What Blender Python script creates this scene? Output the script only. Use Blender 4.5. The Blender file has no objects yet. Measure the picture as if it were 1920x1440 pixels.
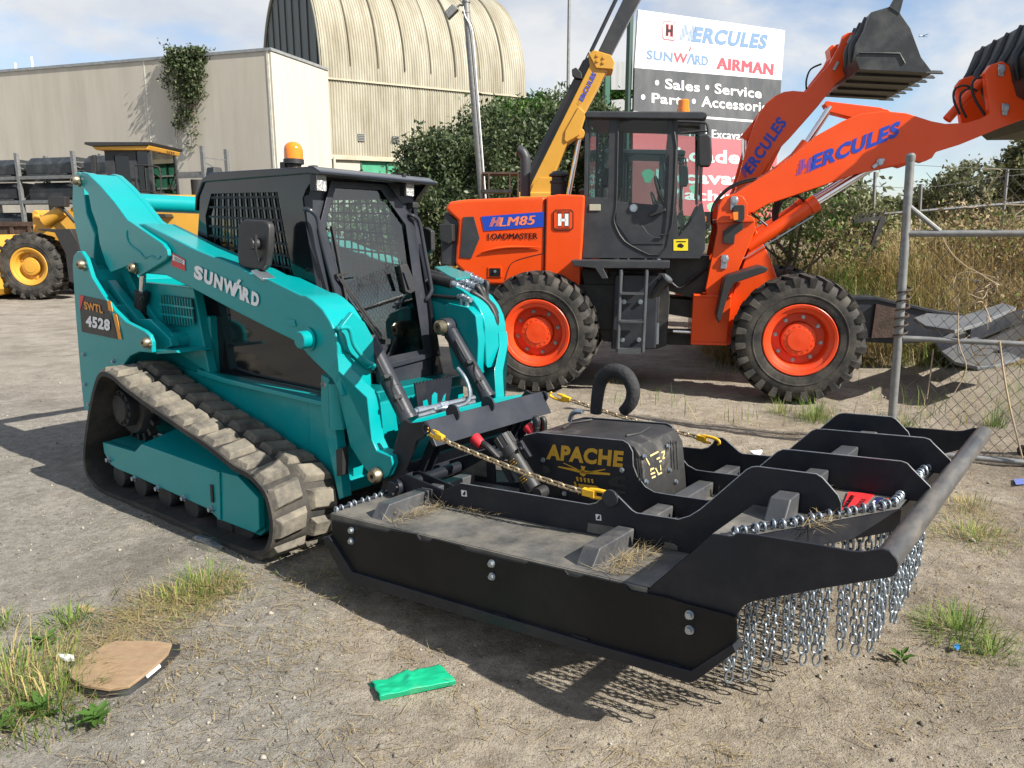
import bpy, bmesh, math, random
import numpy as np
from mathutils import Matrix, Vector
random.seed(7); rng = np.random.default_rng(11)
SC = bpy.context.scene
COL = SC.collection
PI = math.pi
# ------------------------------------------------------------------ camera, sky, sun
FPX, PITCH, CAMH = 1430.0, math.atan(298/1430.0), 1.7     # focal length for a 1920 px wide frame
cd = bpy.data.cameras.new("camera"); cam = bpy.data.objects.new("camera", cd); COL.objects.link(cam)
cd.sensor_width = 36; cd.lens = FPX/1920*36; cd.clip_start = .05; cd.clip_end = 3000
cam.location = (0, 0, CAMH); cam.rotation_euler = (PI/2-PITCH, 0, 0); SC.camera = cam
SUN_AZ, SUN_EL = math.atan2(-.63, 1.056), math.radians(39.0)
sd = bpy.data.lights.new("sun", 'SUN'); sd.energy = 5.0; sd.angle = math.radians(.53); sd.color = (1, .95, .86)
sun = bpy.data.objects.new("sun", sd); COL.objects.link(sun)
sdir = Vector((math.cos(SUN_EL)*math.cos(SUN_AZ), math.cos(SUN_EL)*math.sin(SUN_AZ), math.sin(SUN_EL)))
sun.rotation_euler = sdir.to_track_quat('Z', 'Y').to_euler(); sun.location = sdir*30
wd = bpy.data.worlds.new("World"); SC.world = wd; wd.use_nodes = True
def world():
    nt = wd.node_tree; N = nt.nodes; Lk = nt.links
    N.clear()
    out = N.new('ShaderNodeOutputWorld')
    sky = N.new('ShaderNodeTexSky'); sky.sky_type = 'NISHITA'; sky.sun_disc = False
    sky.sun_elevation = SUN_EL; sky.sun_rotation = math.atan2(sdir.x, sdir.y); sky.dust_density = .25; sky.ozone_density = 3.5
    bg = N.new('ShaderNodeBackground'); bg.inputs[1].default_value = .088
    Lk.new(sky.outputs[0], bg.inputs[0])
    tc = N.new('ShaderNodeTexCoord'); sep = N.new('ShaderNodeSeparateXYZ'); Lk.new(tc.outputs['Generated'], sep.inputs[0])
    mx = N.new('ShaderNodeMath'); mx.operation = 'MAXIMUM'; Lk.new(sep.outputs[2], mx.inputs[0]); mx.inputs[1].default_value = .0
    ad = N.new('ShaderNodeMath'); ad.operation = 'ADD'; Lk.new(mx.outputs[0], ad.inputs[0]); ad.inputs[1].default_value = .5
    dv = N.new('ShaderNodeVectorMath'); dv.operation = 'DIVIDE'; Lk.new(tc.outputs['Generated'], dv.inputs[0])
    cb = N.new('ShaderNodeCombineXYZ'); [Lk.new(ad.outputs[0], cb.inputs[i]) for i in range(3)]; Lk.new(cb.outputs[0], dv.inputs[1])
    mp = N.new('ShaderNodeMapping'); Lk.new(dv.outputs[0], mp.inputs[0]); mp.inputs['Location'].default_value = (.3, -.4, 0)
    n1 = N.new('ShaderNodeTexNoise'); n1.inputs['Scale'].default_value = 1.9; n1.inputs['Detail'].default_value = 9; n1.inputs['Roughness'].default_value = .58; n1.inputs['Distortion'].default_value = .25
    Lk.new(mp.outputs[0], n1.inputs['Vector'])
    cr = N.new('ShaderNodeValToRGB'); cr.color_ramp.elements[0].position = .40; cr.color_ramp.elements[1].position = .56
    Lk.new(n1.outputs[0], cr.inputs[0])
    n2 = N.new('ShaderNodeTexNoise'); n2.inputs['Scale'].default_value = 3.6; n2.inputs['Detail'].default_value = 6
    Lk.new(mp.outputs[0], n2.inputs['Vector'])
    c2 = N.new('ShaderNodeValToRGB'); c2.color_ramp.elements[0].position = .30; c2.color_ramp.elements[0].color = (.60, .68, .82, 1)
    c2.color_ramp.elements[1].position = .56; c2.color_ramp.elements[1].color = (1.0, 1.0, 1.0, 1)
    Lk.new(n2.outputs[0], c2.inputs[0])
    bc = N.new('ShaderNodeBackground'); bc.inputs[1].default_value = .47; Lk.new(c2.outputs[0], bc.inputs[0])
    ml = N.new('ShaderNodeMath'); ml.operation = 'MULTIPLY'; Lk.new(cr.outputs[0], ml.inputs[0]); ml.inputs[1].default_value = .93
    mix = N.new('ShaderNodeMixShader'); Lk.new(ml.outputs[0], mix.inputs[0]); Lk.new(bg.outputs[0], mix.inputs[1]); Lk.new(bc.outputs[0], mix.inputs[2])
    Lk.new(mix.outputs[0], out.inputs[0])
world()
SC.view_settings.view_transform = 'Standard'; SC.view_settings.look = 'None'; SC.view_settings.exposure = 0.90; SC.view_settings.gamma = 1
SC.cycles.max_bounces = 8; SC.cycles.transparent_max_bounces = 16; SC.cycles.use_denoising = True
SC.cycles.caustics_reflective = False; SC.cycles.caustics_refractive = False
# ------------------------------------------------------------------ geometry of the photograph's rays
_c, _s = math.cos(PITCH), math.sin(PITCH); CAMP = np.array([0, 0, CAMH])
def ray(u, v): return np.array([(u-960)/FPX, _c-(v-720)/FPX*_s, -_s-(v-720)/FPX*_c])
def G(u, v, z=0.0):
    d = ray(u, v); return CAMP+(z-CAMH)/d[2]*d
class Frame:
    def __init__(s, O, az, rho=0.0):
        s.O = np.array(O, float); az = math.radians(az); r = math.radians(rho)
        s.X = np.array([math.cos(az), math.sin(az), 0]); yh = np.array([-math.sin(az), math.cos(az), 0])
        s.Y = yh*math.cos(r)-np.array([0, 0, math.sin(r)]); s.Z = np.cross(s.X, s.Y)
    def W(s, x, y, z): return s.O+x*s.X+y*s.Y+z*s.Z
    def loc(s, p): d = np.array(p)-s.O; return np.array([d@s.X, d@s.Y, d@s.Z])
    def _pl(s, u, v, n, k):
        d = ray(u, v); p0 = s.O+k*n; return s.loc(CAMP+np.dot(p0-CAMP, n)/np.dot(d, n)*d)
    def bp(s, u, v, y): return s._pl(u, v, s.Y, y)
    def bx(s, u, v, x): return s._pl(u, v, s.X, x)
    def bn(s, u, v, n, d):                          # on the plane n.p = d of this frame
        r = ray(u, v); r = np.array([r@s.X, r@s.Y, r@s.Z]); o = s.loc(CAMP); n = np.array(n, float); return o+(d-n@o)/(n@r)*r
    def bz(s, u, v, z): return s._pl(u, v, s.Z, z)
    def P(s, y, px): return [tuple(s.bp(u, v, y)[[0, 2]]) for u, v in px]       # profile in the x,z plane at depth y
    def mat(s):
        m = Matrix.Identity(4)
        for i in range(3): m[i][0], m[i][1], m[i][2], m[i][3] = s.X[i], s.Y[i], s.Z[i], s.O[i]
        return m
# ------------------------------------------------------------------ mesh helper
def _n(v): v = np.array(v, float); return v/np.linalg.norm(v)
def _basis(a):
    a = _n(a); t = np.array([0, 0, 1.0]) if abs(a[2]) < .9 else np.array([1.0, 0, 0])
    b = _n(np.cross(a, t)); return b, np.cross(a, b)
OFFS = {}
def offset(p):
    while p is not None and p.parent is not None: p = p.parent
    return OFFS.get(p.name) if p is not None else None
class MB:
    def __init__(s): s.v = []; s.f = []
    def add(s, vs, fs):
        o = len(s.v); s.v += [tuple(map(float, p)) for p in vs]; s.f += [tuple(i+o for i in f) for f in fs]; return s
    def box(s, x0, x1, y0, y1, z0, z1):
        return s.add([(x, y, z) for x in (x0, x1) for y in (y0, y1) for z in (z0, z1)], [(0, 1, 3, 2), (4, 6, 7, 5), (0, 4, 5, 1), (2, 3, 7, 6), (0, 2, 6, 4), (1, 5, 7, 3)])
    def obox(s, c, a, b, n, la, lb, ln, taper=1.0):
        c = np.array(c, float); a, b, n = _n(a), _n(b), _n(n); vs = []
        for k, sc in ((-1, 1), (1, taper)):
            for i, j in ((-1, -1), (1, -1), (1, 1), (-1, 1)): vs.append(c+a*la/2*i*sc+b*lb/2*j*sc+n*ln/2*k)
        return s.add(vs, [(0, 3, 2, 1), (4, 5, 6, 7), (0, 1, 5, 4), (1, 2, 6, 5), (2, 3, 7, 6), (3, 0, 4, 7)])
    def bar(s, p0, p1, w, h, up=(0, 0, 1)):
        p0, p1 = np.array(p0, float), np.array(p1, float); a = _n(p1-p0); b = np.cross(a, np.array(up, float))
        b = _n(b) if np.linalg.norm(b) > 1e-4 else _basis(a)[0]; n = np.cross(b, a)
        return s.obox((p0+p1)/2, a, b, n, np.linalg.norm(p1-p0), w, h)
    def prism(s, poly, y0, y1):
        n = len(poly); vs = [(x, y0, z) for x, z in poly]+[(x, y1, z) for x, z in poly]
        return s.add(vs, [tuple(range(n)), tuple(range(2*n-1, n-1, -1))]+[(i, i+n, (i+1) % n+n, (i+1) % n) for i in range(n)])
    def plate(s, pts, th, both=False):
        p = [np.array(q, float) for q in pts]; n = np.zeros(3)
        for i in range(len(p)): n += np.cross(p[i], p[(i+1) % len(p)])
        n = _n(n)*th; k = len(p); lo = [q-n/2 for q in p] if both else p; hi = [q+n/2 for q in p] if both else [q+n for q in p]
        return s.add(lo+hi, [tuple(range(k-1, -1, -1)), tuple(range(k, 2*k))]+[(i, (i+1) % k, (i+1) % k+k, i+k) for i in range(k)])
    def tube(s, pts, r, n=8, closed=False):
        P = [np.array(p, float) for p in pts]; k = len(P); rs = list(r) if hasattr(r, '__len__') else [r]*k
        if not closed and 4 <= k <= 14 and max(rs) < .06:                 # bend hoses and rails smoothly
            Q, R = [], []
            for i in range(k-1):
                p0, p1, p2, p3 = P[max(i-1, 0)], P[i], P[i+1], P[min(i+2, k-1)]
                for t in (0, .25, .5, .75): Q.append(.5*(2*p1+(p2-p0)*t+(2*p0-5*p1+4*p2-p3)*t*t+(3*p1-p0-3*p2+p3)*t**3)); R.append(rs[i]*(1-t)+rs[i+1]*t)
            P, rs = Q+[P[-1]], R+[rs[-1]]; k = len(P)
        T = []
        for i in range(k):
            a = P[(i-1) % k] if (closed or i > 0) else P[i]; b = P[(i+1) % k] if (closed or i < k-1) else P[i]; T.append(_n(b-a))
        u, _ = _basis(T[0]); vs = []; fs = []
        for i in range(k):
            u = u-T[i]*np.dot(u, T[i]); u = _n(u); w = np.cross(T[i], u)
            for j in range(n):
                t = 2*PI*j/n; vs.append(P[i]+rs[i]*(math.cos(t)*u+math.sin(t)*w))
        for i in range(k if closed else k-1):
            for j in range(n):
                a = i*n+j; b = i*n+(j+1) % n; c = ((i+1) % k)*n+(j+1) % n; d = ((i+1) % k)*n+j; fs.append((a, b, c, d))
        if not closed: fs += [tuple(range(n-1, -1, -1)), tuple(range((k-1)*n, k*n))]
        return s.add(vs, fs)
    def cyl(s, p0, p1, r, n=20, r1=None): return s.tube([p0, p1], [r, r if r1 is None else r1], n)
    def lathe(s, prof, o, ax, n=28, caps=True):
        o = np.array(o, float); a = _n(ax); b, c = _basis(a); vs = []; fs = []; k = len(prof)
        for r, h in prof:
            for j in range(n):
                t = 2*PI*j/n; vs.append(o+a*h+r*(math.cos(t)*b+math.sin(t)*c))
        for i in range(k-1):
            for j in range(n): fs.append((i*n+j, i*n+(j+1) % n, (i+1)*n+(j+1) % n, (i+1)*n+j))
        if caps and prof[0][0] > 1e-6: fs.append(tuple(range(n-1, -1, -1)))
        if caps and prof[-1][0] > 1e-6: fs.append(tuple(range((k-1)*n, k*n)))
        return s.add(vs, fs)
    def bolt(s, p, ax, r=.012, h=.01):
        p = np.array(p, float); a = _n(ax); s.cyl(p, p+a*h*.35, r*1.35, 12); return s.cyl(p+a*h*.35, p+a*h, r, 6)
    def build(s, name, m, parent=None, bevel=0.0, smooth=35, label=None, seg=2):
        off = offset(parent)
        if off is not None: s.v = [(x-off[0], y-off[1], z-off[2]) for x, y, z in s.v]
        me = bpy.data.meshes.new(name); me.from_pydata(s.v, [], s.f); me.validate()
        bm = bmesh.new(); bm.from_mesh(me); bmesh.ops.recalc_face_normals(bm, faces=bm.faces); bm.to_mesh(me); bm.free()
        if smooth: me.shade_smooth(); me.set_sharp_from_angle(angle=math.radians(smooth))
        return link(name, me, m, parent, bevel, label, seg)
def link(name, me, m=None, parent=None, bevel=0.0, label=None, seg=2):
    if m is not None: me.materials.append(m)
    o = bpy.data.objects.new(name, me); COL.objects.link(o)
    if parent is not None: o.parent = parent
    if bevel:
        b = o.modifiers.new('bevel', 'BEVEL'); b.width = bevel; b.segments = seg; b.limit_method = 'ANGLE'; b.angle_limit = math.radians(40); b.harden_normals = True
    if label: o['label'] = label
    return o
def tag(o, label=None, cat=None, group=None, kind=None):
    if label: o['label'] = label
    if cat: o['category'] = cat
    if group: o['group'] = group
    if kind: o['kind'] = kind
    return o
def empty(name, fr, label, cat, group=None, base=None):
    o = bpy.data.objects.new(name, None); COL.objects.link(o); o.empty_display_size = .3
    if isinstance(fr, Frame):
        m = fr.mat()
        if base is not None:                       # stand the empty at the thing's own base
            OFFS[o.name] = base; w = fr.W(*base); m[0][3], m[1][3], m[2][3] = w
        o.matrix_world = m
    else: o.location = fr
    return tag(o, label, cat, group)
def copy_part(o, parent, loc=None, rot=None, scale=None):
    c = o.copy(); COL.objects.link(c); c.parent = parent
    if loc is not None: c.location = loc
    if rot is not None: c.rotation_euler = rot
    if scale is not None: c.scale = scale
    return c
def mesh_np(name, V, F, m, parent=None, smooth=False, mat_idx=None, mats=None):
    V = np.asarray(V, np.float32); F = np.asarray(F, np.int32); me = bpy.data.meshes.new(name); k = F.shape[1]
    me.vertices.add(len(V)); me.vertices.foreach_set('co', V.ravel()); me.loops.add(F.size); me.loops.foreach_set('vertex_index', F.ravel())
    me.polygons.add(len(F)); me.polygons.foreach_set('loop_start', np.arange(0, F.size, k, dtype=np.int32))
    me.update(calc_edges=True); me.validate()
    for q in (mats or [m]): me.materials.append(q)
    if mat_idx is not None: me.polygons.foreach_set('material_index', np.asarray(mat_idx, np.int32))
    if smooth: me.shade_smooth()
    return link(name, me, None, parent)
# ------------------------------------------------------------------ lettering (built-in typeface turned to mesh)
_fc = {}
def text_mesh(s, weight):
    if (s, weight) in _fc: return _fc[(s, weight)]
    cu = bpy.data.curves.new('lettering', 'FONT'); cu.body = s; cu.offset = weight; cu.space_character = 1+weight*2.2 if weight else 1.08; cu.resolution_u = 3
    o = bpy.data.objects.new('lettering', cu); me = bpy.data.meshes.new_from_object(o)
    V = [tuple(v.co) for v in me.vertices]; F = [tuple(p.vertices) for p in me.polygons]
    bpy.data.objects.remove(o); bpy.data.curves.remove(cu); bpy.data.meshes.remove(me); _fc[(s, weight)] = (V, F); return V, F
def lettering(s, bl, br, tl, m, parent, weight=.03, name='lettering', mb=None):
    heavy = weight if ('M' in s and weight > 0) else 0; V, F = text_mesh(s, 0.0 if heavy else weight); A = np.array(V); x0, x1 = A[:, 0].min(), A[:, 0].max(); y0, y1 = A[:, 1].min(), A[:, 1].max()
    bl, br, tl = map(lambda q: np.array(q, float), (bl, br, tl))
    if heavy:
        d = heavy*.45; w_ = x1-x0+2*d; nn = np.cross(br-bl, tl-bl); nn = nn/np.linalg.norm(nn)*.0004; vs = []; fs = []; x0 -= d
        for i, s_ in enumerate((-1, -.5, 0, .5, 1)):
            fs += [tuple(q+len(vs) for q in f) for f in F]; vs += [bl+(br-bl)*(x+s_*d-x0)/w_+(tl-bl)*(y-y0)/(y1-y0)+nn*(i-2) for x, y, _ in V]
        F = fs
    else: vs = [bl+(br-bl)*(x-x0)/(x1-x0)+(tl-bl)*(y-y0)/(y1-y0) for x, y, _ in V]
    if mb is not None: mb.add(vs, F); return
    b = MB(); b.add(vs, F); return b.build(name, m, parent, smooth=0)
# ------------------------------------------------------------------ materials
def mat(name, col, rough=.5, metal=0.0, var=.0, scale=6.0, bump=.0, bscale=40.0, coat=0.0, dirt=None, dscale=3.0, damt=.5, dlo=.45, dhi=.7, spec=None, stretch=None, updirt=0.0):
    m = bpy.data.materials.new(name); m.use_nodes = True; nt = m.node_tree; N = nt.nodes; Lk = nt.links; b = N['Principled BSDF']
    b.inputs['Base Color'].default_value = (*col, 1); b.inputs['Roughness'].default_value = rough; b.inputs['Metallic'].default_value = metal
    if coat: b.inputs['Coat Weight'].default_value = coat; b.inputs['Coat Roughness'].default_value = .06
    if spec is not None: b.inputs['Specular IOR Level'].default_value = spec
    if var or bump or dirt:
        tc = N.new('ShaderNodeTexCoord'); src = tc.outputs['Object']
        if stretch:
            mp = N.new('ShaderNodeMapping'); mp.inputs['Scale'].default_value = stretch; Lk.new(src, mp.inputs[0]); src = mp.outputs[0]
        last = None
        if var:
            n = N.new('ShaderNodeTexNoise'); n.inputs['Scale'].default_value = scale; n.inputs['Detail'].default_value = 7; n.inputs['Roughness'].default_value = .6; Lk.new(src, n.inputs['Vector'])
            r = N.new('ShaderNodeValToRGB'); r.color_ramp.elements[0].position = .3; r.color_ramp.elements[1].position = .7
            r.color_ramp.elements[0].color = (*[c*(1-var) for c in col], 1); r.color_ramp.elements[1].color = (*[min(1, c*(1+var)) for c in col], 1)
            Lk.new(n.outputs[0], r.inputs[0]); last = r.outputs[0]
        if dirt:
            n = N.new('ShaderNodeTexNoise'); n.inputs['Scale'].default_value = dscale; n.inputs['Detail'].default_value = 9; n.inputs['Roughness'].default_value = .68; Lk.new(src, n.inputs['Vector'])
            r = N.new('ShaderNodeValToRGB'); r.color_ramp.elements[0].position = dlo; r.color_ramp.elements[1].position = dhi
            r.color_ramp.elements[0].color = (0, 0, 0, 1); r.color_ramp.elements[1].color = (damt, damt, damt, 1); Lk.new(n.outputs[0], r.inputs[0]); fac = r.outputs[0]
            if updirt:
                ge = N.new('ShaderNodeNewGeometry'); sp = N.new('ShaderNodeSeparateXYZ'); Lk.new(ge.outputs['Normal'], sp.inputs[0])
                mm = N.new('ShaderNodeMapRange'); mm.inputs[1].default_value = .55; mm.inputs[2].default_value = .95; Lk.new(sp.outputs[2], mm.inputs[0])
                mu = N.new('ShaderNodeMath'); mu.operation = 'MULTIPLY_ADD'; Lk.new(mm.outputs[0], mu.inputs[0]); mu.inputs[1].default_value = updirt; Lk.new(fac, mu.inputs[2]); mu.use_clamp = True; fac = mu.outputs[0]
            x = N.new('ShaderNodeMix'); x.data_type = 'RGBA'; Lk.new(fac, x.inputs[0]); x.inputs[7].default_value = (*dirt, 1)
            if last: Lk.new(last, x.inputs[6])
            else: x.inputs[6].default_value = (*col, 1)
            last = x.outputs[2]
            rr = N.new('ShaderNodeMapRange'); rr.inputs[3].default_value = rough; rr.inputs[4].default_value = min(1, rough+.35); Lk.new(fac, rr.inputs[0]); Lk.new(rr.outputs[0], b.inputs['Roughness'])
        if last: Lk.new(last, b.inputs['Base Color'])
        if bump:
            n = N.new('ShaderNodeTexNoise'); n.inputs['Scale'].default_value = bscale; n.inputs['Detail'].default_value = 6; Lk.new(src, n.inputs['Vector'])
            bp = N.new('ShaderNodeBump'); bp.inputs['Strength'].default_value = bump; bp.inputs['Distance'].default_value = .02; Lk.new(n.outputs[0], bp.inputs['Height']); Lk.new(bp.outputs[0], b.inputs['Normal'])
    return m
def glass(name, tint=(.5, .58, .58), gl=.9, base=.05, k=1.0):
    m = bpy.data.materials.new(name); m.use_nodes = True; nt = m.node_tree; N = nt.nodes; Lk = nt.links; N.clear()
    o = N.new('ShaderNodeOutputMaterial'); t = N.new('ShaderNodeBsdfTransparent'); t.inputs[0].default_value = (*tint, 1)
    g = N.new('ShaderNodeBsdfGlossy'); g.inputs['Roughness'].default_value = .02; g.inputs[0].default_value = (gl, gl, gl, 1)
    fr = N.new('ShaderNodeFresnel'); fr.inputs[0].default_value = 1.55; mp = N.new('ShaderNodeMath'); mp.operation = 'MULTIPLY_ADD'; Lk.new(fr.outputs[0], mp.inputs[0]); mp.inputs[1].default_value = k; mp.inputs[2].default_value = base; ge = N.new('ShaderNodeNewGeometry'); sb = N.new('ShaderNodeMath'); sb.operation = 'SUBTRACT'; sb.inputs[0].default_value = 1; Lk.new(ge.outputs['Backfacing'], sb.inputs[1]); mq = N.new('ShaderNodeMath'); mq.operation = 'MULTIPLY'; Lk.new(mp.outputs[0], mq.inputs[0]); Lk.new(sb.outputs[0], mq.inputs[1]); mp = mq
    x = N.new('ShaderNodeMixShader'); Lk.new(mp.outputs[0], x.inputs[0]); Lk.new(t.outputs[0], x.inputs[1]); Lk.new(g.outputs[0], x.inputs[2]); Lk.new(x.outputs[0], o.inputs[0])
    return m
DUST = (.33, .28, .21)
TEAL = mat('teal_paint', (.0, .275, .285), .3, var=.05, scale=3, coat=.22, spec=.35, dirt=(.12, .25, .23), dscale=4, damt=.08, bump=.015, bscale=60)
CHAR = mat('charcoal_paint', (.026, .029, .038), .34, spec=.4, var=.12, scale=5, dirt=(.2, .18, .15), dscale=5, damt=.07, bump=.02, bscale=90)
BLKG = mat('gloss_black', (.008, .009, .012), .08, coat=.25, spec=.4, dirt=(.2, .17, .13), dscale=2.2, damt=.06)
MOWB = mat('satin_black_steel', (.0125, .0145, .021), .42, spec=.3, var=.15, scale=4, dirt=(.16, .14, .11), dscale=6, damt=.09, bump=.03, bscale=120)
SKIRTB = mat('matt_black_steel', (.008, .008, .0085), .55, spec=.25, var=.2, scale=3, dirt=(.10, .08, .06), dscale=3, damt=.07, bump=.04, bscale=90)
DECK = mat('dusty_black_steel', (.085, .082, .077), .55, var=.35, scale=7, dirt=(.27, .24, .19), dscale=5, damt=.7, dlo=.42, dhi=.75, bump=.06, bscale=60)
TUBEM = mat('dusty_tube_steel', (.06, .062, .067), .42, var=.25, scale=6, dirt=(.25, .22, .18), dscale=7, damt=.5, dlo=.5, dhi=.8, bump=.03)
EDGEM = mat('pale_steel_edge', (.42, .42, .42), .4, .8, var=.3, scale=30)
RUBT = mat('dusty_track_rubber', (.060, .056, .050), .85, var=.3, scale=9, dirt=(.25, .22, .17), dscale=8, damt=.85, dlo=.34, dhi=.66, bump=.25, bscale=35)
RUBD = mat('dark_track_rubber', (.022, .021, .02), .75, var=.3, scale=8, dirt=(.15, .125, .095), dscale=5, damt=.4, bump=.15, bscale=40)
TYRE = mat('tyre_rubber', (.021, .0205, .0205), .68, spec=.3, var=.25, scale=6, dirt=(.17, .15, .12), dscale=5, damt=.55, dlo=.4, dhi=.75, bump=.12, bscale=50)
CHAINM = mat('zinc_chain', (.30, .345, .39), .42, .8, var=.35, scale=60, dirt=(.16, .14, .11), dscale=30, damt=.4)
CHROME = mat('chrome', (.75, .75, .76), .12, 1.0, var=.08, scale=20)
ZINC = mat('zinc_plated', (.40, .45, .50), .36, .85, var=.2, scale=40)
BRASS = mat('plated_bushing', (.27, .235, .165), .4, .85, var=.25, scale=40)
GOLDCH = mat('gold_chain', (.42, .33, .21), .4, .75, var=.3, scale=60, dirt=(.2, .15, .1), dscale=40, damt=.5)
YHOOK = mat('yellow_hook', (.78, .43, .01), .4, var=.15, scale=40, dirt=(.25, .15, .05), dscale=50, damt=.4)
HOSE = mat('hose_rubber', (.016, .016, .017), .5, var=.3, scale=30, bump=.1, bscale=150)
CLOTHB = mat('hose_sleeve', (.02, .02, .022), .8, var=.35, scale=25, bump=.3, bscale=60)
ORNG = mat('orange_paint', (.78, .072, .006), .32, var=.05, scale=3, coat=.15, spec=.35, dirt=(.5, .14, .05), dscale=3, damt=.10, bump=.015, bscale=50)
ORND = mat('orange_rim', (.72, .055, .008), .35, var=.12, scale=5, dirt=(.3, .13, .07), dscale=6, damt=.25)
LGREY = mat('loader_grey', (.034, .037, .043), .45, spec=.35, var=.12, scale=5, dirt=(.2, .18, .15), dscale=4, damt=.12)
DKIRON = mat('dark_chassis', (.012, .013, .015), .55, var=.3, scale=7, dirt=(.15, .13, .1), dscale=5, damt=.25)
YELL = mat('yellow_paint', (.58, .30, .035), .35, var=.1, scale=3, dirt=(.3, .22, .1), dscale=3, damt=.25)
BUCK = mat('bucket_steel', (.022, .026, .03), .45, var=.25, scale=4, dirt=(.18, .17, .15), dscale=4, damt=.22)
AMBER = mat('amber_lens', (.85, .22, .01), .12, coat=.6)
PLASB = mat('black_plastic', (.022, .022, .023), .5, var=.2, scale=20, bump=.03, bscale=200)
WHITE = mat('white_vinyl', (.80, .80, .80), .4)
REDV = mat('red_vinyl', (.62, .03, .035), .4)
BLUEV = mat('blue_vinyl', (.012, .055, .42), .4)
ORV = mat('orange_vinyl', (.78, .29, .015), .4)
BLKV = mat('black_vinyl', (.008, .008, .009), .4)
YELV = mat('yellow_vinyl', (.85, .66, .02), .4)
GREYV = mat('grey_blue_vinyl', (.12, .22, .36), .4)
GLD = glass('tinted_glass', (.80, .92, .88), .9, .095); GLX = glass('smoked_glass', (.10, .12, .12), .9, .03); GLW = glass('clear_tint_glass', (.78, .86, .85), .85, .0, .75)
GLK = glass('dark_glass', (.22, .27, .28), .9)
LENS = mat('lamp_lens', (.33, .33, .32), .15, .3, var=.35, scale=120, bump=.5, bscale=150)
GALV = mat('galvanised_steel', (.22, .225, .225), .5, .5, var=.25, scale=14, dirt=(.22, .17, .12), dscale=9, damt=.35)
SEATM = mat('seat_vinyl', (.025, .024, .024), .6)
RUST = mat('rusty_steel', (.07, .045, .035), .75, .2, var=.5, scale=8, bump=.3)
# ------------------------------------------------------------------ frames of the big things
M = Frame(G(193, 925), -37.8, 1.3)          # teal track loader and its mower: x forward, y to the far side
LD = Frame(G(1020, 737), -11)               # front orange wheel loader
# ------------------------------------------------------------------ ground
def vnoise(x, y, s, seed):
    x = np.asarray(x)/s; y = np.asarray(y)/s; xi = np.floor(x).astype(int); yi = np.floor(y).astype(int); fx = x-xi; fy = y-yi
    def h(a, b):
        t = (a*374761393+b*668265263+seed*982451653) & 0x7fffffff; t = ((t ^ (t >> 13))*1274126177) & 0x7fffffff; return ((t ^ (t >> 16)) & 0xffff)/65535.
    fx = fx*fx*(3-2*fx); fy = fy*fy*(3-2*fy)
    return (h(xi, yi)*(1-fx)+h(xi+1, yi)*fx)*(1-fy)+(h(xi, yi+1)*(1-fx)+h(xi+1, yi+1)*fx)*fy
def gh(x, y):
    w = np.clip((16-np.hypot(x, y))/8, 0, 1)
    return w*((vnoise(x, y, 1.1, 3)-.5)*.036+(vnoise(x, y, .32, 5)-.5)*.018+(vnoise(x, y, .11, 8)-.5)*.011)
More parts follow.
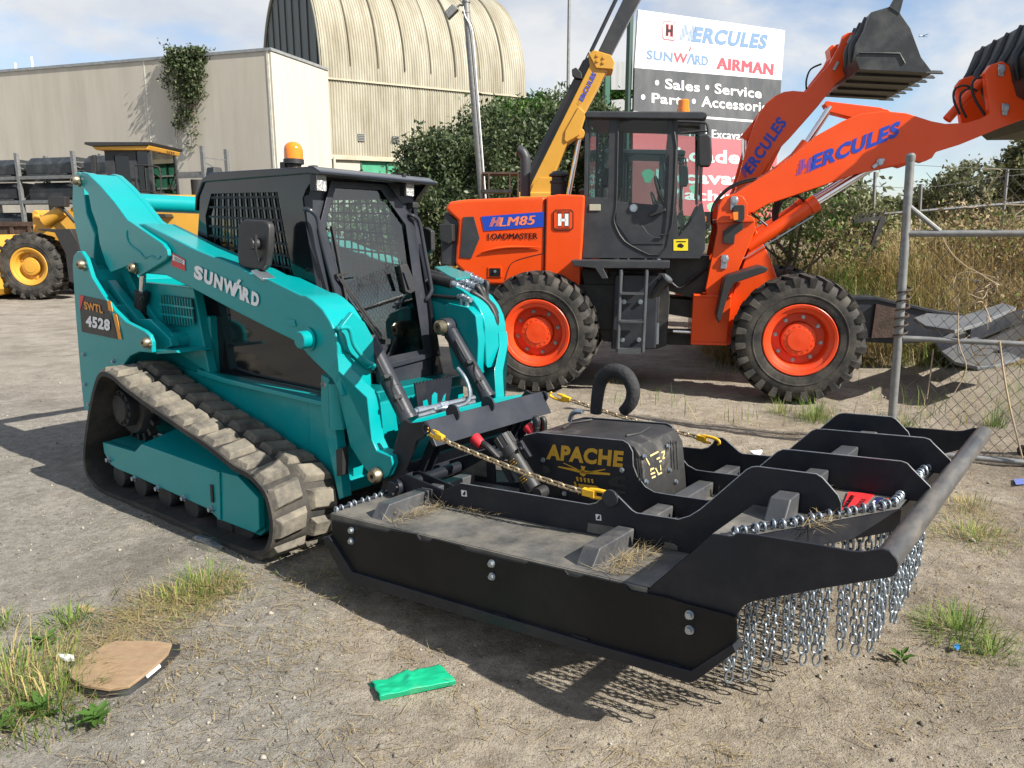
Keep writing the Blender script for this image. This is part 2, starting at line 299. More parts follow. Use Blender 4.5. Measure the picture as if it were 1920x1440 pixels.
def ground():
    f = np.arange(-6.4, 6.41, .05); xs = np.concatenate([[-900, -300, -120, -60, -35, -22, -15, -11, -8.5, -7.2], f, [7.2, 8.5, 11, 15, 22, 35, 60, 120, 300, 900]])
    ys = np.concatenate([[-60, -20, -6, -2, 0, .8], np.arange(1.2, 9.5, .05), [9.8, 10.4, 11.2, 12.4, 14, 17, 21, 27, 36, 50, 80, 150, 400, 1500]])
    XX, YY = np.meshgrid(xs, ys); ZZ = gh(XX, YY); V = np.stack([XX, YY, ZZ], -1).reshape(-1, 3); w = len(xs)
    i, j = np.meshgrid(np.arange(w-1), np.arange(len(ys)-1)); a = (j*w+i).ravel(); F = np.stack([a, a+1, a+w+1, a+w], 1)
    m = bpy.data.materials.new('dirt_ground'); m.use_nodes = True; nt = m.node_tree; N = nt.nodes; Lk = nt.links; b = N['Principled BSDF']; b.inputs['Roughness'].default_value = .92; b.inputs['Specular IOR Level'].default_value = .25
    tc = N.new('ShaderNodeTexCoord'); O = tc.outputs['Object']
    def noise(s, d=8, r=.6, dist=0):
        n = N.new('ShaderNodeTexNoise'); n.inputs['Scale'].default_value = s; n.inputs['Detail'].default_value = d; n.inputs['Roughness'].default_value = r; n.inputs['Distortion'].default_value = dist; Lk.new(O, n.inputs['Vector']); return n.outputs[0]
    def ramp(x, a, c, ca=(0, 0, 0), cc=(1, 1, 1)):
        r = N.new('ShaderNodeValToRGB'); r.color_ramp.elements[0].position = a; r.color_ramp.elements[1].position = c; r.color_ramp.elements[0].color = (*ca, 1); r.color_ramp.elements[1].color = (*cc, 1); Lk.new(x, r.inputs[0]); return r.outputs[0]
    def mix(f, A, B):
        x = N.new('ShaderNodeMix'); x.data_type = 'RGBA'
        for s, v in ((0, f), (6, A), (7, B)):
            if isinstance(v, tuple): x.inputs[s].default_value = (*v, 1)
            elif isinstance(v, float): x.inputs[s].default_value = v
            else: Lk.new(v, x.inputs[s])
        return x.outputs[2]
    def math_(op, A, B):
        x = N.new('ShaderNodeMath'); x.operation = op
        for s, v in ((0, A), (1, B)):
            if isinstance(v, float): x.inputs[s].default_value = v
            else: Lk.new(v, x.inputs[s])
        return x.outputs[0]
    sep = N.new('ShaderNodeSeparateXYZ'); Lk.new(O, sep.inputs[0])
    base = ramp(noise(9, 10, .72), .34, .68, (.19, .155, .117), (.40, .347, .272))
    # packed grey asphalt to the left of the line running from the loader's track towards the camera
    side = math_('ADD', math_('MULTIPLY', sep.outputs[0], -1.25), math_('MULTIPLY', sep.outputs[1], -.42)); side = math_('ADD', side, math_('MULTIPLY', noise(1.6, 6), 1.1))
    g = ramp(side, .02, .5)
    grey = ramp(noise(14, 10, .75), .32, .7, (.135, .124, .107), (.32, .297, .258))
    col = mix(g, base, grey)
    # dark damp soil towards the right front, pale sand in the middle distance
    br = math_('ADD', math_('MULTIPLY', sep.outputs[0], .55), math_('MULTIPLY', sep.outputs[1], -.32)); br = ramp(math_('ADD', br, math_('MULTIPLY', noise(1.1, 6, .6), .9)), .35, .95)
    col = mix(math_('MULTIPLY', br, .75), col, ramp(noise(13, 9, .7), .35, .68, (.085, .066, .048), (.235, .19, .14)))
    yard = ramp(math_('MULTIPLY', sep.outputs[1], .06), .34, .62); col = mix(math_('MULTIPLY', yard, .75), col, ramp(noise(2.2, 8, .65), .35, .66, (.225, .195, .158), (.38, .34, .285)))
    spots = ramp(noise(.9, 7, .62, .6), .52, .68); col = mix(math_('MULTIPLY', spots, .58), col, (.085, .073, .06)); pa = ramp(noise(3.4, 8, .7, .8), .50, .66); col = mix(math_('MULTIPLY', pa, .38), col, (.115, .096, .075)); pl = ramp(noise(2.1, 8, .7, .4), .56, .68); col = mix(math_('MULTIPLY', pl, .40), col, (.43, .39, .32))
    # pebbles
    vo = N.new('ShaderNodeTexVoronoi'); vo.inputs['Scale'].default_value = 95; Lk.new(O, vo.inputs['Vector'])
    pm = ramp(vo.outputs['Distance'], .22, .30, (1, 1, 1), (0, 0, 0)); sc = N.new('ShaderNodeSeparateColor'); Lk.new(vo.outputs['Color'], sc.inputs[0])
    pick = ramp(sc.outputs[0], .55, .62); pm = math_('MULTIPLY', math_('MULTIPLY', pm, pick), ramp(noise(2.6, 5), .40, .58))
    col = mix(math_('MULTIPLY', pm, .8), col, ramp(sc.outputs[1], .1, .9, (.06, .053, .045), (.36, .33, .285)))
    v2 = N.new('ShaderNodeTexVoronoi'); v2.inputs['Scale'].default_value = 230; Lk.new(O, v2.inputs['Vector']); s2 = N.new('ShaderNodeSeparateColor'); Lk.new(v2.outputs['Color'], s2.inputs[0])
    col = mix(math_('MULTIPLY', ramp(s2.outputs[0], .78, .84), .6), col, ramp(s2.outputs[2], .2, .9, (.045, .038, .03), (.38, .34, .28)))
    Lk.new(col, b.inputs['Base Color'])
    h = math_('ADD', math_('MULTIPLY', noise(28, 9, .7), .9), math_('MULTIPLY', pm, .5)); h = math_('ADD', h, math_('MULTIPLY', noise(150, 4, .6), .35))
    bp = N.new('ShaderNodeBump'); bp.inputs['Strength'].default_value = .85; bp.inputs['Distance'].default_value = .022; Lk.new(h, bp.inputs['Height']); Lk.new(bp.outputs[0], b.inputs['Normal'])
    o = mesh_np('ground', V, F, m, smooth=True); tag(o, 'pale packed dirt and gravel yard ground', kind='structure'); del o['label']
    return o
ground()
LEAFCOL = {}
def flat(name, col, rough=.7, trans=.25):
    m = bpy.data.materials.new(name); m.use_nodes = True; b = m.node_tree.nodes['Principled BSDF']; b.inputs['Base Color'].default_value = (*col, 1); b.inputs['Roughness'].default_value = rough; b.inputs['Specular IOR Level'].default_value = .3
    if trans:
        N = m.node_tree.nodes; Lk = m.node_tree.links; t = N.new('ShaderNodeBsdfTranslucent'); t.inputs[0].default_value = (*[min(1, c*1.3) for c in col], 1); x = N.new('ShaderNodeMixShader'); x.inputs[0].default_value = trans
        Lk.new(b.outputs[0], x.inputs[1]); Lk.new(t.outputs[0], x.inputs[2]); Lk.new(x.outputs[0], N['Material Output'].inputs[0])
    return m
STRAW = [flat('straw_pale', (.40, .32, .17)), flat('straw_tan', (.27, .20, .095)), flat('straw_grey', (.19, .155, .105))]
GRASS = [flat('grass_green', (.085, .155, .025)), flat('grass_light', (.19, .26, .05)), flat('grass_dry', (.40, .32, .14))]
def blades(px, py, pz, L, az, lean, w, curl):
    """curved grass blades, five vertices each"""
    n = len(px); d = np.stack([np.cos(az), np.sin(az), np.zeros(n)], 1); sd_ = np.stack([-np.sin(az), np.cos(az), np.zeros(n)], 1)*w[:, None]/2
    P0 = np.stack([px, py, pz], 1); s1, c1 = np.sin(lean), np.cos(lean); P1 = P0+d*(L*.55*s1)[:, None]; P1[:, 2] += L*.55*c1
    l2 = lean+curl; P2 = P1+d*(L*.45*np.sin(l2))[:, None]; P2[:, 2] += L*.45*np.cos(l2)
    V = np.stack([P0-sd_, P0+sd_, P1+sd_*.75, P1-sd_*.75, P2], 1).reshape(-1, 3); o = np.arange(n)[:, None]*5
    F = np.concatenate([o+np.array([[0, 1, 2]]), o+np.array([[0, 2, 3]]), o+np.array([[3, 2, 4]])], 1).reshape(-1, 3); return V, F
def tuft_arrays(cx, cy, n, rad, L, seed, spread=.9):
    r = np.random.default_rng(seed); a = r.uniform(0, 2*PI, n); q = rad*r.uniform(0, 1, n)**.8*.85; x = cx+q*np.cos(a); y = cy+q*np.sin(a)
    return blades(x, y, gh(x, y)-.005, L*r.uniform(.2, 1.2, n)*(1.15-.6*q/rad), a+r.normal(0, .5, n), np.abs(r.normal(.45, .38, n))*spread, r.uniform(.0016, .0048, n), r.uniform(.2, 1.5, n))
def tuft(px, n, rad, L, seed, label, mix=(.5, .35, .15), cat='grass tuft', name='grass_tuft', spread=.9, group='grass tufts in the yard'):
    g = G(*px); V, F = tuft_arrays(g[0], g[1], n, rad, L, seed, spread); r = np.random.default_rng(seed+1)
    V[:, 0] -= g[0]; V[:, 1] -= g[1]
    o = mesh_np(name, V, F, None, mat_idx=np.repeat(r.choice(3, n, p=mix), 3), mats=GRASS); o.location = (g[0], g[1], 0); tag(o, label, cat, group); return o
def in_view(x, y, vmax=1470):
    z = y*_c+(CAMH)*_s; u = 960+FPX*x/z; return (u > -60) & (u < 1980)
def litter():
    # dry stalks lying on the dirt, thick in drifts
    n = 260000; x = rng.uniform(-5, 5, n); y = rng.uniform(1.85, 8.5, n)
    den = .02+np.clip(vnoise(x, y, .55, 21)*.6+vnoise(x, y, .18, 22)*.55-.56, 0, 1)*1.8
    edge = np.abs((x*1.25+y*.42)+.35)                                  # drift along the edge of the hard standing
    den += np.clip(.7-edge*.9, 0, 1)*np.clip(4.2-y, 0, 1)*.5
    den += (x > .6)*.09+(x > 1.6)*np.clip(vnoise(x, y, .4, 30)-.35, 0, 1)*.7
    den *= np.where(x*1.25+y*.42 < -.9, .10, 1)*np.clip(2.6/y, .25, 1.3)
    k = (rng.uniform(0, 1, n) < den) & in_view(x, y); x, y = x[k], y[k]; n = len(x)
    L = rng.uniform(.008, .05, n)*np.where(rng.uniform(0, 1, n) < .16, 2.6, 1)*np.where(rng.uniform(0, 1, n) < .03, 1.8, 1); V, F = blades(x, y, gh(x, y)+rng.uniform(.001, .012, n), L, rng.uniform(0, 2*PI, n), rng.uniform(1.25, 1.62, n), rng.uniform(.0012, .0036, n), rng.normal(0, .25, n))
    o = mesh_np('dry_straw', V, F, None, mat_idx=np.repeat(rng.choice(3, n, p=(.4, .35, .25)), 3), mats=STRAW); tag(o, kind='stuff')
    # matted drift of long bent stalks between the track and the plywood
    n = 1700; t = rng.uniform(.1, 1, n)**1.2; c = np.array([G(455, 1085)[:2], G(330, 1140)[:2], G(210, 1205)[:2], G(40, 1330)[:2]]); tt = t*3; i0 = np.clip(tt.astype(int), 0, 2); fr = tt-i0; p = c[i0]*(1-fr)[:, None]+c[i0+1]*fr[:, None]+rng.normal(0, .085, (n, 2))*(1+.5*(t > .3))[:, None]
    q = np.array([G(1815, 985)[:2], G(1700, 1000)[:2], G(1300, 860)[:2], G(600, 1080)[:2]])[rng.integers(4, size=900)]+rng.normal(0, .16, (900, 2)); p = np.vstack([p, q]); n = len(p)
    V, F = blades(p[:, 0], p[:, 1], gh(p[:, 0], p[:, 1])+rng.uniform(.002, .028, n), rng.uniform(.05, .20, n), rng.normal(2.6, 1.1, n), rng.uniform(1.38, 1.62, n), rng.uniform(.0014, .0036, n), rng.normal(.1, .22, n))
    o = mesh_np('matted_straw', V, F, None, mat_idx=np.repeat(rng.choice(4, n, p=(.40, .38, .10, .12)), 3), mats=STRAW+[GRASS[1]]); tag(o, kind='stuff')
    # loose stones
    n = 130000; x = rng.uniform(-5.5, 5, n); y = rng.uniform(1.85, 9, n); den = np.clip(vnoise(x, y, .5, 41)*.8+vnoise(x, y, .15, 42)*.5-.42, .03, 1)*np.clip(2.6/y, .2, 1.2)*.5
    k = (rng.uniform(0, 1, n) < den) & in_view(x, y); x, y = x[k], y[k]; n = len(x); s = np.clip(rng.lognormal(-5.45, .5, n), .002, .017)
    oct_ = np.array([[1, 0, 0], [-1, 0, 0], [0, 1, 0], [0, -1, 0], [0, 0, 1], [0, 0, -1.]]); V = oct_[None]*s[:, None, None]*rng.uniform(.6, 1.3, (n, 6, 3)); V[:, :, 2] *= .7
    t = rng.uniform(0, 2*PI, n); c, s_ = np.cos(t)[:, None], np.sin(t)[:, None]; X = V[:, :, 0]*c-V[:, :, 1]*s_; V[:, :, 1] = V[:, :, 0]*s_+V[:, :, 1]*c; V[:, :, 0] = X
    V += np.stack([x, y, gh(x, y)+s*.25], 1)[:, None]; f = np.array([[0, 2, 4], [2, 1, 4], [1, 3, 4], [3, 0, 4], [2, 0, 5], [1, 2, 5], [3, 1, 5], [0, 3, 5]]); F = (np.arange(n)[:, None, None]*6+f[None]).reshape(-1, 3)
    sm = [flat('stone_pale', (.33, .30, .255), .9, 0), flat('stone_grey', (.18, .165, .14), .9, 0), flat('stone_dark', (.11, .095, .08), .9, 0)]
    o = mesh_np('gravel', V.reshape(-1, 3), F, None, mat_idx=np.repeat(rng.choice(3, n, p=(.35, .4, .25)), 8), mats=sm); tag(o, kind='stuff')
litter()
# ------------------------------------------------------------------ teal compact track loader
def track_loader():
    T = empty('track_loader', M, 'teal compact track loader with a dark cab on rubber tracks behind the black mower', 'track loader', base=(.9, .95, 0))
    bp, P = M.bp, M.P
    # --- rubber track: closed loop read from the near edge of the belt
    px = [(205, 701), (191, 697), (181, 707), (171, 741), (163, 785), (157, 830), (156, 860), (160, 887), (171, 906), (191, 924), (234, 942), (281, 961), (335, 985), (390, 1009), (440, 1031), (475, 1043), (497, 1040), (508, 1022), (512, 990), (509, 962), (500, 929), (485, 907), (466, 888), (437, 872), (390, 835), (330, 794), (281, 760), (234, 725), (217, 709)]
    raw = np.array(P(0, px)); k = len(raw); path = []
    for i in range(k):
        p0, p1, p2, p3 = raw[i-1], raw[i], raw[(i+1) % k], raw[(i+2) % k]
        for t in np.linspace(0, 1, 6, endpoint=False): path.append(.5*((2*p1)+(-p0+p2)*t+(2*p0-5*p1+4*p2-p3)*t*t+(-p0+3*p1-3*p2+p3)*t**3))
    path = np.array(path); d = np.r_[0, np.cumsum(np.linalg.norm(np.roll(path, -1, 0)-path, axis=1))]; per = d[-1]
    pc = np.vstack([path, path[:1]]); at = lambda q: np.array([np.interp(q % per, d, pc[:, 0]), np.interp(q % per, d, pc[:, 1])])
    n = 160; S = np.array([at(per*i/n) for i in range(n)]); tg = np.roll(S, -1, 0)-np.roll(S, 1, 0); tg /= np.linalg.norm(tg, axis=1)[:, None]; nr = np.stack([-tg[:, 1], tg[:, 0]], 1)
    cen = S.mean(0); nr *= np.sign(((S-cen)*nr).sum(1).mean())
    W_ = .41
    def track_mesh():
        b = MB()
        inn = S-nr*.028; vs = []
        for q in (S, inn):
            for y in (0, W_): vs += [(a, y, c) for a, c in q]
        o = lambda r, i: r*n+i % n
        fs = []
        for i in range(n): fs += [(o(0, i), o(0, i+1), o(1, i+1), o(1, i)), (o(2, i), o(3, i), o(3, i+1), o(2, i+1)), (o(0, i), o(2, i), o(2, i+1), o(0, i+1)), (o(1, i), o(1, i+1), o(3, i+1), o(3, i))]
        return b.add(vs, fs)
    def lugs():
        b = MB(); m = int(per/.148); r = random.Random(3)
        for i in range(m):
            for row, (y0, y1, ph) in enumerate(((.012, .195, 0), (.225, .40, .5))):
                q = per*(i+ph)/m; a = at(q); e = at(q+.02)-at(q-.02); e /= np.linalg.norm(e); nn = np.array([-e[1], e[0]]); nn *= np.sign((a-cen)@nn)
                j = int((q/per)*n) % n; nn = nr[j]; e = tg[j]; yc = (y0+y1)/2; h = .038
                low = .058; top = .043; wy = (y1-y0)/2; c0 = a-nn*.004; vs = []
                for hh, lx, ly in ((0, low, wy), (h*.72, top+.006, wy-.012), (h, top, wy-.018)):
                    for sx, sy in ((-1, -1), (1, -1), (1, 1), (-1, 1)):
                        skew = .012*(1 if row == 0 else -1)*sy; p = c0+nn*(hh-(.006 if hh > 0 and ((row == 0) == (sy < 0)) else 0))+e*(lx*sx+skew); vs.append((p[0], yc+ly*sy, p[1]))
                b.add(vs, [(0, 1, 5, 4), (1, 2, 6, 5), (2, 3, 7, 6), (3, 0, 4, 7), (4, 5, 9, 8), (5, 6, 10, 9), (6, 7, 11, 10), (7, 4, 8, 11), (8, 9, 10, 11)])
        return b
    def dy(b, y): b.v = [(a, q+y, c) for a, q, c in b.v]; return b
    FARY = 1.48
    fr_px = [(192, 829), (252, 847), (265, 833), (404, 882), (445, 893), (484, 934), (486, 993), (478, 1000), (409, 974), (390, 955), (262, 897), (218, 879), (207, 871), (195, 849)]
    fr = P(.06, fr_px)
    for y0, sgn in ((0, 1), (FARY, 1)):
        t = dy(track_mesh(), y0).build('rubber_track', RUBD, T)
        dy(lugs(), y0).build('tread_lugs', RUBT, t, bevel=.005, smooth=40)
        c = at(0)
        b = MB(); b.prism(fr, y0+.06, y0+.1)
        up = [fr[2], fr[3], fr[4]]; vs = [(x, y0+.06, z) for x, z in up]+[(x+.02, y0+.34, z+.075) for x, z in up]
        b.add(vs, [(0, 1, 4, 3), (1, 2, 5, 4)]); b.add([(*[(x, y0+.1, z) for x, z in fr[0:3]][i],) for i in range(3)]+[(x, y0+.33, z+.02) for x, z in fr[0:3]], [(0, 1, 4, 3), (1, 2, 5, 4)])
        b.prism([(x*.98+.02, z-.03) for x, z in fr[1:11]], y0+.1, y0+.34)
        f = b.build('track_frame', TEAL, T, bevel=.006)
        bb = MB(); sl = np.array(bp(399, 925, .06)); bb.box(sl[0]-.012, sl[0]+.012, y0+.052, y0+.06, sl[2]-.05, sl[2]+.05); bb.build('slot', DKIRON, f)
        j = bp(408, 930, .06); MB().prism(P(.05, [(405, 884), (411, 886), (413, 975), (407, 974)]), y0+.05, y0+.06).build('joint_strip', TEAL, f, bevel=.003)
        for u, v in ((203, 862), (251, 897), (295, 916), (344, 934), (395, 955)):
            a = bp(u, v, .05); bb = MB(); bb.bolt((a[0], y0+.06, a[2]), (0, -1, 0), .014, .025); bb.build('bolt', ZINC, f)
        for u, v in ((232, 890), (272, 908), (318, 928), (368, 948), (430, 985)):
            a = bp(u, v, .12); bb = MB(); bb.lathe([(.03, 0), (.075, 0), (.085, .02), (.085, .07), (.06, .08), (.06, .12), (.085, .13), (.085, .2), (.03, .2)], (a[0], y0+.09, a[2]+.005), (0, 1, 0)); bb.build('road_roller', DKIRON, T)
        a = bp(229, 765, .12); bb = MB(); bb.lathe([(.0, 0), (.085, 0), (.09, .012), (.115, .012), (.12, .03), (.12, .07), (.17, .07), (.19, .11), (.19, .15), (.1, .17), (.1, .3)], (a[0], y0+.1, a[2]), (0, 1, 0), 32)
        for i in range(16):
            t_ = 2*PI*i/16; bb.obox((a[0]+.205*math.cos(t_), y0+.23, a[2]+.205*math.sin(t_)), (math.cos(t_), 0, math.sin(t_)), (0, 1, 0), (-math.sin(t_), 0, math.cos(t_)), .06, .05, .03)
        sp = bb.build('drive_sprocket', DKIRON, T)
        bb = MB()
        for i in range(12): t_ = 2*PI*i/12; bb.bolt((a[0]+.1*math.cos(t_), y0+.108, a[2]+.1*math.sin(t_)), (0, -1, 0), .007, .008)
        bb.build('bolt_ring', DKIRON, sp)
        a = bp(462, 965, .12); bb = MB(); bb.lathe([(.03, 0), (.14, 0), (.16, .02), (.16, .2), (.03, .2)], (a[0]-.02, y0+.1, a[2]), (0, 1, 0)); bb.build('idler_wheel', DKIRON, T)
    # --- body between the tracks
    b = MB(); b.box(-.28, 1.80, .43, 1.46, .30, .80); b.box(-.30, .62, .45, 1.44, .78, 1.16); b.prism([(1.6, .3), (1.89, .3), (1.89, .37), (1.8, .4), (1.8, .80), (1.6, .80)], .42, 1.47)
    b.prism([(-.27, .5), (-.05, .5), (-.05, 1.2), (-.3, 1.2)], .2, 1.7)
    body = b.build('chassis', TEAL, T, bevel=.012)
    b = MB(); b.prism(P(.42, [(378, 690), (431, 708), (617, 752), (625, 757), (617, 761), (431, 718), (380, 701)]), .385, .43); b.build('side_rail', TEAL, body, bevel=.006)
    b = MB(); b.prism(P(.42, [(613, 700), (628, 708), (655, 930), (646, 934), (612, 765)]), .38, .44); b.build('corner_post', TEAL, body, bevel=.006)
    b = MB(); a = bp(634, 760, .4); b.cyl(a+[0, 0, .12], a-[0, 0, .12], .05, 16); b.build('hinge_tube', TEAL, body)
    b = MB(); b.prism(P(.37, [(632, 843), (645, 838), (645, 890), (634, 893)]), .36, .40); b.build('rubber_stop', PLASB, body, bevel=.004)
    b = MB(); b.bolt(bp(612, 720, .4), (0, -1, 0), .022, .02); b.build('bolt', ZINC, body)
    b = MB(); b.prism(P(.40, [(604, 712), (617, 706), (621, 722), (616, 732), (604, 736)]), .40, .43); b.build('latch_plate', PLASB, body, bevel=.003)
    # rear quarter with louvre and fender
    b = MB(); b.prism(P(.40, [(258, 528), (362, 540), (372, 590), (392, 700), (330, 660), (285, 640)]), .40, .46); q = b.build('engine_panel', TEAL, T, bevel=.006)
    b = MB(); b.prism(P(.38, [(300, 553), (358, 560), (364, 606), (345, 612), (309, 606), (302, 590)]), .385, .39); b.build('louvre_recess', DKIRON, q)
    b = MB()
    for i in range(12):
        u = 301+i*5.1; b.bar(bp(u, 553+i*.7, .375), bp(u+5+i*.15, 606+i*.6, .375), .008, .008, (0, 1, 0))
    for v in (570, 588): b.bar(bp(299, v, .374), bp(363, v+8, .374), .012, .008, (0, 1, 0))
    b.build('louvre_bars', TEAL, q)
    b = MB(); pl = P(.14, [(262, 660), (300, 650), (330, 660), (390, 662), (397, 700), (380, 668), (300, 662), (262, 672)])
    b.prism(P(.2, [(292, 655), (330, 657), (333, 662), (292, 664)]), .2, .43); b.build('fender', TEAL, T, bevel=.004)
    # --- tower plate with the model panel
    tp = P(.20, [(144, 496), (146, 480), (153, 471), (161, 471), (170, 484), (181, 519), (201, 551), (220, 577), (245, 602), (279, 619), (288, 627), (293, 640), (294, 661), (270, 659), (253, 667), (243, 680), (235, 700), (205, 745), (180, 775), (165, 765), (159, 705), (150, 590)])
    for y0, y1 in ((.17, .20), (1.69, 1.72)):
        MB().prism(tp, y0, y1).build('tower_plate', TEAL, T, bevel=.008)
    b = MB(); b.prism(P(.25, [(150, 500), (172, 482), (200, 545), (240, 596), (262, 640), (250, 680), (165, 700)]), .22, .26); b.prism([(-.36, .52), (-.30, .52), (-.28, 1.35), (-.34, 1.42)], .2, 1.69); b.build('rear_guard', TEAL, T, bevel=.006)
    lab = MB(); lab.prism(P(.168, [(149, 553), (202, 564), (222, 636), (154, 622)]), .1655, .1685); lb = lab.build('model_panel', BLKV, T)
    MB().prism(P(.165, [(149, 553), (158, 555), (154, 570), (150.5, 582)]), .163, .1654).build('red_flash', REDV, lb)
    b = MB(); b.prism(P(.165, [(201, 563), (208, 565), (212, 584), (204, 582)]), .163, .1654); b.prism(P(.165, [(212, 588), (219, 590), (229, 637), (222, 635)]), .163, .1654); b.build('orange_flash', ORV, lb)
    y = .161; lettering('SWTL', bp(159, 580, y), bp(193, 588, y), bp(157, 565, y), ORV, lb, .035)
    lettering('4528', bp(161, 612, y), bp(206, 621, y), bp(161, 591, y), WHITE, lb, .05)
    for u, v in ((158, 664), (213, 677), (167, 758), (160, 720)): b = MB(); b.bolt(bp(u, v, .17), (0, -1, 0), .012, .014); b.build('bolt', ZINC, T)
    # links and lift cylinder behind the tower
    for a0, a1 in ((.17, .23),):
        b = MB(); b.prism(P(.31, [(178, 497), (186, 496), (207, 517), (240, 560), (270, 598), (292, 597), (318, 622), (330, 634), (332, 649), (318, 655), (295, 652), (279, 619), (248, 599), (220, 574), (195, 542), (182, 514)]), .27, .33); b.build('lower_link', TEAL, T, bevel=.008)
        b = MB(); b.prism(P(.39, [(230, 505), (243, 501), (262, 545), (300, 600), (331, 630), (322, 640), (280, 590), (250, 550)]), .37, .42); b.build('inner_link', TEAL, T, bevel=.006)
        b = MB(); b.cyl(bp(318, 640, .30), bp(318, 640, .30)+[0, .16, 0], .055, 18); b.build('pivot_tube', TEAL, T, bevel=.004)
    b = MB(); a, c = bp(266, 548, .35), bp(262, 608, .35); b.cyl(a, c, .042, 20); b.cyl(a+(a-c)*.02, a-(a-c)*.12, .047, 20); b.bolt(bp(269, 560, .30), (0, -1, 0), .012, .02); cy = b.build('lift_cylinder', PLASB, T, bevel=.003)
    MB().cyl(bp(268, 515, .35), bp(266, 549, .35), .021, 16).build('piston_rod', CHROME, cy)
    # --- lift arms: beam, front leg, rear plate
    beam = [(230, 405), (251, 420), (270, 419), (362, 465), (420, 489), (446, 499), (479, 517), (504, 523), (563, 552), (572, 553), (585, 561), (604, 579), (618, 601), (628, 625), (633, 650), (633, 664), (636, 695), (640, 745), (622, 711), (585, 675), (554, 641), (501, 615), (438, 583), (365, 544), (310, 516), (260, 512), (225, 480)]
    leg = [(633, 664), (636, 695), (689, 745), (693, 789), (697, 825), (706, 845), (733, 856), (736, 872), (728, 892), (716, 900), (705, 904), (678, 871), (656, 837), (650, 810), (643, 760), (628, 712), (615, 690)]
    plate = [(145, 340), (147, 328), (154, 322), (164, 325), (187, 347), (214, 378), (239, 412), (251, 420), (304, 456), (313, 468), (315, 479), (311, 487), (261, 518), (252, 514), (240, 498), (207, 511), (197, 492), (186, 456), (182, 425), (171, 394), (165, 362)]
    link = [(143, 345), (146, 329), (152, 323), (160, 326), (163, 345), (169, 400), (185, 440), (183, 480), (188, 520), (172, 515), (160, 480), (146, 420), (142, 385)]
    for near in (True, False):
        Y = (lambda y: y) if near else (lambda y: 1.89-y)
        r = lambda poly, a, c, bb: bb.prism(poly, min(Y(a), Y(c)), max(Y(a), Y(c)))
        b = MB(); r(P(.28, beam), .28, .485, b); A = b.build('lift_arm', TEAL, T, bevel=.01)
        b = MB(); lg = P(.275, leg); lw = P(.40, leg); n_ = len(lg); vs = [(p[0], Y(.275 if p[1] > .92 else .40), p[1]) for p in [lg[i] if lg[i][1] > .92 else lw[i] for i in range(n_)]]; v2 = [(x, y+(.085 if near else -.085), z) for x, y, z in vs]; b.add(vs+v2, [tuple(range(n_)), tuple(range(2*n_-1, n_-1, -1))]+[(i, i+n_, (i+1) % n_+n_, (i+1) % n_) for i in range(n_)]); b.build('arm_leg', TEAL, A, bevel=.006)
        b = MB(); r(P(.25, plate), .25, .278, b); b.build('arm_plate', TEAL, A, bevel=.006)
        b = MB(); r(P(.25, plate), .44, .48, b); b.build('arm_plate', TEAL, A, bevel=.006)
        b = MB(); pl = P(.25, plate); top = pl[3:9]; vs = [(x, Y(.275), z-.004) for x, z in top]+[(x, Y(.45), z-.004) for x, z in top]; b.add(vs, [(i, i+1, i+7, i+6) for i in range(5)]); b.build('arm_web', TEAL, A)
        b = MB(); r(P(.31, link), .285, .40, b); b.build('rear_link', TEAL, T, bevel=.008)
        # proud front pad
        fxx = bp(636, 695, .28)[0]; q = [M.bx(u, v, fxx+.012) for u, v in ((640, 612), (661, 585), (684, 604), (700, 634), (704, 688), (690, 694), (664, 668), (648, 655), (643, 640))]
        if near:
            b = MB(); b.plate([tuple(p) for p in q], .03); b.build('arm_guard', TEAL, A, bevel=.005)
            b = MB(); b.tube([M.bx(u, v, x) for u, v, x in ((632, 615, fxx-.02), (636, 615, fxx+.05), (650, 614, fxx+.055), (657, 622, fxx+.055), (663, 645, fxx+.055), (675, 663, fxx+.055), (688, 678, fxx+.055), (701, 685, fxx+.055), (699, 690, fxx+.01))], .0115, 10); b.build('grab_bar', TEAL, A)
            for u, v in ((578, 636),):
                a = bp(u, v, .275); bb = MB(); bb.lathe([(.055, 0), (.06, -.004), (.045, -.004), (.045, -.05), (.04, -.056), (0, -.056)], a, (0, 1, 0), 24); bb.build('pivot_pin', TEAL, A)
            b = MB(); a = bp(709, 890, .40); b.lathe([(.035, .02), (.04, 0), (.04, -.03), (.03, -.045), (.012, -.045), (.012, -.02), (0, -.02)], a, (0, 1, 0), 20); b.build('hitch_pin', BRASS, A)
            b = MB(); b.prism(P(.278, [(534, 597), (553, 600), (556, 612), (548, 612), (539, 606)]), .273, .2785); b.build('cast_boss', TEAL, A, bevel=.003)
            b = MB(); b.tube([bp(u, v, .249) for u, v in ((238, 432), (239, 447), (246, 460), (262, 472), (271, 483), (276, 481), (284, 479), (294, 485), (301, 481))], .006, 6); b.build('weld_bead', TEAL, A)
            for u, v in ((256, 505), (258, 503)): pass
            for u, v in ((145, 338), (155, 496), (253, 502), (277, 642)):
                yy = .24 if v < 400 else (.165 if u in (155, 277) else .245); a = bp(u, v, yy); bb = MB(); bb.lathe([(.03, .01), (.032, 0), (.032, -.02), (.022, -.035), (.010, -.035), (.010, -.02), (0, -.02)], a, (0, 1, 0), 20); e = bp(u+5, v+9, yy); bb.bar(a, e, .03, .02, (0, 1, 0)); bb.build('link_pin', BRASS, T)
            b = MB(); b.prism(P(.278, [(322, 473), (347, 487), (348, 508), (323, 498)]), .2755, .2785); s = b.build('warning_sticker', REDV, A)
            b = MB(); b.prism(P(.275, [(324, 477), (346, 489), (346, 497), (324, 488)]), .2735, .2752); b.build('sticker_top', WHITE, A)
            b = MB()
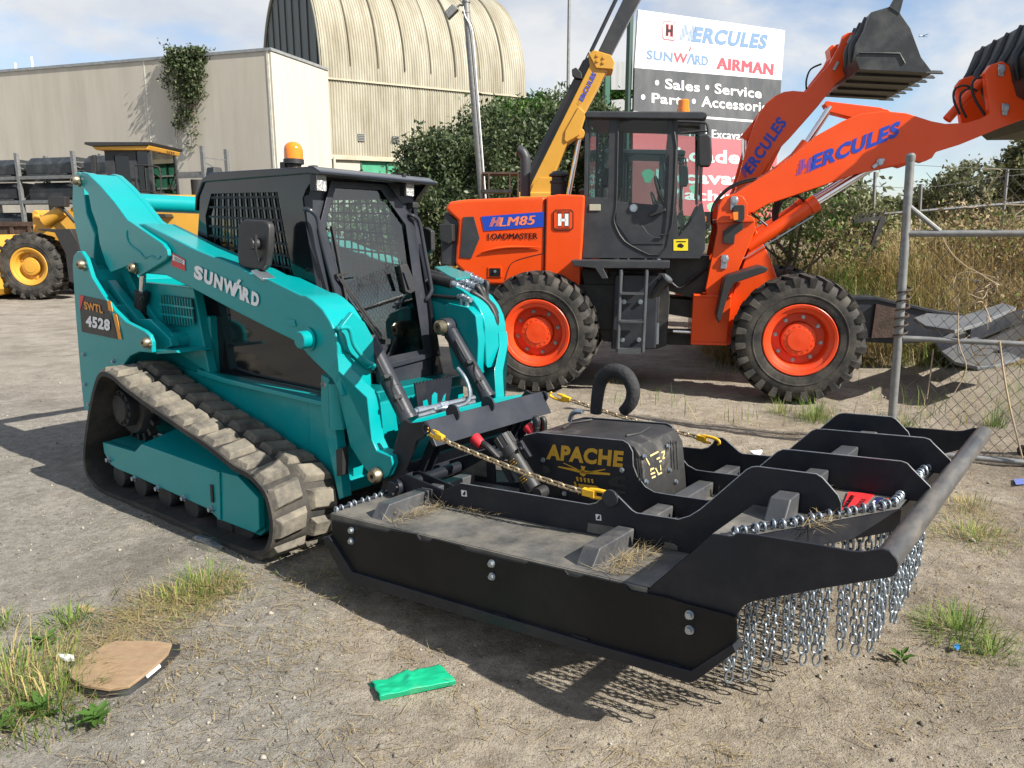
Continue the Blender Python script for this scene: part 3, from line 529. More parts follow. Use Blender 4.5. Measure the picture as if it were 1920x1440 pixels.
            for i in range(3): b.prism(P(.273, [(327, 481+i*3), (343, 489+i*3), (343, 490.2+i*3), (327, 482.2+i*3)]), .2722, .2732)
            b.build('sticker_lines', BLKV, A)
            # maker's lettering with the barless A and the lifted stroke on the W
            y = .273; b = MB(); A0, A1 = np.array([363.0, 521]), np.array([484.5, 577]); UP = np.array([1.8, -25.5])
            def seg(s_, x0, x1, w=.06):
                lettering(s_, bp(*(A0+(A1-A0)*x0), y), bp(*(A0+(A1-A0)*x1), y), bp(*(A0+(A1-A0)*x0+UP), y), None, None, w, mb=b)
            seg('S', 0, .135); seg('U', .155, .285); seg('N', .31, .44); seg('W', .45, .655); seg('R', .745, .865); seg('D', .885, 1)
            Q = lambda x, h: tuple(bp(*(A0+(A1-A0)*x+UP*h), y)[[0, 2]])
            b.prism([Q(.585, 0), Q(.63, 0), Q(.675, .72), Q(.70, .72), Q(.715, 0), Q(.755, 0), Q(.72, 1), Q(.665, 1)], y-.001, y); b.prism([Q(.64, 1.0), Q(.68, 1.0), Q(.715, 1.38), Q(.675, 1.38)], y-.001, y)
            b.build('lettering', WHITE, A, smooth=0)
        else:
            b = MB(); b.prism(P(1.35, [(834, 573), (842, 568), (878, 576), (893, 592), (898, 640), (895, 700), (880, 722), (850, 690), (840, 640)]), 1.345, 1.42); b.build('cylinder_bracket', TEAL, A, bevel=.006)
            b = MB(); b.tube([bp(u, v, 1.60) for u, v in ((893, 655), (908, 650), (925, 632), (940, 610), (942, 598), (937, 590))], .013, 10); b.build('grab_bar', TEAL, A)
            b = MB(); b.plate([M.bz(u, v, 1.50) for u, v in ((815, 500), (838, 498), (883, 514), (880, 519), (855, 522), (843, 517))], .008); b.build('hose_cover', TEAL, A, bevel=.002)
    b = MB(); a = bp(246, 379, .46); b.cyl(a, a+[0, .97, 0], .060, 24); b.build('cross_tube', TEAL, T)
    # --- tilt cylinders
    for pts, y in (((690, 640), (768, 790), .55), ((840, 612), (916, 748), 1.34)) and (((691, 636, 766, 786), .55), ((845, 622, 914, 745), 1.32)):
        u0, v0, u1, v1 = pts; a, c = bp(u0, v0, y), bp(u1, v1, y); d_ = c-a; b = MB(); b.cyl(a, c, .047, 24); b.cyl(a+d_*.62, a+d_*.63, .0485, 24); b.cyl(a+d_*.97, c+d_*.02, .052, 24); b.cyl(a+d_*.02, a+d_*.06, .049, 24)
        cy = b.build('tilt_cylinder', CHAR, T, bevel=.003)
        if y > 1: e = a-d_*.08; b = MB(); b.lathe([(.05, -.05), (.055, -.04), (.055, .04), (.05, .05)], e, (0, 1, 0), 20); b.build('cylinder_eye', CHAR, cy); b = MB(); b.lathe([(.045, 0), (.045, -.03), (.03, -.045), (.012, -.045), (.012, -.03), (0, -.03)], e-[0, .05, 0], (0, 1, 0), 20); b.build('eye_pin', BRASS, cy)
        o = np.array([.05, -.045, .0])
        b = MB(); b.tube([a+d_*.1+o, a+d_*.45+o*1.3, a+d_*.5+o*1.7+[.02, 0, .03], a+d_*.6+o*1.5, a+d_*.85+o*1.2], .008, 8); b.obox(a+d_*.45+o*1.2, d_, (0, 1, 0), np.cross(d_, (0, 1, 0)), .02, .05, .03); b.obox(a+d_*.7+o*1.2, d_, (0, 1, 0), np.cross(d_, (0, 1, 0)), .02, .05, .03); b.build('oil_pipe', PLASB, cy)
    b = MB(); b.tube([M.bp(u, v, y) for u, v, y in ((858, 690, 1.2), (872, 708, 1.2), (880, 730, 1.2), (878, 752, 1.15), (860, 762, 1.05), (835, 764, .95), (812, 770, .9))], .011, 10); b.build('steel_hose', ZINC, T)
    # --- hoses on the far arm
    for i in range(4):
        o = np.array([.01*i, .030*i, .020*(i % 2)+.012*i]); f0, f1 = bp(846, 531, 1.42)+o, bp(884, 548, 1.45)+o; d_ = f1-f0; b = MB()
        for t0, t1, rr in ((0, .3, .024), (.3, .36, .028), (.36, .55, .017), (.55, .6, .024), (.6, .75, .017), (.75, .8, .022), (.8, 1, .019)): b.cyl(f0+d_*t0, f0+d_*t1, rr, 12)
        b.build('hose_coupling', ZINC, T, bevel=.002)
        b = MB(); b.tube([f1-d_*.05, f1+d_*.12]+[bp(u-i*2, v-i, y_)+[.004*i, .012*i, 0] for u, v, y_ in ((908, 563, 1.5), (922, 580, 1.52), (930, 604, 1.53), (928, 630, 1.54), (918, 655, 1.54), (910, 676, 1.54), (907, 692, 1.54))], .0175, 10); b.build('hose', HOSE, T, smooth=60)
    b = MB(); b.tube([bp(u, v, 1.54) for u, v in ((909, 668), (913, 700), (920, 722), (930, 745), (938, 768), (942, 790))], [.040, .052, .054, .052, .05, .045], 14); b.build('hose_sleeve', CLOTHB, T, smooth=60)
    b = MB(); b.cyl(bp(800, 520, 1.42), bp(850, 532, 1.42), .034, 14); b.cyl(bp(800, 512, 1.46), bp(852, 528, 1.46), .03, 14); b.build('hose_bundle', HOSE, T)
    b = MB(); b.cyl(bp(800, 553, 1.38), bp(868, 560, 1.38), .012, 10); b.build('hose', HOSE, T); b = MB()
    for u, v in ((866, 557), (876, 562)): p = bp(u, v, 1.38); b.cyl(p+[0, 0, -.06], p+[0, 0, .02], .014, 8); b.cyl(p+[-.03, 0, 0], p+[.03, 0, 0], .016, 8)
    b.build('pipe_union', ZINC, T)
    b = MB(); b.plate([bp(u, v, 1.37) for u, v in ((800, 560), (836, 572), (836, 616), (800, 606))], .01); b.build('arm_inner_plate', TEAL, T)
    # --- cab
    K = T
    CY0, CY1 = .50, 1.36
    top = P(CY0, [(396, 331), (592, 316), (589, 330), (573, 356), (521, 360), (396, 363), (381, 372), (374, 392), (375, 365), (382, 345)])
    lef = P(CY0, [(374, 392), (381, 372), (396, 363), (385, 405), (396, 520), (375, 590), (370, 540), (370, 450)])
    rig = P(CY0, [(521, 360), (573, 356), (567, 372), (573, 420), (598, 561), (612, 640), (620, 700), (600, 700), (558, 560)])
    bot = P(CY0, [(396, 520), (558, 560), (600, 700), (620, 700), (615, 748), (431, 710), (388, 697), (375, 590)])
    for a0, a1 in ((CY0, CY0+.03), (CY1-.03, CY1)):
        b = MB(); [b.prism(q, a0, a1) for q in (top, lef, rig, bot)]; b.build('cab_side_wall', BLKG, K)
    b = MB(); b.box(.62, 1.60, CY0+.02, CY1-.02, 1.965, 2.005); z0 = 1.99
    b.prism([(.60, 1.965), (1.58, 1.975), (1.68, 1.965), (1.685, 1.98), (1.62, 2.012), (.66, 2.02), (.56, 1.985), (.48, 1.9), (.46, 1.8), (.475, 1.8), (.5, 1.88), (.57, 1.96)], CY0-.012, CY1+.012)
    b.build('cab_roof', BLKG, K, bevel=.008)
    b = MB(); b.box(.47, .50, CY0+.02, CY1-.02, .85, 1.15); b.box(.47, .50, CY0+.02, CY1-.02, 1.75, 1.86); b.box(.47, .50, CY0+.02, CY0+.14, 1.1, 1.8); b.box(.47, .50, CY1-.14, CY1-.02, 1.1, 1.8)
    for i in range(9): b.box(.48, .492, CY0+.18+i*.06, CY0+.19+i*.06, 1.1, 1.8)
    for i in range(6): b.box(.47, .484, CY0+.1, CY1-.1, 1.2+i*.1, 1.21+i*.1)
    b.build('cab_rear_wall', BLKG, K)
    b = MB(); b.box(.5, 1.6, CY0+.03, CY1-.03, .80, .84); b.build('cab_floor', DKIRON, K)
    for y in (CY0+.008, CY1-.016):
        b = MB()
        for i in range(12):
            f = (i+.5)/12; b.bar((*bp(396+f*125, 363-f*3, CY0)[[0]], y, bp(396+f*125, 363-f*3, CY0)[2]), (bp(394+f*166, 524+f*40, CY0)[0], y, bp(394+f*166, 524+f*40, CY0)[2]), .009, .008, (0, 1, 0))
        for i in range(9):
            f = (i+.3)/9; p, q = bp(394, 365+f*160, CY0), bp(521+f*38, 362+f*202, CY0); b.bar((p[0]-.02, y, p[2]), (q[0], y, q[2]), .012, .008, (0, 1, 0))
        b.build('side_grille', MOWB, K)
        a4 = [bp(u, v, CY0) for u, v in ((390, 362), (522, 358), (560, 566), (394, 524))]; b = MB(); b.plate([(p[0], y+.012, p[2]) for p in a4], .003); b.build('side_pane', GLK if y < 1 else GLW, K, smooth=0)
    NF, DF = (1, 0, .12), 1.756
    fp = lambda u, v, d=0: M.bn(u, v, NF, DF+d)
    inner = [(629, 352), (713, 356), (760, 422), (774, 523), (794, 655), (718, 671), (655, 590), (610, 425)]
    outer = [(620, 338), (724, 345), (776, 410), (792, 523), (818, 668), (700, 690), (634, 600), (598, 425)]
    b = MB(); n8 = 8; vs = [fp(u, v, .02) for u, v in outer]+[fp(u, v, .02) for u, v in inner]+[fp(u, v, -.02) for u, v in outer]+[fp(u, v, -.02) for u, v in inner]; fs = []
    for i in range(n8): j = (i+1) % n8; fs += [(i, j, n8+j, n8+i), (2*n8+i, 3*n8+i, 3*n8+j, 2*n8+j), (i, 2*n8+i, 2*n8+j, j), (n8+i, n8+j, 3*n8+j, 3*n8+i)]
    b.add(vs, fs); b.build('door_frame', CHAR, K, bevel=.006)
    b = MB(); b.plate([fp(u, v, .002) for u, v in [(625, 350), (716, 354), (764, 422), (778, 523), (798, 657), (715, 674), (650, 592), (606, 425)]], .005); b.build('windscreen', GLD, K, smooth=0)
    b = MB(); b.plate([fp(u, v, -.03) for u, v in [(566, 368), (578, 352), (590, 335), (624, 336), (604, 425), (640, 600), (665, 690), (628, 700), (598, 561), (572, 420)]], .05, True); b.plate([fp(u, v, -.03) for u, v in [(716, 338), (798, 350), (775, 372), (766, 400), (786, 440), (822, 668), (800, 672), (780, 523), (768, 412)]], .05, True)
    b.build('front_pillar', CHAR, K, bevel=.006)
    b = MB(); b.plate([fp(u, v, -.035) for u, v in [(590, 330), (800, 346), (798, 362), (720, 352), (626, 344), (590, 345)]], .04, True); b.build('front_header', BLKG, K, bevel=.004)
    b = MB(); b.plate([M.bx(u, v, 1.63) for u, v in ((700, 692), (818, 667), (826, 700), (805, 770), (722, 790))], -.03); b.build('front_sill', CHAR, K, bevel=.005)
    b = MB(); b.plate([M.bx(u, v, 1.68) for u, v in ((700, 688), (806, 663), (808, 671), (702, 699))], .02); b.build('sill_lip', CHAR, K, bevel=.004)
    b = MB(); b.tube([fp(u, v, d_) for u, v, d_ in ((571, 392, 0), (578, 393, .05), (588, 399, .06), (596, 412, .06), (603, 450, .06), (616, 500, .06), (632, 560, .06), (636, 575, .06), (632, 585, .03), (622, 590, -.02))], .0125, 10); b.build('grab_handle', CHAR, K)
    b = MB(); b.tube([fp(u, v, d_) for u, v, d_ in ((764, 402, -.02), (770, 403, .04), (782, 410, .05), (788, 425, .05), (798, 480, .05), (808, 535, .05), (808, 548, .05), (799, 562, .03), (794, 567, -.01))], .0125, 10); b.build('grab_handle', CHAR, K)
    for u, v in ((596, 343), (762, 354)):
        p = fp(u, v, .09); b = MB(); b.obox(p, (0, 1, 0), (0, 0, 1), (1, 0, -.1), .07, .09, .05); w = b.build('work_light', PLASB, K, bevel=.006); b = MB(); b.obox(p+[.028, 0, 0], (0, 1, 0), (0, 0, 1), (1, 0, -.1), .062, .08, .006); b.build('lens', LENS, w); b = MB(); b.box(p[0]-.06, p[0]-.01, p[1]-.012, p[1]+.012, p[2]+.03, p[2]+.09); b.build('bracket', PLASB, w)
    b = MB(); b.plate([fp(u, v, .03) for u, v in ((750, 497), (764, 494), (775, 520), (780, 545), (770, 551), (761, 547))], .03); dh = b.build('door_handle', PLASB, K, bevel=.005); b = MB(); b.bar(fp(757, 510, .07), fp(768, 543, .07), .018, .02, (1, 0, 0)); b.build('handle_bar', CHAR, dh, bevel=.003)
    b = MB(); pv = fp(722, 640, .03); b.bar(pv, fp(640, 522, .04), .012, .008, (1, 0, 0)); b.bar(fp(712, 635, .03), fp(632, 516, .04), .010, .006, (1, 0, 0)); b.bar(fp(630, 516, .035), fp(650, 514, .035), .015, .012, (1, 0, 0)); b.bar(fp(622, 424, .03), fp(652, 582, .03), .014, .02, (1, 0, 0)); b.obox(pv, (0, 1, 0), (0, 0, 1), (1, 0, 0), .04, .03, .05); b.build('wiper', PLASB, K)
    # beacon, mirror, seat
    a = bp(551, 309, .78); bk = MB(); bk.lathe([(.04, -.02), (.044, .0), (.06, .005), (.06, .03), (.055, .033)], a, (0, 0, 1), 24); be = bk.build('beacon', PLASB, K); b = MB(); b.lathe([(.055, .03), (.055, .085), (.05, .105), (.038, .12), (.018, .13), (0, .132)], a, (0, 0, 1), 28); b.build('amber_dome', AMBER, be)
    b = MB(); b.box(a[0]-.07, a[0]-.02, a[1]-.05, a[1]+.05, a[2]-.05, a[2]+.015); b.build('bracket', PLASB, be, bevel=.004)
    p = bp(402, 322, .56); b = MB(); b.obox(p, (1, 0, 0), (0, 1, 0), (0, 0, 1), .09, .07, .05, .8); b.build('roof_hook', PLASB, K, bevel=.006)
    b = MB(); mp = P(.30, [(446, 424), (450, 415), (458, 411), (492, 413), (501, 417), (504, 428), (502, 470), (498, 497), (490, 507), (455, 503), (446, 496), (444, 478)]); b.prism(mp, .30, .345); mi = b.build('mirror', PLASB, K, bevel=.014, seg=3)
    b = MB(); c = bp(480, 457, .29); b.lathe([(.03, .02), (.032, -.02), (.026, -.035), (0, -.035)], c, (0, 1, 0), 16); b.tube([bp(480, 440, .27), bp(480, 470, .27), bp(486, 490, .30), bp(494, 514, .36)], .007, 8); b.build('mirror_arm', PLASB, mi)
    b = MB(); b.obox(bp(494, 516, .3), (1, 0, -.4), (0, 1, 0), (.4, 0, 1), .11, .08, .015); b.build('mirror_foot', ZINC, mi, bevel=.003)
    b = MB(); p = fp(775, 385, .03); b.obox(p, (0, 1, 0), (0, 0, 1), (1, 0, 0), .05, .04, .05); b.prism(P(1.45, [(777, 430), (786, 425), (798, 432), (799, 470), (786, 480), (778, 470)]), 1.5, 1.54); b.build('far_mirror', PLASB, K, bevel=.01)
    b = MB(); b.obox((.72, .94, 1.28), (0, 1, 0), (.2, 0, 1), (1, 0, -.2), .42, .62, .1); b.obox((.95, .94, .98), (1, 0, 0), (0, 1, 0), (0, 0, 1), .45, .44, .12); b.obox((.66, .94, 1.66), (0, 1, 0), (.2, 0, 1), (1, 0, -.2), .24, .16, .08); b.build('seat', SEATM, K, bevel=.03, seg=3)
    b = MB(); b.box(.8, 1.3, .6, .68, .84, 1.12); b.box(.8, 1.3, 1.2, 1.28, .84, 1.12); b.cyl((1.25, .64, 1.1), (1.3, .64, 1.32), .012, 8); b.cyl((1.25, 1.24, 1.1), (1.3, 1.24, 1.32), .012, 8); b.lathe([(.0, 0), (.025, .01), (.025, .05), (0, .07)], (1.3, .64, 1.3), (0, 0, 1), 12); b.lathe([(.0, 0), (.025, .01), (.025, .05), (0, .07)], (1.3, 1.24, 1.3), (0, 0, 1), 12); b.build('armrest', SEATM, K, bevel=.01)
    # --- toothed step between the arms
    st = [(778, 718)]
    for i in range(11):
        u = 778+i*6.4; v = 718-i*1.3; st += [(u+2.4, v+4), (u+5.2, v-1)]
    st += [(848, 703), (846, 730), (837, 774), (787, 790), (782, 750)]
    def ux(l, x): return [M.bx(u, v, x) for u, v in l]
    b = MB(); b.plate(ux(st, 2.02), .012); stp = b.build('toothed_step', MOWB, T)
    b = MB()
    for q in (((793, 752), (801, 749), (806, 770), (805, 783), (796, 785)), ((810, 742), (815, 735), (820, 738), (820, 760), (814, 769), (809, 764)), ((832, 742), (836, 738), (834, 752), (827, 772), (822, 773))): b.plate(ux(q, 2.022), .013)
    b.build('step_slots', TEAL, stp)
    b = MB()
    for i in range(3): p = M.bp(776, 772+i*9, .75); b.cyl(p, p+[0, .5, .0], .016, 10); b.cyl(p+[0, .02, 0], p+[0, .08, 0], .022, 10); b.cyl(p+[0, .2, 0], p+[0, .26, 0], .022, 6)
    b.build('quick_coupling', ZINC, T)
    b = MB(); b.box(1.83, 1.87, .5, 1.4, .34, .75); b.build('front_plate', TEAL, T, bevel=.004)
    b = MB(); b.plate(ux(((712, 920), (745, 905), (760, 790), (930, 745), (1010, 735), (1000, 800), (920, 840)), 2.16), -.02); b.build('hitch_plate', TEAL, T, bevel=.003)
    return T
track_loader()
# ------------------------------------------------------------------ black brush mower carried on the loader's hitch
def chain_links(path, pitch, L, w, r, n=7, seg=12, start=0):
    """oval links threaded along a path"""
    b = MB(); P = [np.array(p, float) for p in path]; d = np.r_[0, np.cumsum([np.linalg.norm(P[i+1]-P[i]) for i in range(len(P)-1)])]; A = np.array(P)
    at = lambda q: np.array([np.interp(q, d, A[:, i]) for i in range(3)]); k = int(d[-1]/pitch); ref = None
    for i in range(k):
        q = (i+.5)*pitch; c = at(q); t = at(q+pitch*.3)-at(q-pitch*.3); t = t/np.linalg.norm(t); u, v = _basis(t)
        if ref is not None: u = ref-t*np.dot(ref, t); u = u/np.linalg.norm(u); v = np.cross(t, u)
        ref = u; s_ = u if (i+start) % 2 else v
        s_ = _n(s_+.35*(v if (i+start) % 2 else -u)); pts = []
        for j in range(seg):
            a = 2*PI*j/seg; ca, sa = math.cos(a), math.sin(a); e = (L/2-w/2) if ca > 0 else -(L/2-w/2); pts.append(c+t*(ca*(w/2-r)+e)+s_*sa*(w/2-r))
        b.tube(pts, r, n, closed=True)
    return b
def mower():
    T = empty('brush_mower', M, 'wide black front mounted brush mower with hanging chain curtain', 'brush mower', base=(3.3, .95, .1))
    bp, P = M.bp, M.P; XC = 1.89
    dk = lambda x: .392+.078*(x-2.3) if x < 3.886 else (.516+(x-3.886)*1.16 if x < 4.09 else .757+.06*(x-4.09))
    mir = lambda y: XC-y
    # deck: main plate, ramp and raised front shelf with a trapezoid nose
    b = MB(); vs = []
    for x in (2.24, 3.886, 4.09): vs += [(x, .05, dk(x)), (x, XC-.05, dk(x))]
    nose = [(4.165, .055), (4.51, .61), (4.52, 1.30), (4.18, 1.835)]
    vs += [(x, y, dk(x)) for x, y in nose]; lo = [(x, y, z-.012) for x, y, z in vs]; k = len(vs)
    fs = [(0, 1, 3, 2), (2, 3, 5, 4), (4, 5, 9, 8, 7, 6)]; b.add(vs+lo, fs+[tuple(i+k for i in reversed(f)) for f in fs]+[(0, k, k+1, 1)])
    deck = b.build('deck', DECK, T)
    for ya_, yb_ in ((.0425, .0515), (XC-.0515, XC-.0425)):
        b = MB(); b.prism([(2.24, dk(2.24)-.001), (3.88, dk(3.88)-.001), (3.88, dk(3.88)-.075), (2.24, dk(2.24)-.075)], ya_, yb_); b.build('deck_edge', DECK, deck, bevel=.003)
    b = MB()
    for (xa, ya), (xb, yb) in zip(nose, nose[1:]):
        p0, p1 = np.array([xa, ya, dk(xa)]), np.array([xb, yb, dk(xb)]); b.plate([p0+[.006, 0, -.002], p1+[.006, 0, -.002], p1+[.006, 0, -.075], p0+[.006, 0, -.075]], .008)
    b.build('front_lip', MOWB, deck); MB().box(2.235, 2.25, .06, 1.83, .30, .38).build('rear_lip', MOWB, deck)
    b = MB(); rp = [np.array([x-.022, y+(.02 if i == 0 else 0), dk(x)+.014]) for i, (x, y) in enumerate(nose)]
    for p_, q_ in zip(rp, rp[1:]): b.cyl(p_, q_, .0065, 8)
    b.tube([(2.25, .08, .40), (2.25, 1.81, .40)], .0065, 8); b.build('chain_rod', CHAR, deck)
    # side skirts
    top = [(622, 976), (727, 998), (730, 994), (781, 1002), (787, 1012), (804, 1016), (810, 1010), (862, 1023), (871, 1031), (983, 1058), (990, 1054), (1058, 1069), (1065, 1078), (1087, 1084), (1094, 1078), (1169, 1096), (1181, 1108), (1250, 1121), (1288, 1133), (1365, 1153), (1377, 1158), (1380, 1168), (1380, 1204), (1302, 1256), (1123, 1208), (665, 1072), (622, 1004)]
    skid = [(609, 1006), (621, 1003), (640, 1030), (665, 1070), (760, 1098), (1123, 1206), (1300, 1254), (1378, 1203), (1384, 1218), (1310, 1272), (1296, 1277), (1280, 1272), (660, 1090), (650, 1082)]
    skp, sdp = P(.03, top), P(.03, skid)
    for near in (True, False):
        y0 = .03 if near else mir(.042); b = MB(); b.prism(skp, y0, y0+.012); s = b.build('side_skirt', SKIRTB, T, bevel=.002)
        ya, yb = (.012, .075) if near else (mir(.075), mir(.012)); b = MB(); b.prism(sdp, ya, yb); b.build('skid_shoe', MOWB, s, bevel=.004)
        for u, v in ((660, 994), (660, 1014), (923, 1056), (924, 1080), (1294, 1152), (1294, 1180)):
            a = bp(u, v, .03); b = MB(); b.bolt((a[0], y0 if near else y0+.012, a[2]), (0, -1 if near else 1, 0), .0115, .017); b.build('bolt', ZINC, s)
        if near:
            for u in (690, 790, 940, 1090, 1265):
                f = (u-665)/(1302-665); v = 1071+(1253-1071)*f; b = MB(); b.prism(P(.03, [(u-14, v-4), (u+14, v+4), (u+14, v+7), (u-14, v-1)]), .022, .03); b.build('weld_tab', MOWB, s)
    # four long ribs and two outer arms that carry the front bar
    r1 = P(.40, [(826, 921), (863, 906), (960, 922), (1104, 946), (1118, 943), (1127, 935), (1131, 926), (1138, 921), (1147, 921), (1155, 927), (1185, 957), (1193, 962), (1272, 974), (1293, 968), (1314, 955), (1400, 881), (1410, 876), (1421, 875), (1531, 889), (1542, 896), (1571, 929), (1577, 944), (1577, 962)])
    r2 = P(.735, [(975, 825), (983, 817), (1007, 811), (1168, 826), (1178, 832), (1186, 847), (1187, 873), (1195, 894), (1210, 913), (1227, 923), (1250, 927), (1325, 938)])
    r2 += [tuple(bp(u, v, .735)[[0, 2]]) for u, v in ((1345, 936), (1365, 925), (1458, 847), (1468, 843), (1487, 844), (1690, 865), (1701, 869), (1709, 878), (1744, 913), (1747, 928))]
    def under(poly):
        xs = sorted([poly[-1][0], 4.09, 3.886, poly[0][0]], reverse=True); return poly+[(x, dk(x)-.004) for x in xs if x <= poly[-1][0]+.001]
    r2[0] = (r2[0][0], r2[0][1])
    for poly, ys in ((r1, (.40, XC-.40)), (r2, (.735, XC-.735))):
        q = under(poly)
        for i, y in enumerate(ys):
            b = MB(); b.prism(q, y, y+.012); rb = b.build('rib_plate', MOWB, T, bevel=.0025)
            e = MB(); e.tube([(x, y+.001, z+.0005) for x, z in poly[1:]], .0022, 5); e.build('bare_edge', EDGEM, rb)  # thin pale metal line following the top edge of each rib
    arm = P(.05, [(1212, 1108), (1225, 1098), (1337, 1001), (1354, 1002), (1373, 1006), (1383, 999), (1417, 1002), (1530, 1020), (1600, 1033), (1619, 1034), (1637, 1031), (1654, 1028), (1668, 1032), (1680, 1045), (1685, 1058), (1683, 1072), (1675, 1080), (1662, 1083), (1540, 1103), (1412, 1127), (1395, 1135), (1384, 1150), (1380, 1166), (1365, 1160), (1250, 1135)])
    for y0 in (.045, mir(.057)):
        b = MB(); b.prism(arm, y0, y0+.012); a = b.build('push_bar_arm', MOWB, T, bevel=.0025)
    a, c = bp(1659, 1056, .057), bp(1843, 813, 1.83); b = MB(); b.cyl((a[0], .057, a[2]), (c[0], 1.833, c[2]), .034, 24); b.build('push_bar', mat('worn_tube', (.07, .07, .072), .35, .4, var=.4, scale=5, dirt=(.3, .26, .2), dscale=9, damt=.6, dlo=.45, dhi=.75, stretch=(1, .3, 1), bump=.03), T)
    # cross tubes on the deck
    def ctube(x, y0, y1, l0=True, l1=True, w=.075, h=.062):
        b = MB(); zt = dk(x); c0, c1 = (.05 if l0 else 0), (.05 if l1 else 0); vs = []
        for sx in (-1, 1):
            dz = sx*w/2*.078; vs += [(x+sx*w/2, y0, zt+dz), (x+sx*w/2, y0+c0, zt+h+dz), (x+sx*w/2, y1-c1, zt+h+dz), (x+sx*w/2, y1, zt+dz)]
        b.add(vs, [(0, 1, 2, 3), (7, 6, 5, 4), (0, 4, 5, 1), (1, 5, 6, 2), (2, 6, 7, 3)]); b.build('cross_tube', TUBEM, T, bevel=.007, seg=3)
    for x in (2.50, 3.60): ctube(x, .09, .398, True, False); ctube(x, .414, .733, False, False); ctube(x, XC-.398, XC-.09, False, True); ctube(x, XC-.733, XC-.412, False, False)
    ctube(3.60, .75, 1.15, False, False)
    for y0, y1, a_, c_ in ((.255, .398, True, False), (.414, .733, False, False), (.749, 1.153, False, False), (1.169, 1.476, False, False)): ctube(4.21, y0, y1, a_, c_, .07, .07)
    # window cut-outs read as light plates, and lifting-point stickers
    for poly in ([(757, 932), (797, 937), (800, 939), (801, 956), (757, 951)], [(1103, 980), (1150, 988), (1157, 992), (1158, 1009), (1101, 997)], [(1246, 1016), (1262, 1019), (1270, 1024), (1271, 1032), (1246, 1029)]):
        b = MB(); b.prism(P(.4, [(u+(0 if u > 900 else 16), v-(0 if u > 900 else 2)) for u, v in poly]), .3985, .40); b.build('deck_notch', DECK, T)
    for u, v in ((870, 925), (1122, 970)):
        b = MB(); b.prism(P(.4, [(u-5, v-6.5), (u+5, v-5), (u+6, v+6), (u-4, v+5)]), .398, .3995); s = b.build('lifting_sticker', WHITE, T); b = MB(); b.prism(P(.397, [(u-3, v+2), (u+1, v-4), (u+3, v-3), (u+2, v+4), (u-2, v+3)]), .3965, .3978); b.build('hook_mark', BLKV, s)
    # motor housing between the middle ribs, with lettering cut through the side
    hz = [(x, z) for x, z in r2[1:5]]; hx = [(r2[1][0]-.02, dk(3)+.02)]+[(x-.004, z-.006) for x, z in r2[1:4]]
    xe, ze = r2[3]; hx += [(xe+.05, ze-.02), (xe+.09, ze-.07), (xe+.125, dk(xe)+.02)]
    b = MB(); b.prism(hx, .749, XC-.735); H = b.build('motor_housing', mat('sooty_black', (.022, .021, .021), .55, var=.4, scale=8, dirt=(.3, .27, .23), dscale=4, damt=.5, dlo=.55, dhi=.75, bump=.04), T, bevel=.012, seg=3)
    zt = ze; b = MB()
    for (u0, v0, um, vm, u1, v1) in ((1055, 803, 1070, 793, 1109, 787), (1174, 817, 1200, 812, 1218, 801)):
        A = [M.bz(u, v, r2[2][1]+.010 if u < 1150 else ze-.004) for u, v in ((u0, v0), (um, vm), (u1, v1))]
        b.tube([(p[0], p[1], p[2]) for p in A], .006, 6)
    b.build('top_slot', DKIRON, H)
    FN = _n((ze-.07-dk(xe)-.02, 0, .035)); fx = lambda u, v, o=.002: M.bn(u, v, FN, FN@np.array([xe+.09, 0, ze-.07])+o)
    b = MB()
    for u in (1194, 1198): b.bar(fx(u-.5, 860), fx(u+4, 902), .006, .003, FN)
    for u in (1258, 1263, 1269): b.bar(fx(u-1, 826), fx(u+2, 880), .007, .003, FN)
    b.build('front_slot', DKIRON, H)
    b = MB()
    for p in (((1219, 855), (1234, 847)), ((1240, 849), (1246, 846)), ((1231, 861), (1237, 858)), ((1236, 866), (1240, 864)), ((1210, 857), (1218, 872)), ((1220, 880), (1226, 878)), ((1220, 889), (1228, 886)), ((1222, 896), (1229, 893)), ((1229, 878), (1234, 888)), ((1238, 872), (1239, 882)), ((1233, 890), (1241, 886)), ((1242, 860), (1246, 858)), ((1246, 848), (1243, 858)), ((1220, 878), (1220, 884))): b.bar(fx(*p[0]), fx(*p[1]), .007, .002, FN)
    b.build('lettering', mat('pale_yellow', (.75, .6, .25), .5), H)
    for u, v in ((1207, 856), (1251, 837), (1254, 881), (1210, 903), (1266, 903)): bb = MB(); bb.bolt(fx(u, v), FN, .009, .012); bb.build('bolt', ZINC, H)
    y = .7335; GLDV = mat('gold_yellow', (.55, .30, .02), .45); lettering('APACHE', bp(1024, 861, y), bp(1167, 877, y), bp(1026, 832, y), GLDV, H, .05)
    b = MB(); q = lambda l: b.prism(P(y, l), y-.001, y)
    q([(1046, 876), (1047, 874), (1095, 882), (1144, 887), (1144, 891), (1094, 888)]); q([(1055, 868), (1058, 868), (1098, 886), (1094, 887)]); q([(1092, 886), (1135, 879), (1135, 881), (1096, 889)])
    q([(1089, 873), (1098, 875), (1096, 880), (1099, 890), (1094, 894), (1087, 889), (1091, 881)])
    q([(1084, 907), (1118, 911), (1128, 917), (1120, 920), (1086, 914)]); q([(1076, 903), (1079, 903), (1082, 912), (1079, 914)]); q([(1081, 920), (1088, 921), (1085, 928)])
    for i in range(5): u = 1080+i*7; q([(u, 894+i), (u+4, 894+i), (u+5, 902+i), (u+2, 902+i)])
    b.build('helicopter_emblem', GLDV, H, smooth=0)
    b = MB(); q = lambda l: b.prism(P(y, l), y-.001, y)
    q([(1150, 892), (1174, 893), (1175, 899), (1160, 900), (1158, 907), (1174, 909), (1174, 914), (1144, 911), (1139, 904)]); q([(1146, 917), (1174, 921), (1174, 926), (1150, 925), (1144, 922)])
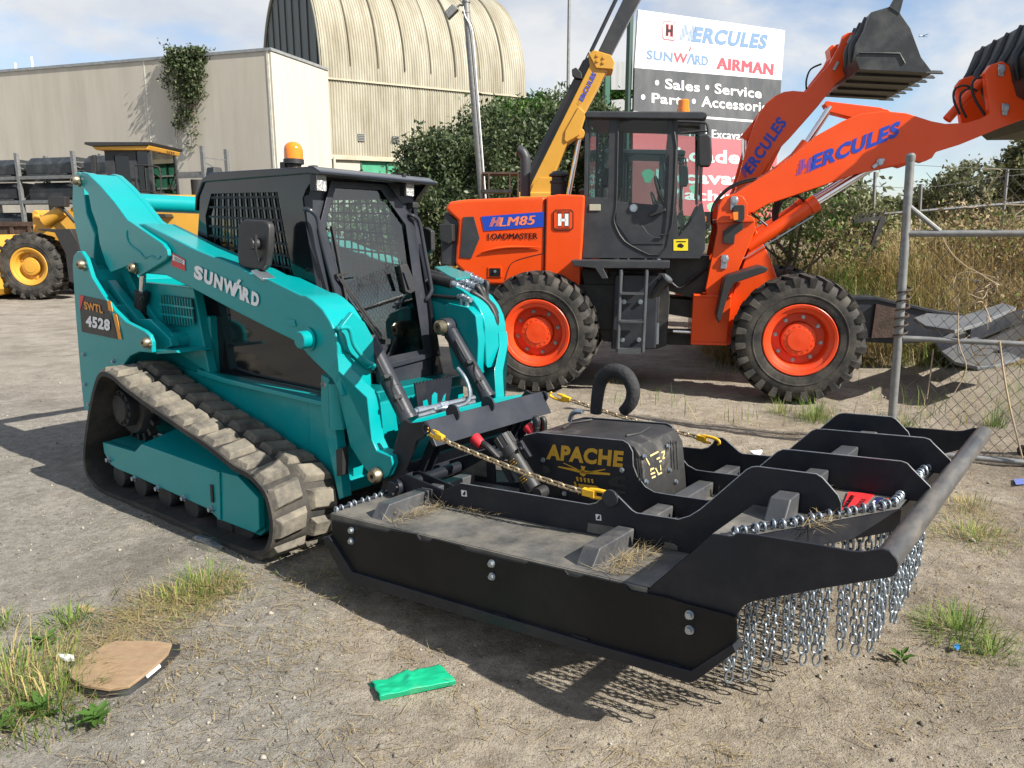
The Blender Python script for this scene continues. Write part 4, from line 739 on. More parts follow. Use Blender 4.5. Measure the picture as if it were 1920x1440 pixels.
    q([(1018, 872), (1030, 875), (1033, 885), (1022, 890), (1018, 886)]); q([(1022, 906), (1051, 912), (1051, 927), (1043, 925), (1040, 915), (1024, 913)])
    b.build('side_cutout', DKIRON, H, smooth=0)
    for u, v in ((1019, 862), (1167, 881), (1059, 925)): bb = MB(); bb.bolt(bp(u, v, .733), (0, -1, 0), .009, .012); bb.build('bolt', ZINC, H)
    # hitch frame leaning back at the loader
    sp = P(.45, [(761, 786), (772, 793), (797, 790), (802, 795), (804, 805), (798, 818), (784, 826), (770, 862), (757, 900), (752, 905), (745, 922), (730, 925), (714, 923), (735, 860), (752, 800)])
    for y0 in (.44, mir(.46)): b = MB(); b.prism(sp, y0, y0+.02); b.build('hitch_side_plate', MOWB, T, bevel=.003)
    t0, t1, t2 = [tuple(bp(u, v, .46)[[0, 2]]) for u, v in ((797, 789), (806, 811), (818, 838))]; z3 = tuple(bp(772, 795, .46)[[0, 2]])
    b = MB(); b.prism([z3, t0, t1, t2, (t2[0]-.03, t2[1]), (t1[0]-.03, t1[1]+.004), (t0[0]-.03, t0[1]-.02), (z3[0], z3[1]-.02)], .462, mir(.462)); b.build('hitch_top_rail', CHAR, T, bevel=.004)
    p_b = tuple(bp(760, 900, .46)[[0, 2]])
    def lean(y, w, name, m=MOWB): bb = MB(); bb.prism([(t1[0]-.05, t1[1]), (t1[0]-.02, t1[1]-.03), (p_b[0]+.03, p_b[1]), (p_b[0]-.02, p_b[1])], y, y+w); bb.build(name, m, T, bevel=.003)
    for y_ in (.54, .60, 1.20, 1.27): lean(y_, .015, 'hitch_upright')
    b = MB(); b.prism([(t1[0]-.055, t1[1]), (t1[0]-.04, t1[1]-.01), (t1[0]-.10, t1[1]-.15), (t1[0]-.115, t1[1]-.14)], .56, 1.30); b.build('hitch_back_plate', MOWB, T)
    b = MB(); b.prism([(p_b[0]-.05, p_b[1]+.07), (p_b[0]-.03, p_b[1]+.07), (p_b[0], p_b[1]-.02), (p_b[0]-.02, p_b[1]-.02)], .48, 1.42); b.build('hitch_bottom_rail', MOWB, T, bevel=.003)
    for u in (845, 910):
        f = (u-797)/(1024-797); yy = .46+f*.97; b = MB(); b.lathe([(0, 0), (.045, 0), (.045, .012), (0, .012)], (t0[0]-.01, yy, t0[1]+.0), (0, 1, 0), 20); b.build('lifting_eye', CHAR, T, bevel=.002)
    a = bp(742, 914, .40); b = MB(); b.lathe([(.0, -.03), (.034, -.03), (.04, -.02), (.04, .03), (.052, .03), (.052, .05), (.03, .05), (.03, .09)], a, (0, 1, 0), 20); b.bolt(a+[.02, -.03, -.02], (0, -1, 0), .01, .02); b.build('hinge_pin', MOWB, T)
    b = MB()
    for poly in ([(757, 897), (826, 918), (826, 926), (812, 925), (755, 912)], [(782, 888), (792, 888), (834, 914), (826, 918), (800, 902)]): pass
    h0 = bp(757, 905, .42); e0 = (2.62, dk(2.62)+.06)
    for y_ in (.42, .50, XC-.50, XC-.42): b.prism([(h0[0]-.02, h0[2]+.03), (h0[0]+.02, h0[2]+.045), (e0[0], e0[1]), (e0[0], e0[1]-.06), (h0[0]-.02, h0[2]-.04)], y_, y_+.012)
    b.cyl((h0[0]+.03, .43, h0[2]), (h0[0]+.03, mir(.43), h0[2]), .03, 16); b.build('hinge_bracket', MOWB, T, bevel=.002)
    b = MB(); g = [tuple(M.bp(u, v, .80)[[0, 2]]) for u, v in ((821, 877), (835, 866), (912, 842), (925, 846), (928, 904), (975, 905), (975, 925), (930, 935), (850, 900), (822, 896))]; b.prism(g, .80, .815); gl = b.build('gusset_plate', MOWB, T, bevel=.003)
    b = MB(); b.prism(P(.80, [(861, 886), (905, 862), (912, 864), (913, 894), (865, 887)]), .797, .80); b.build('gusset_window', DECK, gl)
    # grease-gun style cylinder leaning on the housing
    a, c = bp(941, 817, .62), bp(1003, 918, .62); d = c-a; b = MB(); b.cyl(a+d*.33, a+d*.98, .037, 24); b.cyl(a+d*.22, a+d*.36, .042, 24); b.tube([a, a+d*.24], [.042, .042], 24)
    for i in range(8): t = PI*2*i/8; u_, w_ = _basis(d); b.cyl(a+(math.cos(t)*u_+math.sin(t)*w_)*.041, a+d*.2+(math.cos(t)*u_+math.sin(t)*w_)*.041, .006, 6)
    b.build('stowage_tube', PLASB, T, bevel=.004)
    for vv, t0_ in ((880, .48), (905, .78)):
        p = a+d*t0_; w_ = _n(np.cross(d, (0, 1, 0))); bb = MB()
        for i in range(3): c_ = p+_n(d)*(i-1)*.012; bb.bar(c_+np.array([0, -.0385, 0])-w_*.02*(1 if i != 1 else .6)*-1, c_+np.array([0, -.0385, 0])-w_*.012, .003, .004, (0, 1, 0))
        bb.build('tube_marking', GLDV, T)
    b = MB(); p = a+d*.26; b.obox(p+[.06, .02, .0], d, (0, 1, 0), np.cross(d, (0, 1, 0)), .09, .02, .05); b.bolt(p+[.07, 0, .02], (0, -1, 0), .01, .02); b.build('tube_bracket', MOWB, T, bevel=.003)
    b = MB(); p = c+d*.02+[.03, 0, 0]; b.lathe([(0, -.03), (.025, -.03), (.028, 0), (.028, .03), (0, .03)], p, (0, 1, 0), 16); b.build('hose_fitting', PLASB, T, bevel=.002)
    # red hose caps and hoses
    def cap(u, v, y, ax, hose):
        p = bp(u, v, y); b = MB(); b.lathe([(0, 0), (.028, .0), (.031, .01), (.026, .055), (.024, .06)], p, ax, 18); b.build('red_cap', mat('red_rubber', (.50, .02, .03), .5), T); b = MB(); b.tube(hose, .017, 10); b.build('hydraulic_hose', HOSE, T)
    p = bp(892, 822, .72); cap(889, 820, .72, (.8, 0, -.5), [p+[.03, 0, -.015], p+[.08, 0, -.03], p+[.14, .03, -.10], p+[.2, .05, -.2]])
    p = bp(990, 800, 1.0); cap(988, 798, 1.0, (.7, .1, -.6), [p+[.06, .0, .0], bp(1003, 785, 1.0), bp(1008, 790, 1.0), bp(1004, 815, 1.0), bp(1000, 835, 1.0)])
    b = MB(); b.tube([bp(u, v, 1.05) for u, v in ((1010, 830), (1013, 800), (1017, 785), (1021, 792), (1020, 815), (1018, 830))], .015, 10); b.build('hydraulic_hose', HOSE, T)
    b = MB(); b.tube([bp(u, v, 1.25) for u, v in ((1117, 775), (1120, 745), (1126, 715), (1140, 699), (1158, 696), (1176, 706), (1187, 730), (1183, 755), (1168, 772))], [.030, .033, .036, .038, .039, .038, .036, .034, .028], 16); b.build('hose_sleeve', CLOTHB, T, smooth=60)
    b = MB(); b.tube([bp(u, v, 1.18) for u, v in ((1069, 790), (1072, 778), (1080, 772), (1092, 772))], .014, 8); b.build('shackle', ZINC, T)
    # stay chains with yellow hooks
    for near in (True, False):
        if near: A, B, y0, y1 = (803, 806), (1146, 933), .45, .40
        else: A, B, y0, y1 = (1034, 739), (1346, 830), 1.43, 1.49
        p, q = bp(*A, y0), bp(*B, y1); n = 24; path = []
        for i in range(n+1): t = i/n; path.append(p+(q-p)*t+np.array([0, 0, -.018*4*t*(1-t)])+np.array([0, -.03 if near else .02, 0])*min(1, 6*min(t, 1-t)))
        b = chain_links(path[2:-2], .030, .046, .030, .0048, 6, 10); ch = b.build('stay_chain', GOLDCH, T, smooth=60)
        for e, f in ((path[0], path[2]), (path[-1], path[-3])):
            f = e+(f-e)*1.45; d_ = _n(f-e); l = np.linalg.norm(f-e); s_ = _n(np.cross(d_, (0, 1, 0))); b = MB()
            b.tube([e+d_*.0+s_*.012, e-d_*.010, e-s_*.014, e+d_*l*.35-s_*.018, e+d_*l*.7-s_*.014, e+d_*l*.95], [.006, .008, .009, .009, .009, .009], 8); b.tube([e+d_*l*.3+s_*.012, e+d_*l*.6+s_*.014, e+d_*l*.95+s_*.004], [.006, .009, .009], 8); b.bar(e+d_*l*.55, e+d_*l*.97, .024, .03, s_); b.build('grab_hook', YHOOK, ch, bevel=.003)
    a = bp(1146, 933, .4); b = MB(); b.lathe([(.016, -.012), (.034, -.012), (.034, 0)], a, (0, 1, 0), 20); b.build('lug_boss', CHAR, T, bevel=.002)
    a = bp(803, 803, .45); b = MB(); b.tube([a+np.array([.022*math.cos(t), -.01, .022*math.sin(t)]) for t in np.linspace(0, 2*PI, 13)[:-1]], .006, 6, closed=True); b.build('hitch_ring', CHAR, T)
    # red serial plate and flag sticker lying on the shelf
    zs = lambda u, v: np.array(M.bz(u, v, .778))
    b = MB(); b.plate([zs(u, v) for u, v in ((1577, 957), (1591, 922), (1641, 926), (1609, 959))], .002); pl = b.build('serial_plate', REDV, T)
    zt_ = lambda u, v: np.array(M.bz(u, v, .7808))
    lettering('INGRAM', zt_(1588, 952), zt_(1603, 930), zt_(1580, 950), BLKV, pl, .06); lettering('ENGS', zt_(1611, 951), zt_(1625, 936), zt_(1603, 949), BLKV, pl, .02)
    b = MB(); b.plate([zs(u, v) for u, v in ((1628, 948), (1643, 932), (1668, 933), (1650, 956))], .002); fl = b.build('flag_sticker', mat('navy_vinyl', (.02, .025, .10), .4), T)
    b = MB(); b.plate([zt_(u, v) for u, v in ((1630, 948), (1639, 938), (1642, 939), (1633, 949))], .001); b.plate([zt_(u, v) for u, v in ((1634, 943), (1641, 944), (1640, 946), (1633, 945))], .0012); b.plate([zt_(u, v) for u, v in ((1650, 938), (1652, 938), (1651, 940), (1649, 940))], .001); b.plate([zt_(u, v) for u, v in ((1646, 945), (1648, 945), (1647, 947), (1645, 947))], .001); b.build('flag_star', WHITE, fl)
    b = MB(); b.plate([zt_(u, v) for u, v in ((1647, 955), (1663, 934), (1668, 934), (1651, 956))], .001); b.build('flag_band', REDV, fl)
    # chain curtain: one doubled hanging chain, copied along the front and rear edges
    def hanging(L, name):
        r = .0039; sp = .0155
        b = chain_links([(0, -sp, .012), (0, -sp*1.08, -L*.5), (0, -sp*.9, -L+.09), (0, -sp*.55, -L+.012)], .0295, .0445, .0275, r, 6, 10); c = chain_links([(0, sp, .012), (0, sp*1.08, -L*.5), (0, sp*.9, -L+.09), (0, sp*.55, -L+.012)], .0295, .0445, .0275, r, 6, 10, 1); b.add(c.v, c.f)
        b.tube([(0, math.cos(t)*.0145, -L+.012+math.sin(t)*.022) for t in np.linspace(0, 2*PI, 13)[:-1]], r, 6, closed=True)
        for q in (-sp, sp): b.tube([(math.cos(t)*.0125, q, .006+math.sin(t)*.0145) for t in np.linspace(0, 2*PI, 13)[:-1]], .0042, 6, closed=True)
        return b
    off = np.array(OFFS[T.name]); rr = random.Random(5); src = None
    def place(src, x, y, z, rz):
        a = (rr.uniform(-.03, .03), rr.uniform(-.03, .03), rz+rr.uniform(-.25, .25)); loc = (x-off[0], y-off[1], z-off[2])
        return copy_part(src, T, loc, a, (1, 1, rr.uniform(.95, 1.04)))
    OFFS[T.name] = (0, 0, 0); src = hanging(.50, 'hanging_chain').build('hanging_chain', CHAINM, T, smooth=60); sr = hanging(.24, 'rear_chain').build('rear_chain', CHAINM, T, smooth=60); OFFS[T.name] = tuple(off)
    first = True
    for (xa, ya), (xb, yb), n in ((nose[0], nose[1], 9), (nose[1], nose[2], 11), (nose[2], nose[3], 9)):
        az = math.atan2(yb-ya, xb-xa)-PI/2
        for i in range(n):
            t = (i+.5)/n; x, y = xa+(xb-xa)*t-.022, ya+(yb-ya)*t; z = dk(x)+.008
            if first: src.location = (x-off[0], y-off[1], z-off[2]); src.rotation_euler = (0, 0, az); first = False
            else: place(src, x, y, z, az)
    for i in range(22):
        y = .085+i*.081; z = .392
        if i == 0: sr.location = (2.25-off[0], y-off[1], z-off[2])
        else: place(sr, 2.25, y, z, 0)
    # wisps of cut grass caught on the deck
    for k, (x0, y0, n, dx, dy) in enumerate(((2.62, .26, 120, .06, .22), (3.72, .24, 170, .07, .22), (2.8, .37, 60, .16, .03), (4.33, .32, 40, .04, .08), (4.20, .68, 50, .04, .05), (3.72, .95, 120, .05, .25), (3.62, .70, 30, .05, .05))):
        x = rng.normal(x0, dx*.5, n); y = np.clip(rng.normal(y0, dy*.5, n), .08, 1.8); V, F = blades(x, y, np.array([dk(q) for q in x])+rng.uniform(.002, .02, n), rng.uniform(.03, .12, n), rng.normal(.9, 1.0, n), rng.uniform(1.2, 1.6, n), rng.uniform(.0015, .004, n), rng.normal(0, .3, n)); V -= off
        o = mesh_np('cut_grass', V, F, None, T, mat_idx=np.repeat(rng.choice(3, n), 3), mats=STRAW); tag(o, kind='stuff')
    return T
mower()
# ------------------------------------------------------------------ orange wheel loaders
def tyre_set(r=.63, w=.43, rim_r=.345, lugs=24):
    """rim, tyre, hub and nuts of one wheel, axis along y, outer face at y = 0"""
    t = MB(); t.lathe([(rim_r-.01, .05), (rim_r+.012, .035), (rim_r+.02, .02), (rim_r+.06, .012), (rim_r+.13, .008), (rim_r+.19, .02), (r-.06, .045), (r-.045, .07), (r-.04, w/2), (r-.045, w-.07), (r-.06, w-.045), (rim_r+.13, w-.008), (rim_r-.01, w-.05)], (0, 0, 0), (0, 1, 0), 64, False)
    t.lathe([(rim_r+.085, .0105), (rim_r+.09, .0045), (rim_r+.097, .0045), (rim_r+.102, .0105)], (0, 0, 0), (0, 1, 0), 64, False)
    for i in range(lugs):
        for side in (0, 1):
            a = 2*PI*(i+.5*side)/lugs; vs = []
            for q, (yy, rr, sp) in enumerate(((.028, r-.105, .026), (.012, r-.028, .032), (w*.58, r+.0, .030))):
                for lay in (0, 1):
                    R = rr-.05 if lay == 0 else rr; y = yy if lay == 0 or q else yy
                    for sg in (-1, 1):
                        an = a+(sg*sp+(.0 if q < 2 else .07))/r*1.15; yv = y if side == 0 else w-y
                        if lay == 1 and q == 0: yv = (yy-.022) if side == 0 else w-(yy-.022); R = rr
                        vs.append((R*math.cos(an), yv, R*math.sin(an)))
            f = lambda q, l, s_: q*4+l*2+s_
            fs = []
            for q in (0, 1): fs += [(f(q, 1, 0), f(q, 1, 1), f(q+1, 1, 1), f(q+1, 1, 0)), (f(q, 0, 0), f(q, 1, 0), f(q+1, 1, 0), f(q+1, 0, 0)), (f(q, 1, 1), f(q, 0, 1), f(q+1, 0, 1), f(q+1, 1, 1))]
            fs += [(f(0, 0, 0), f(0, 0, 1), f(0, 1, 1), f(0, 1, 0)), (f(2, 0, 1), f(2, 0, 0), f(2, 1, 0), f(2, 1, 1))]; t.add(vs, fs)
    k = rim_r; d = MB(); d.lathe([(k, .05), (k+.005, .03), (k-.005, .022), (k-.03, .028), (k-.04, .045), (k-.055, .05), (k-.075, .06), (k-.085, .09), (k-.09, .15), (k-.10, .165), (.17, .165), (.165, .30), (0, .30)], (0, 0, 0), (0, 1, 0), 56, False)
    h = MB(); h.lathe([(.165, .17), (.165, .10), (.155, .085), (.11, .078), (.108, .07), (.0, .066)], (0, 0, 0), (0, 1, 0), 40, False)
    for i in range(16): a = 2*PI*i/16; h.bolt((.13*math.cos(a), .082, .13*math.sin(a)), (0, -1, 0), .007, .006)
    n = MB()
    for i in range(8): a = 2*PI*(i+.3)/8; n.bolt((.215*math.cos(a), .165, .215*math.sin(a)), (0, -1, 0), .014, .02)
    return t, d, h, n
def put_wheel(parent, c, scale=1.0, m=None, flip=False, kit=None):
    off = offset(parent); off = np.array(off) if off is not None else np.zeros(3); sv = OFFS.pop(parent.name, None)
    t, d, h, n = kit or tyre_set(); M1, M2 = m or (ORND, ORND)
    w = d.build('wheel', M1, parent, smooth=30); w.location = tuple(np.array(c)-off); w.scale = (scale,)*3
    t.build('tyre', TYRE, w, smooth=32); h.build('hub', M2, w, smooth=30); n.build('wheel_nuts', ZINC if m is None else M2, w)
    if flip: w.rotation_euler = (0, 0, PI)
    if sv is not None: OFFS[parent.name] = sv
    return w
def copy_tree(o, parent=None):
    c = o.copy(); COL.objects.link(c); c.parent = parent
    for ch in [x for x in o.children]: copy_tree(ch, c)
    return c
def stripes(bl, br, tl, m, parent, n=6, mb=None):
    """the slanted striped letter before the lettering: two slanting posts of stripes and a lower joining band"""
    bl, br, tl = [np.array(q, float) for q in (bl, br, tl)]; X_, Y_ = br-bl, tl-bl; b = mb or MB(); q = lambda x, y: bl+X_*x+Y_*y
    def quad(c, y0, y1, w=.055):
        f = lambda y: c-.30*y+.16*y; b.add([q(f(y0), y0), q(f(y0)+w, y0), q(f(y1)+w, y1), q(f(y1), y1)], [(0, 1, 2, 3)])
    for i in range(13):                                            # near-vertical stripes clipped to the outline of the letter
        c = .03+i*.105
        for lo, hi, y0, y1 in ((0, .38, 0, 1), (.38, .62, .36, .64), (.62, 1.0, 0, 1)):
            ya, yb = max(y0, (c-hi)/.30), min(y1, (c-lo)/.30)
            if yb-ya > .06: quad(c, ya, yb)
    return None if mb else b.build('striped_letter', m, parent, smooth=0)
def hlogo(bl, br, tl, parent, nrm, frame_m, face_m, mark_m, word_m):
    bl, br, tl = [np.array(q, float) for q in (bl, br, tl)]; X_, Y_ = br-bl, tl-bl; nn = np.array(nrm, float)
    def rr(x0, y0, x1, y1, c, o): return [bl+X_*x+Y_*y+nn*o for x, y in ((x0+c, y0), (x1-c, y0), (x1, y0+c), (x1, y1-c), (x1-c, y1), (x0+c, y1), (x0, y1-c), (x0, y0+c))]
    b = MB(); b.plate(rr(0, 0, 1, 1, .12, 0), .001); o = b.build('emblem', frame_m, parent, smooth=0); b = MB(); b.add(rr(.05, .05, .95, .95, .1, .0015), [tuple(range(8))]); b.build('emblem_face', face_m, parent, smooth=0)
    for k_, (mm, gx, oo) in enumerate(((frame_m, .035, .0022), (mark_m, 0, .003))):
        b = MB()
        for x0, y0, x1, y1 in ((.24, .22, .42, .80), (.58, .22, .76, .80), (.36, .43, .64, .56)): b.add([bl+X_*x+Y_*y+nn*oo for x, y in ((x0-gx, y0-gx), (x1+gx, y0-gx), (x1+gx, y1+gx), (x0-gx, y1+gx))], [(0, 1, 2, 3)])
        b.build('emblem_letter', mm, parent, smooth=0)
    q = lambda x, y: bl+X_*x+Y_*y+nn*.003
    lettering('HERCULES', q(.14, .85), q(.86, .85), q(.14, .93), word_m, parent, .02); lettering('LOADERS', q(.16, .07), q(.84, .07), q(.16, .16), word_m, parent, .02)
def boom_set(T, fr, beam, lug, yb, txt):
    off = .0
    P = fr.P; YC = 1.0
    for y0, y1 in ((yb, yb+.09), (2*YC-yb-.09, 2*YC-yb)):
        A = MB().prism(P(yb, beam), y0, y1).build('boom', ORNG, T, bevel=.01)
        if y0 == yb:
            bl, br, tl, sb, se, stl = [fr.bp(u, v, yb-.004) for u, v in txt]; lettering('ERCULES', bl, br, tl, BLUEV, A, .045); stripes(sb, se, stl, BLUEV, A)
    b = MB(); m = P(yb, beam); xs = np.array(m)
    return A
def orange_loader():
    T = empty('wheel_loader', LD, 'nearer orange wheel loader parked side on with its lettered boom raised to the right', 'wheel loader', 'orange wheel loaders', base=(1.2, 1.0, 0))
    P, bp = LD.P, LD.bp; YC = 1.0; far = lambda y: 2*YC-y
    kit = tyre_set(); cR, cF = bp(1004, 631, 0), bp(1501, 643, 0); cR[2] = cF[2] = .615
    w1 = put_wheel(T, cR, kit=kit); w2 = copy_tree(w1, T); w2.location = w1.location+Vector((cF[0]-cR[0], 0, 0)); w2.rotation_euler = (0, .4, 0)
    for w in (w1, w2): c = copy_tree(w, T); c.location = w.location+Vector((0, 2*YC, 0)); c.rotation_euler = (0, 0, PI)
    # hood
    hood = [(833, 391), (842, 378), (875, 374), (1022, 368), (1021, 470), (1019, 533), (940, 535), (888, 533), (873, 515), (852, 495), (858, 415)]
    hp = P(.38, hood); b = MB(); b.prism(hp, .38, far(.38)); H = b.build('hood', ORNG, T, bevel=.035, seg=3)
    b = MB(); b.prism(P(.36, [(1024, 368), (1048, 364), (1096, 366), (1092, 450), (1086, 540), (1020, 536)]), .36, far(.36)); b.build('rear_shroud', ORNG, T, bevel=.02, seg=3)
    b = MB(); b.prism(P(.375, [(1021.6, 372), (1023.4, 372), (1021, 475), (1019.2, 475)]), .376, .382); b.build('panel_gap', DKIRON, H); b = MB(); b.tube([bp(u, v, .379) for u, v in ((1019, 475), (985, 483), (965, 490), (955, 500), (947, 525))], .004, 5); b.build('panel_line', DKIRON, H)
    b = MB(); b.prism(P(.37, [(868, 407), (888, 406), (899, 447), (883, 485), (862, 483)]), .372, .385); b.build('side_vent', LGREY, H, bevel=.003)
    b = MB(); b.prism(P(.36, [(832, 397), (857, 416), (852, 480), (850, 500), (826, 496), (824, 450)]), .41, far(.41)); b.build('rear_grille', LGREY, T, bevel=.01)
    b = MB(); b.prism(P(.3, [(823, 420), (848, 420), (849, 452), (842, 458), (825, 450)]), .30, .42); b.build('tail_lamp', PLASB, T, bevel=.01)
    b = MB(); b.box(hp[8][0]-.25, hp[4][0]+1.2, .42, far(.42), .62, hp[6][1]+.02); b.build('rear_chassis', DKIRON, T, bevel=.01)
    b = MB(); b.box(hp[0][0]-.16, hp[0][0]+.25, .3, far(.3), .55, 1.05); b.build('counterweight', LGREY, T, bevel=.04, seg=3)
    b = MB(); b.tube([bp(u, v, .365) for u, v in ((900, 474), (925, 467), (960, 463), (1015, 464))], [.004, .016, .018, .004], 8); b.build('hood_crease', ORNG, H, smooth=60)
    y = .374; b = MB(); b.prism(P(y, [(902, 406), (1020, 397), (1019, 425), (908, 433)]), y, .379); bl = b.build('model_band', BLUEV, H); RW = mat('orange_white_vinyl', (.85, .23, .10), .4); lettering('LM85', bp(935, 425, y-.003), bp(1001, 421, y-.003), bp(939, 408, y-.003), RW, bl, .09); stripes(bp(917, 425, y-.003), bp(934, 424, y-.003), bp(920, 408, y-.003), RW, bl)
    lettering('LOADMASTER', bp(914, 449, y), bp(1008, 448, y), bp(914, 438, y), BLKV, H, .10)
    hlogo(bp(1037, 432, .352), bp(1075, 432, .352), bp(1037, 393, .352), H, (0, -1, 0), BLKV, ORNG, WHITE, BLKV)
    b = MB(); b.prism(P(.37, [(915, 500), (941, 500), (941, 520), (915, 520)]), .37, .38); lt = b.build('latch_frame', ORNG, H, bevel=.004); b = MB(); b.prism(P(.365, [(918, 503), (938, 503), (938, 518), (918, 518)]), .366, .37); b.build('latch', BLKV, lt); b = MB(); b.bolt(bp(928, 509, .365), (0, -1, 0), .012, .015); b.build('latch_button', ZINC, lt)
    b = MB(); b.tube([bp(u, v, .8) for u, v in ((971, 281), (978, 284), (983, 292), (985, 305), (985, 368))], [.052, .055, .056, .056, .056], 18); b.build('exhaust_stack', LGREY, T, smooth=50)
    a = bp(1047, 366, .8); k_ = 7.9/FPX; b = MB(); b.lathe([(.085, 0), (.085, .12), (.095, .125), (.095, .15), (.075, .155), (.075, .19), (.105, .195), (.105, .215), (.06, .25), (0, .255)], a, (0, 0, 1), 24); b.build('air_cleaner', PLASB, T, bevel=.003)
    # cab
    CY = .42; CB = P(CY, [(1092, 484), (1095, 368), (1098, 222), (1318, 220), (1313, 270), (1317, 378), (1323, 412), (1322, 468), (1312, 485)])
    def wall(name, polys, y0, y1, m, bev=.004):
        o = None
        for q in polys: b = MB(); b.prism(P(CY, q), y0, y1); o = b.build(name, m, T, bevel=bev)
        return o
    low = [(1092, 484), (1095, 369), (1140, 371), (1160, 378), (1240, 385), (1268, 384), (1272, 444), (1295, 416), (1311, 384), (1317, 378), (1323, 412), (1322, 468), (1312, 485)]
    for y0, y1 in ((CY, CY+.03), (far(CY)-.03, far(CY))):
        wall('cab_panel', [low], y0, y1, LGREY); wall('cab_pillar', [[(1097, 222), (1104, 222), (1101, 369), (1095, 369)], [(1142, 222), (1159, 222), (1156, 378), (1140, 371)], [(1253, 222), (1272, 222), (1269, 384), (1244, 385)], [(1312, 222), (1318, 222), (1317, 378), (1312, 378)]], y0, y1, LGREY, .003)
        yy = y0+.012; b = MB(); b.prism(P(CY, [(1103, 224), (1143, 224), (1140, 371), (1100, 369)]), yy, yy+.004); b.prism(P(CY, [(1158, 226), (1254, 224), (1245, 386), (1155, 380)]), yy, yy+.004); b.prism(P(CY, [(1270, 224), (1313, 224), (1316, 380), (1295, 418), (1272, 446)]), yy, yy+.004); b.build('cab_window', GLW, T, smooth=0)
    xr, xf = CB[0][0]+.02, CB[5][0]; zt = CB[2][1]; zl = CB[1][1]
    b = MB(); b.box(xr, xf, CY+.03, far(CY)-.03, CB[0][1], CB[0][1]+.05); b.build('cab_floor', DKIRON, T)
    for xx, nm in ((xr+.01, 'rear_window'), (xf-.012, 'front_window')):
        b = MB(); b.box(xx, xx+.006, CY+.05, far(CY)-.05, zl-(.45 if nm == 'front_window' else 0), zt); b.build(nm, GLW, T, smooth=0)
    for xx in (xr, xf-.04):
        b = MB(); b.box(xx, xx+.03, CY+.03, CY+.09, zl, zt); b.box(xx, xx+.03, far(CY)-.09, far(CY)-.03, zl, zt); b.box(xx, xx+.03, CY+.03, far(CY)-.03, CB[0][1], zl-(.45 if xx > xr else .0)); b.build('cab_end_frame', LGREY, T)
    rf = P(CY-.06, [(1097, 221), (1096, 212), (1100, 208), (1318, 209), (1327, 212), (1326, 220), (1318, 224)]); b = MB(); b.prism(rf, CY-.06, far(CY)+.06); b.build('cab_roof', LGREY, T, bevel=.015)
    b = MB(); b.prism(P(CY-.008, [(1160, 230), (1264, 228), (1262, 232), (1163, 234), (1158, 376), (1161, 378), (1153, 418), (1182, 458), (1249, 461), (1261, 232), (1264, 228), (1252, 464), (1181, 462), (1150, 419), (1156, 376)]), CY-.008, CY-.001)
    D = MB(); D.tube([bp(u, v, CY-.002) for u, v in ((1159, 230), (1262, 228), (1250, 462), (1182, 460), (1152, 418), (1156, 376), (1159, 230))], .009, 6); door = D.build('door_seal', PLASB, T)
    b = MB(); b.prism(P(CY-.01, [(1155, 397), (1183, 397), (1190, 402), (1215, 437), (1225, 444), (1245, 445), (1244, 458), (1183, 458), (1155, 418)]), CY-.008, CY-.001); b.build('door_panel', LGREY, T, bevel=.003)
    b = MB(); b.bar(bp(1218, 404, CY-.03), bp(1248, 393, CY-.03), .03, .035, (0, 1, 0)); b.build('door_handle', PLASB, T, bevel=.006); b = MB(); b.bolt(bp(1188, 390, CY-.005), (0, -1, 0), .03, .02); b.build('door_lock', ZINC, T); b = MB(); b.prism(P(CY-.01, [(1105, 383), (1126, 383), (1126, 395), (1105, 395)]), CY-.012, CY-.001); b.build('panel_latch', mat('beige_latch', (.42, .40, .30), .4), T, bevel=.004)
    b = MB(); b.tube([bp(u, v, CY-.03) for u, v in ((1266, 286), (1267, 290), (1259, 425), (1236, 440))], .008, 6); b.build('grab_rail', PLASB, T)
    b = MB(); b.prism(P(CY-.01, [(1263, 449), (1290, 448), (1290, 470), (1263, 470)]), CY-.004, CY-.001); s = b.build('yellow_sticker', YELV, T); b = MB(); b.prism(P(CY-.012, [(1268, 452), (1286, 452), (1286, 454), (1268, 454)]), CY-.0055, CY-.0045); b.prism(P(CY-.012, [(1271, 458), (1277, 456), (1283, 461), (1279, 465), (1270, 463)]), CY-.0055, CY-.0045); b.build('sticker_mark', BLKV, s)
    a = bp(1281, 208, .9); b = MB(); b.lathe([(.065, -.02), (.065, .02), (.058, .022), (.058, .10), (.05, .11), (0, .112)], a, (0, 0, 1), 20); b.build('beacon', AMBER, T)
    b = MB(); b.prism(P(.18, [(1308, 252), (1327, 250), (1334, 255), (1336, 300), (1331, 313), (1312, 313), (1309, 305)]), .18, .25); mi = b.build('mirror', PLASB, T, bevel=.02, seg=3); b = MB(); b.tube([bp(u, v, .25) for u, v in ((1270, 228), (1318, 230), (1327, 238), (1328, 270), (1327, 300))], .012, 8); b.tube([bp(u, v, .25) for u, v in ((1275, 250), (1310, 246), (1326, 246))], .010, 8); b.build('mirror_frame', PLASB, mi)
    b = MB(); b.obox((CB[0][0]+.45, YC, 1.45), (1, 0, 0), (0, 1, 0), (0, 0, 1), .45, .46, .12); b.obox((CB[0][0]+.25, YC, 1.8), (.2, 0, 1), (0, 1, 0), (1, 0, -.2), .62, .44, .1); b.obox((CB[0][0]+.18, YC, 2.2), (.2, 0, 1), (0, 1, 0), (1, 0, -.2), .2, .26, .08); b.build('seat', SEATM, T, bevel=.03)
    b = MB(); c = bp(1237, 357, .9); b.tube([c+np.array([.02*math.sin(t)-.05*math.cos(t), .19*math.sin(t), .14*math.cos(t)]) for t in np.linspace(0, 2*PI, 17)[:-1]], .014, 6, closed=True); b.cyl(c, c+[.25, 0, -.5], .04, 10); b.build('steering_wheel', SEATM, T)
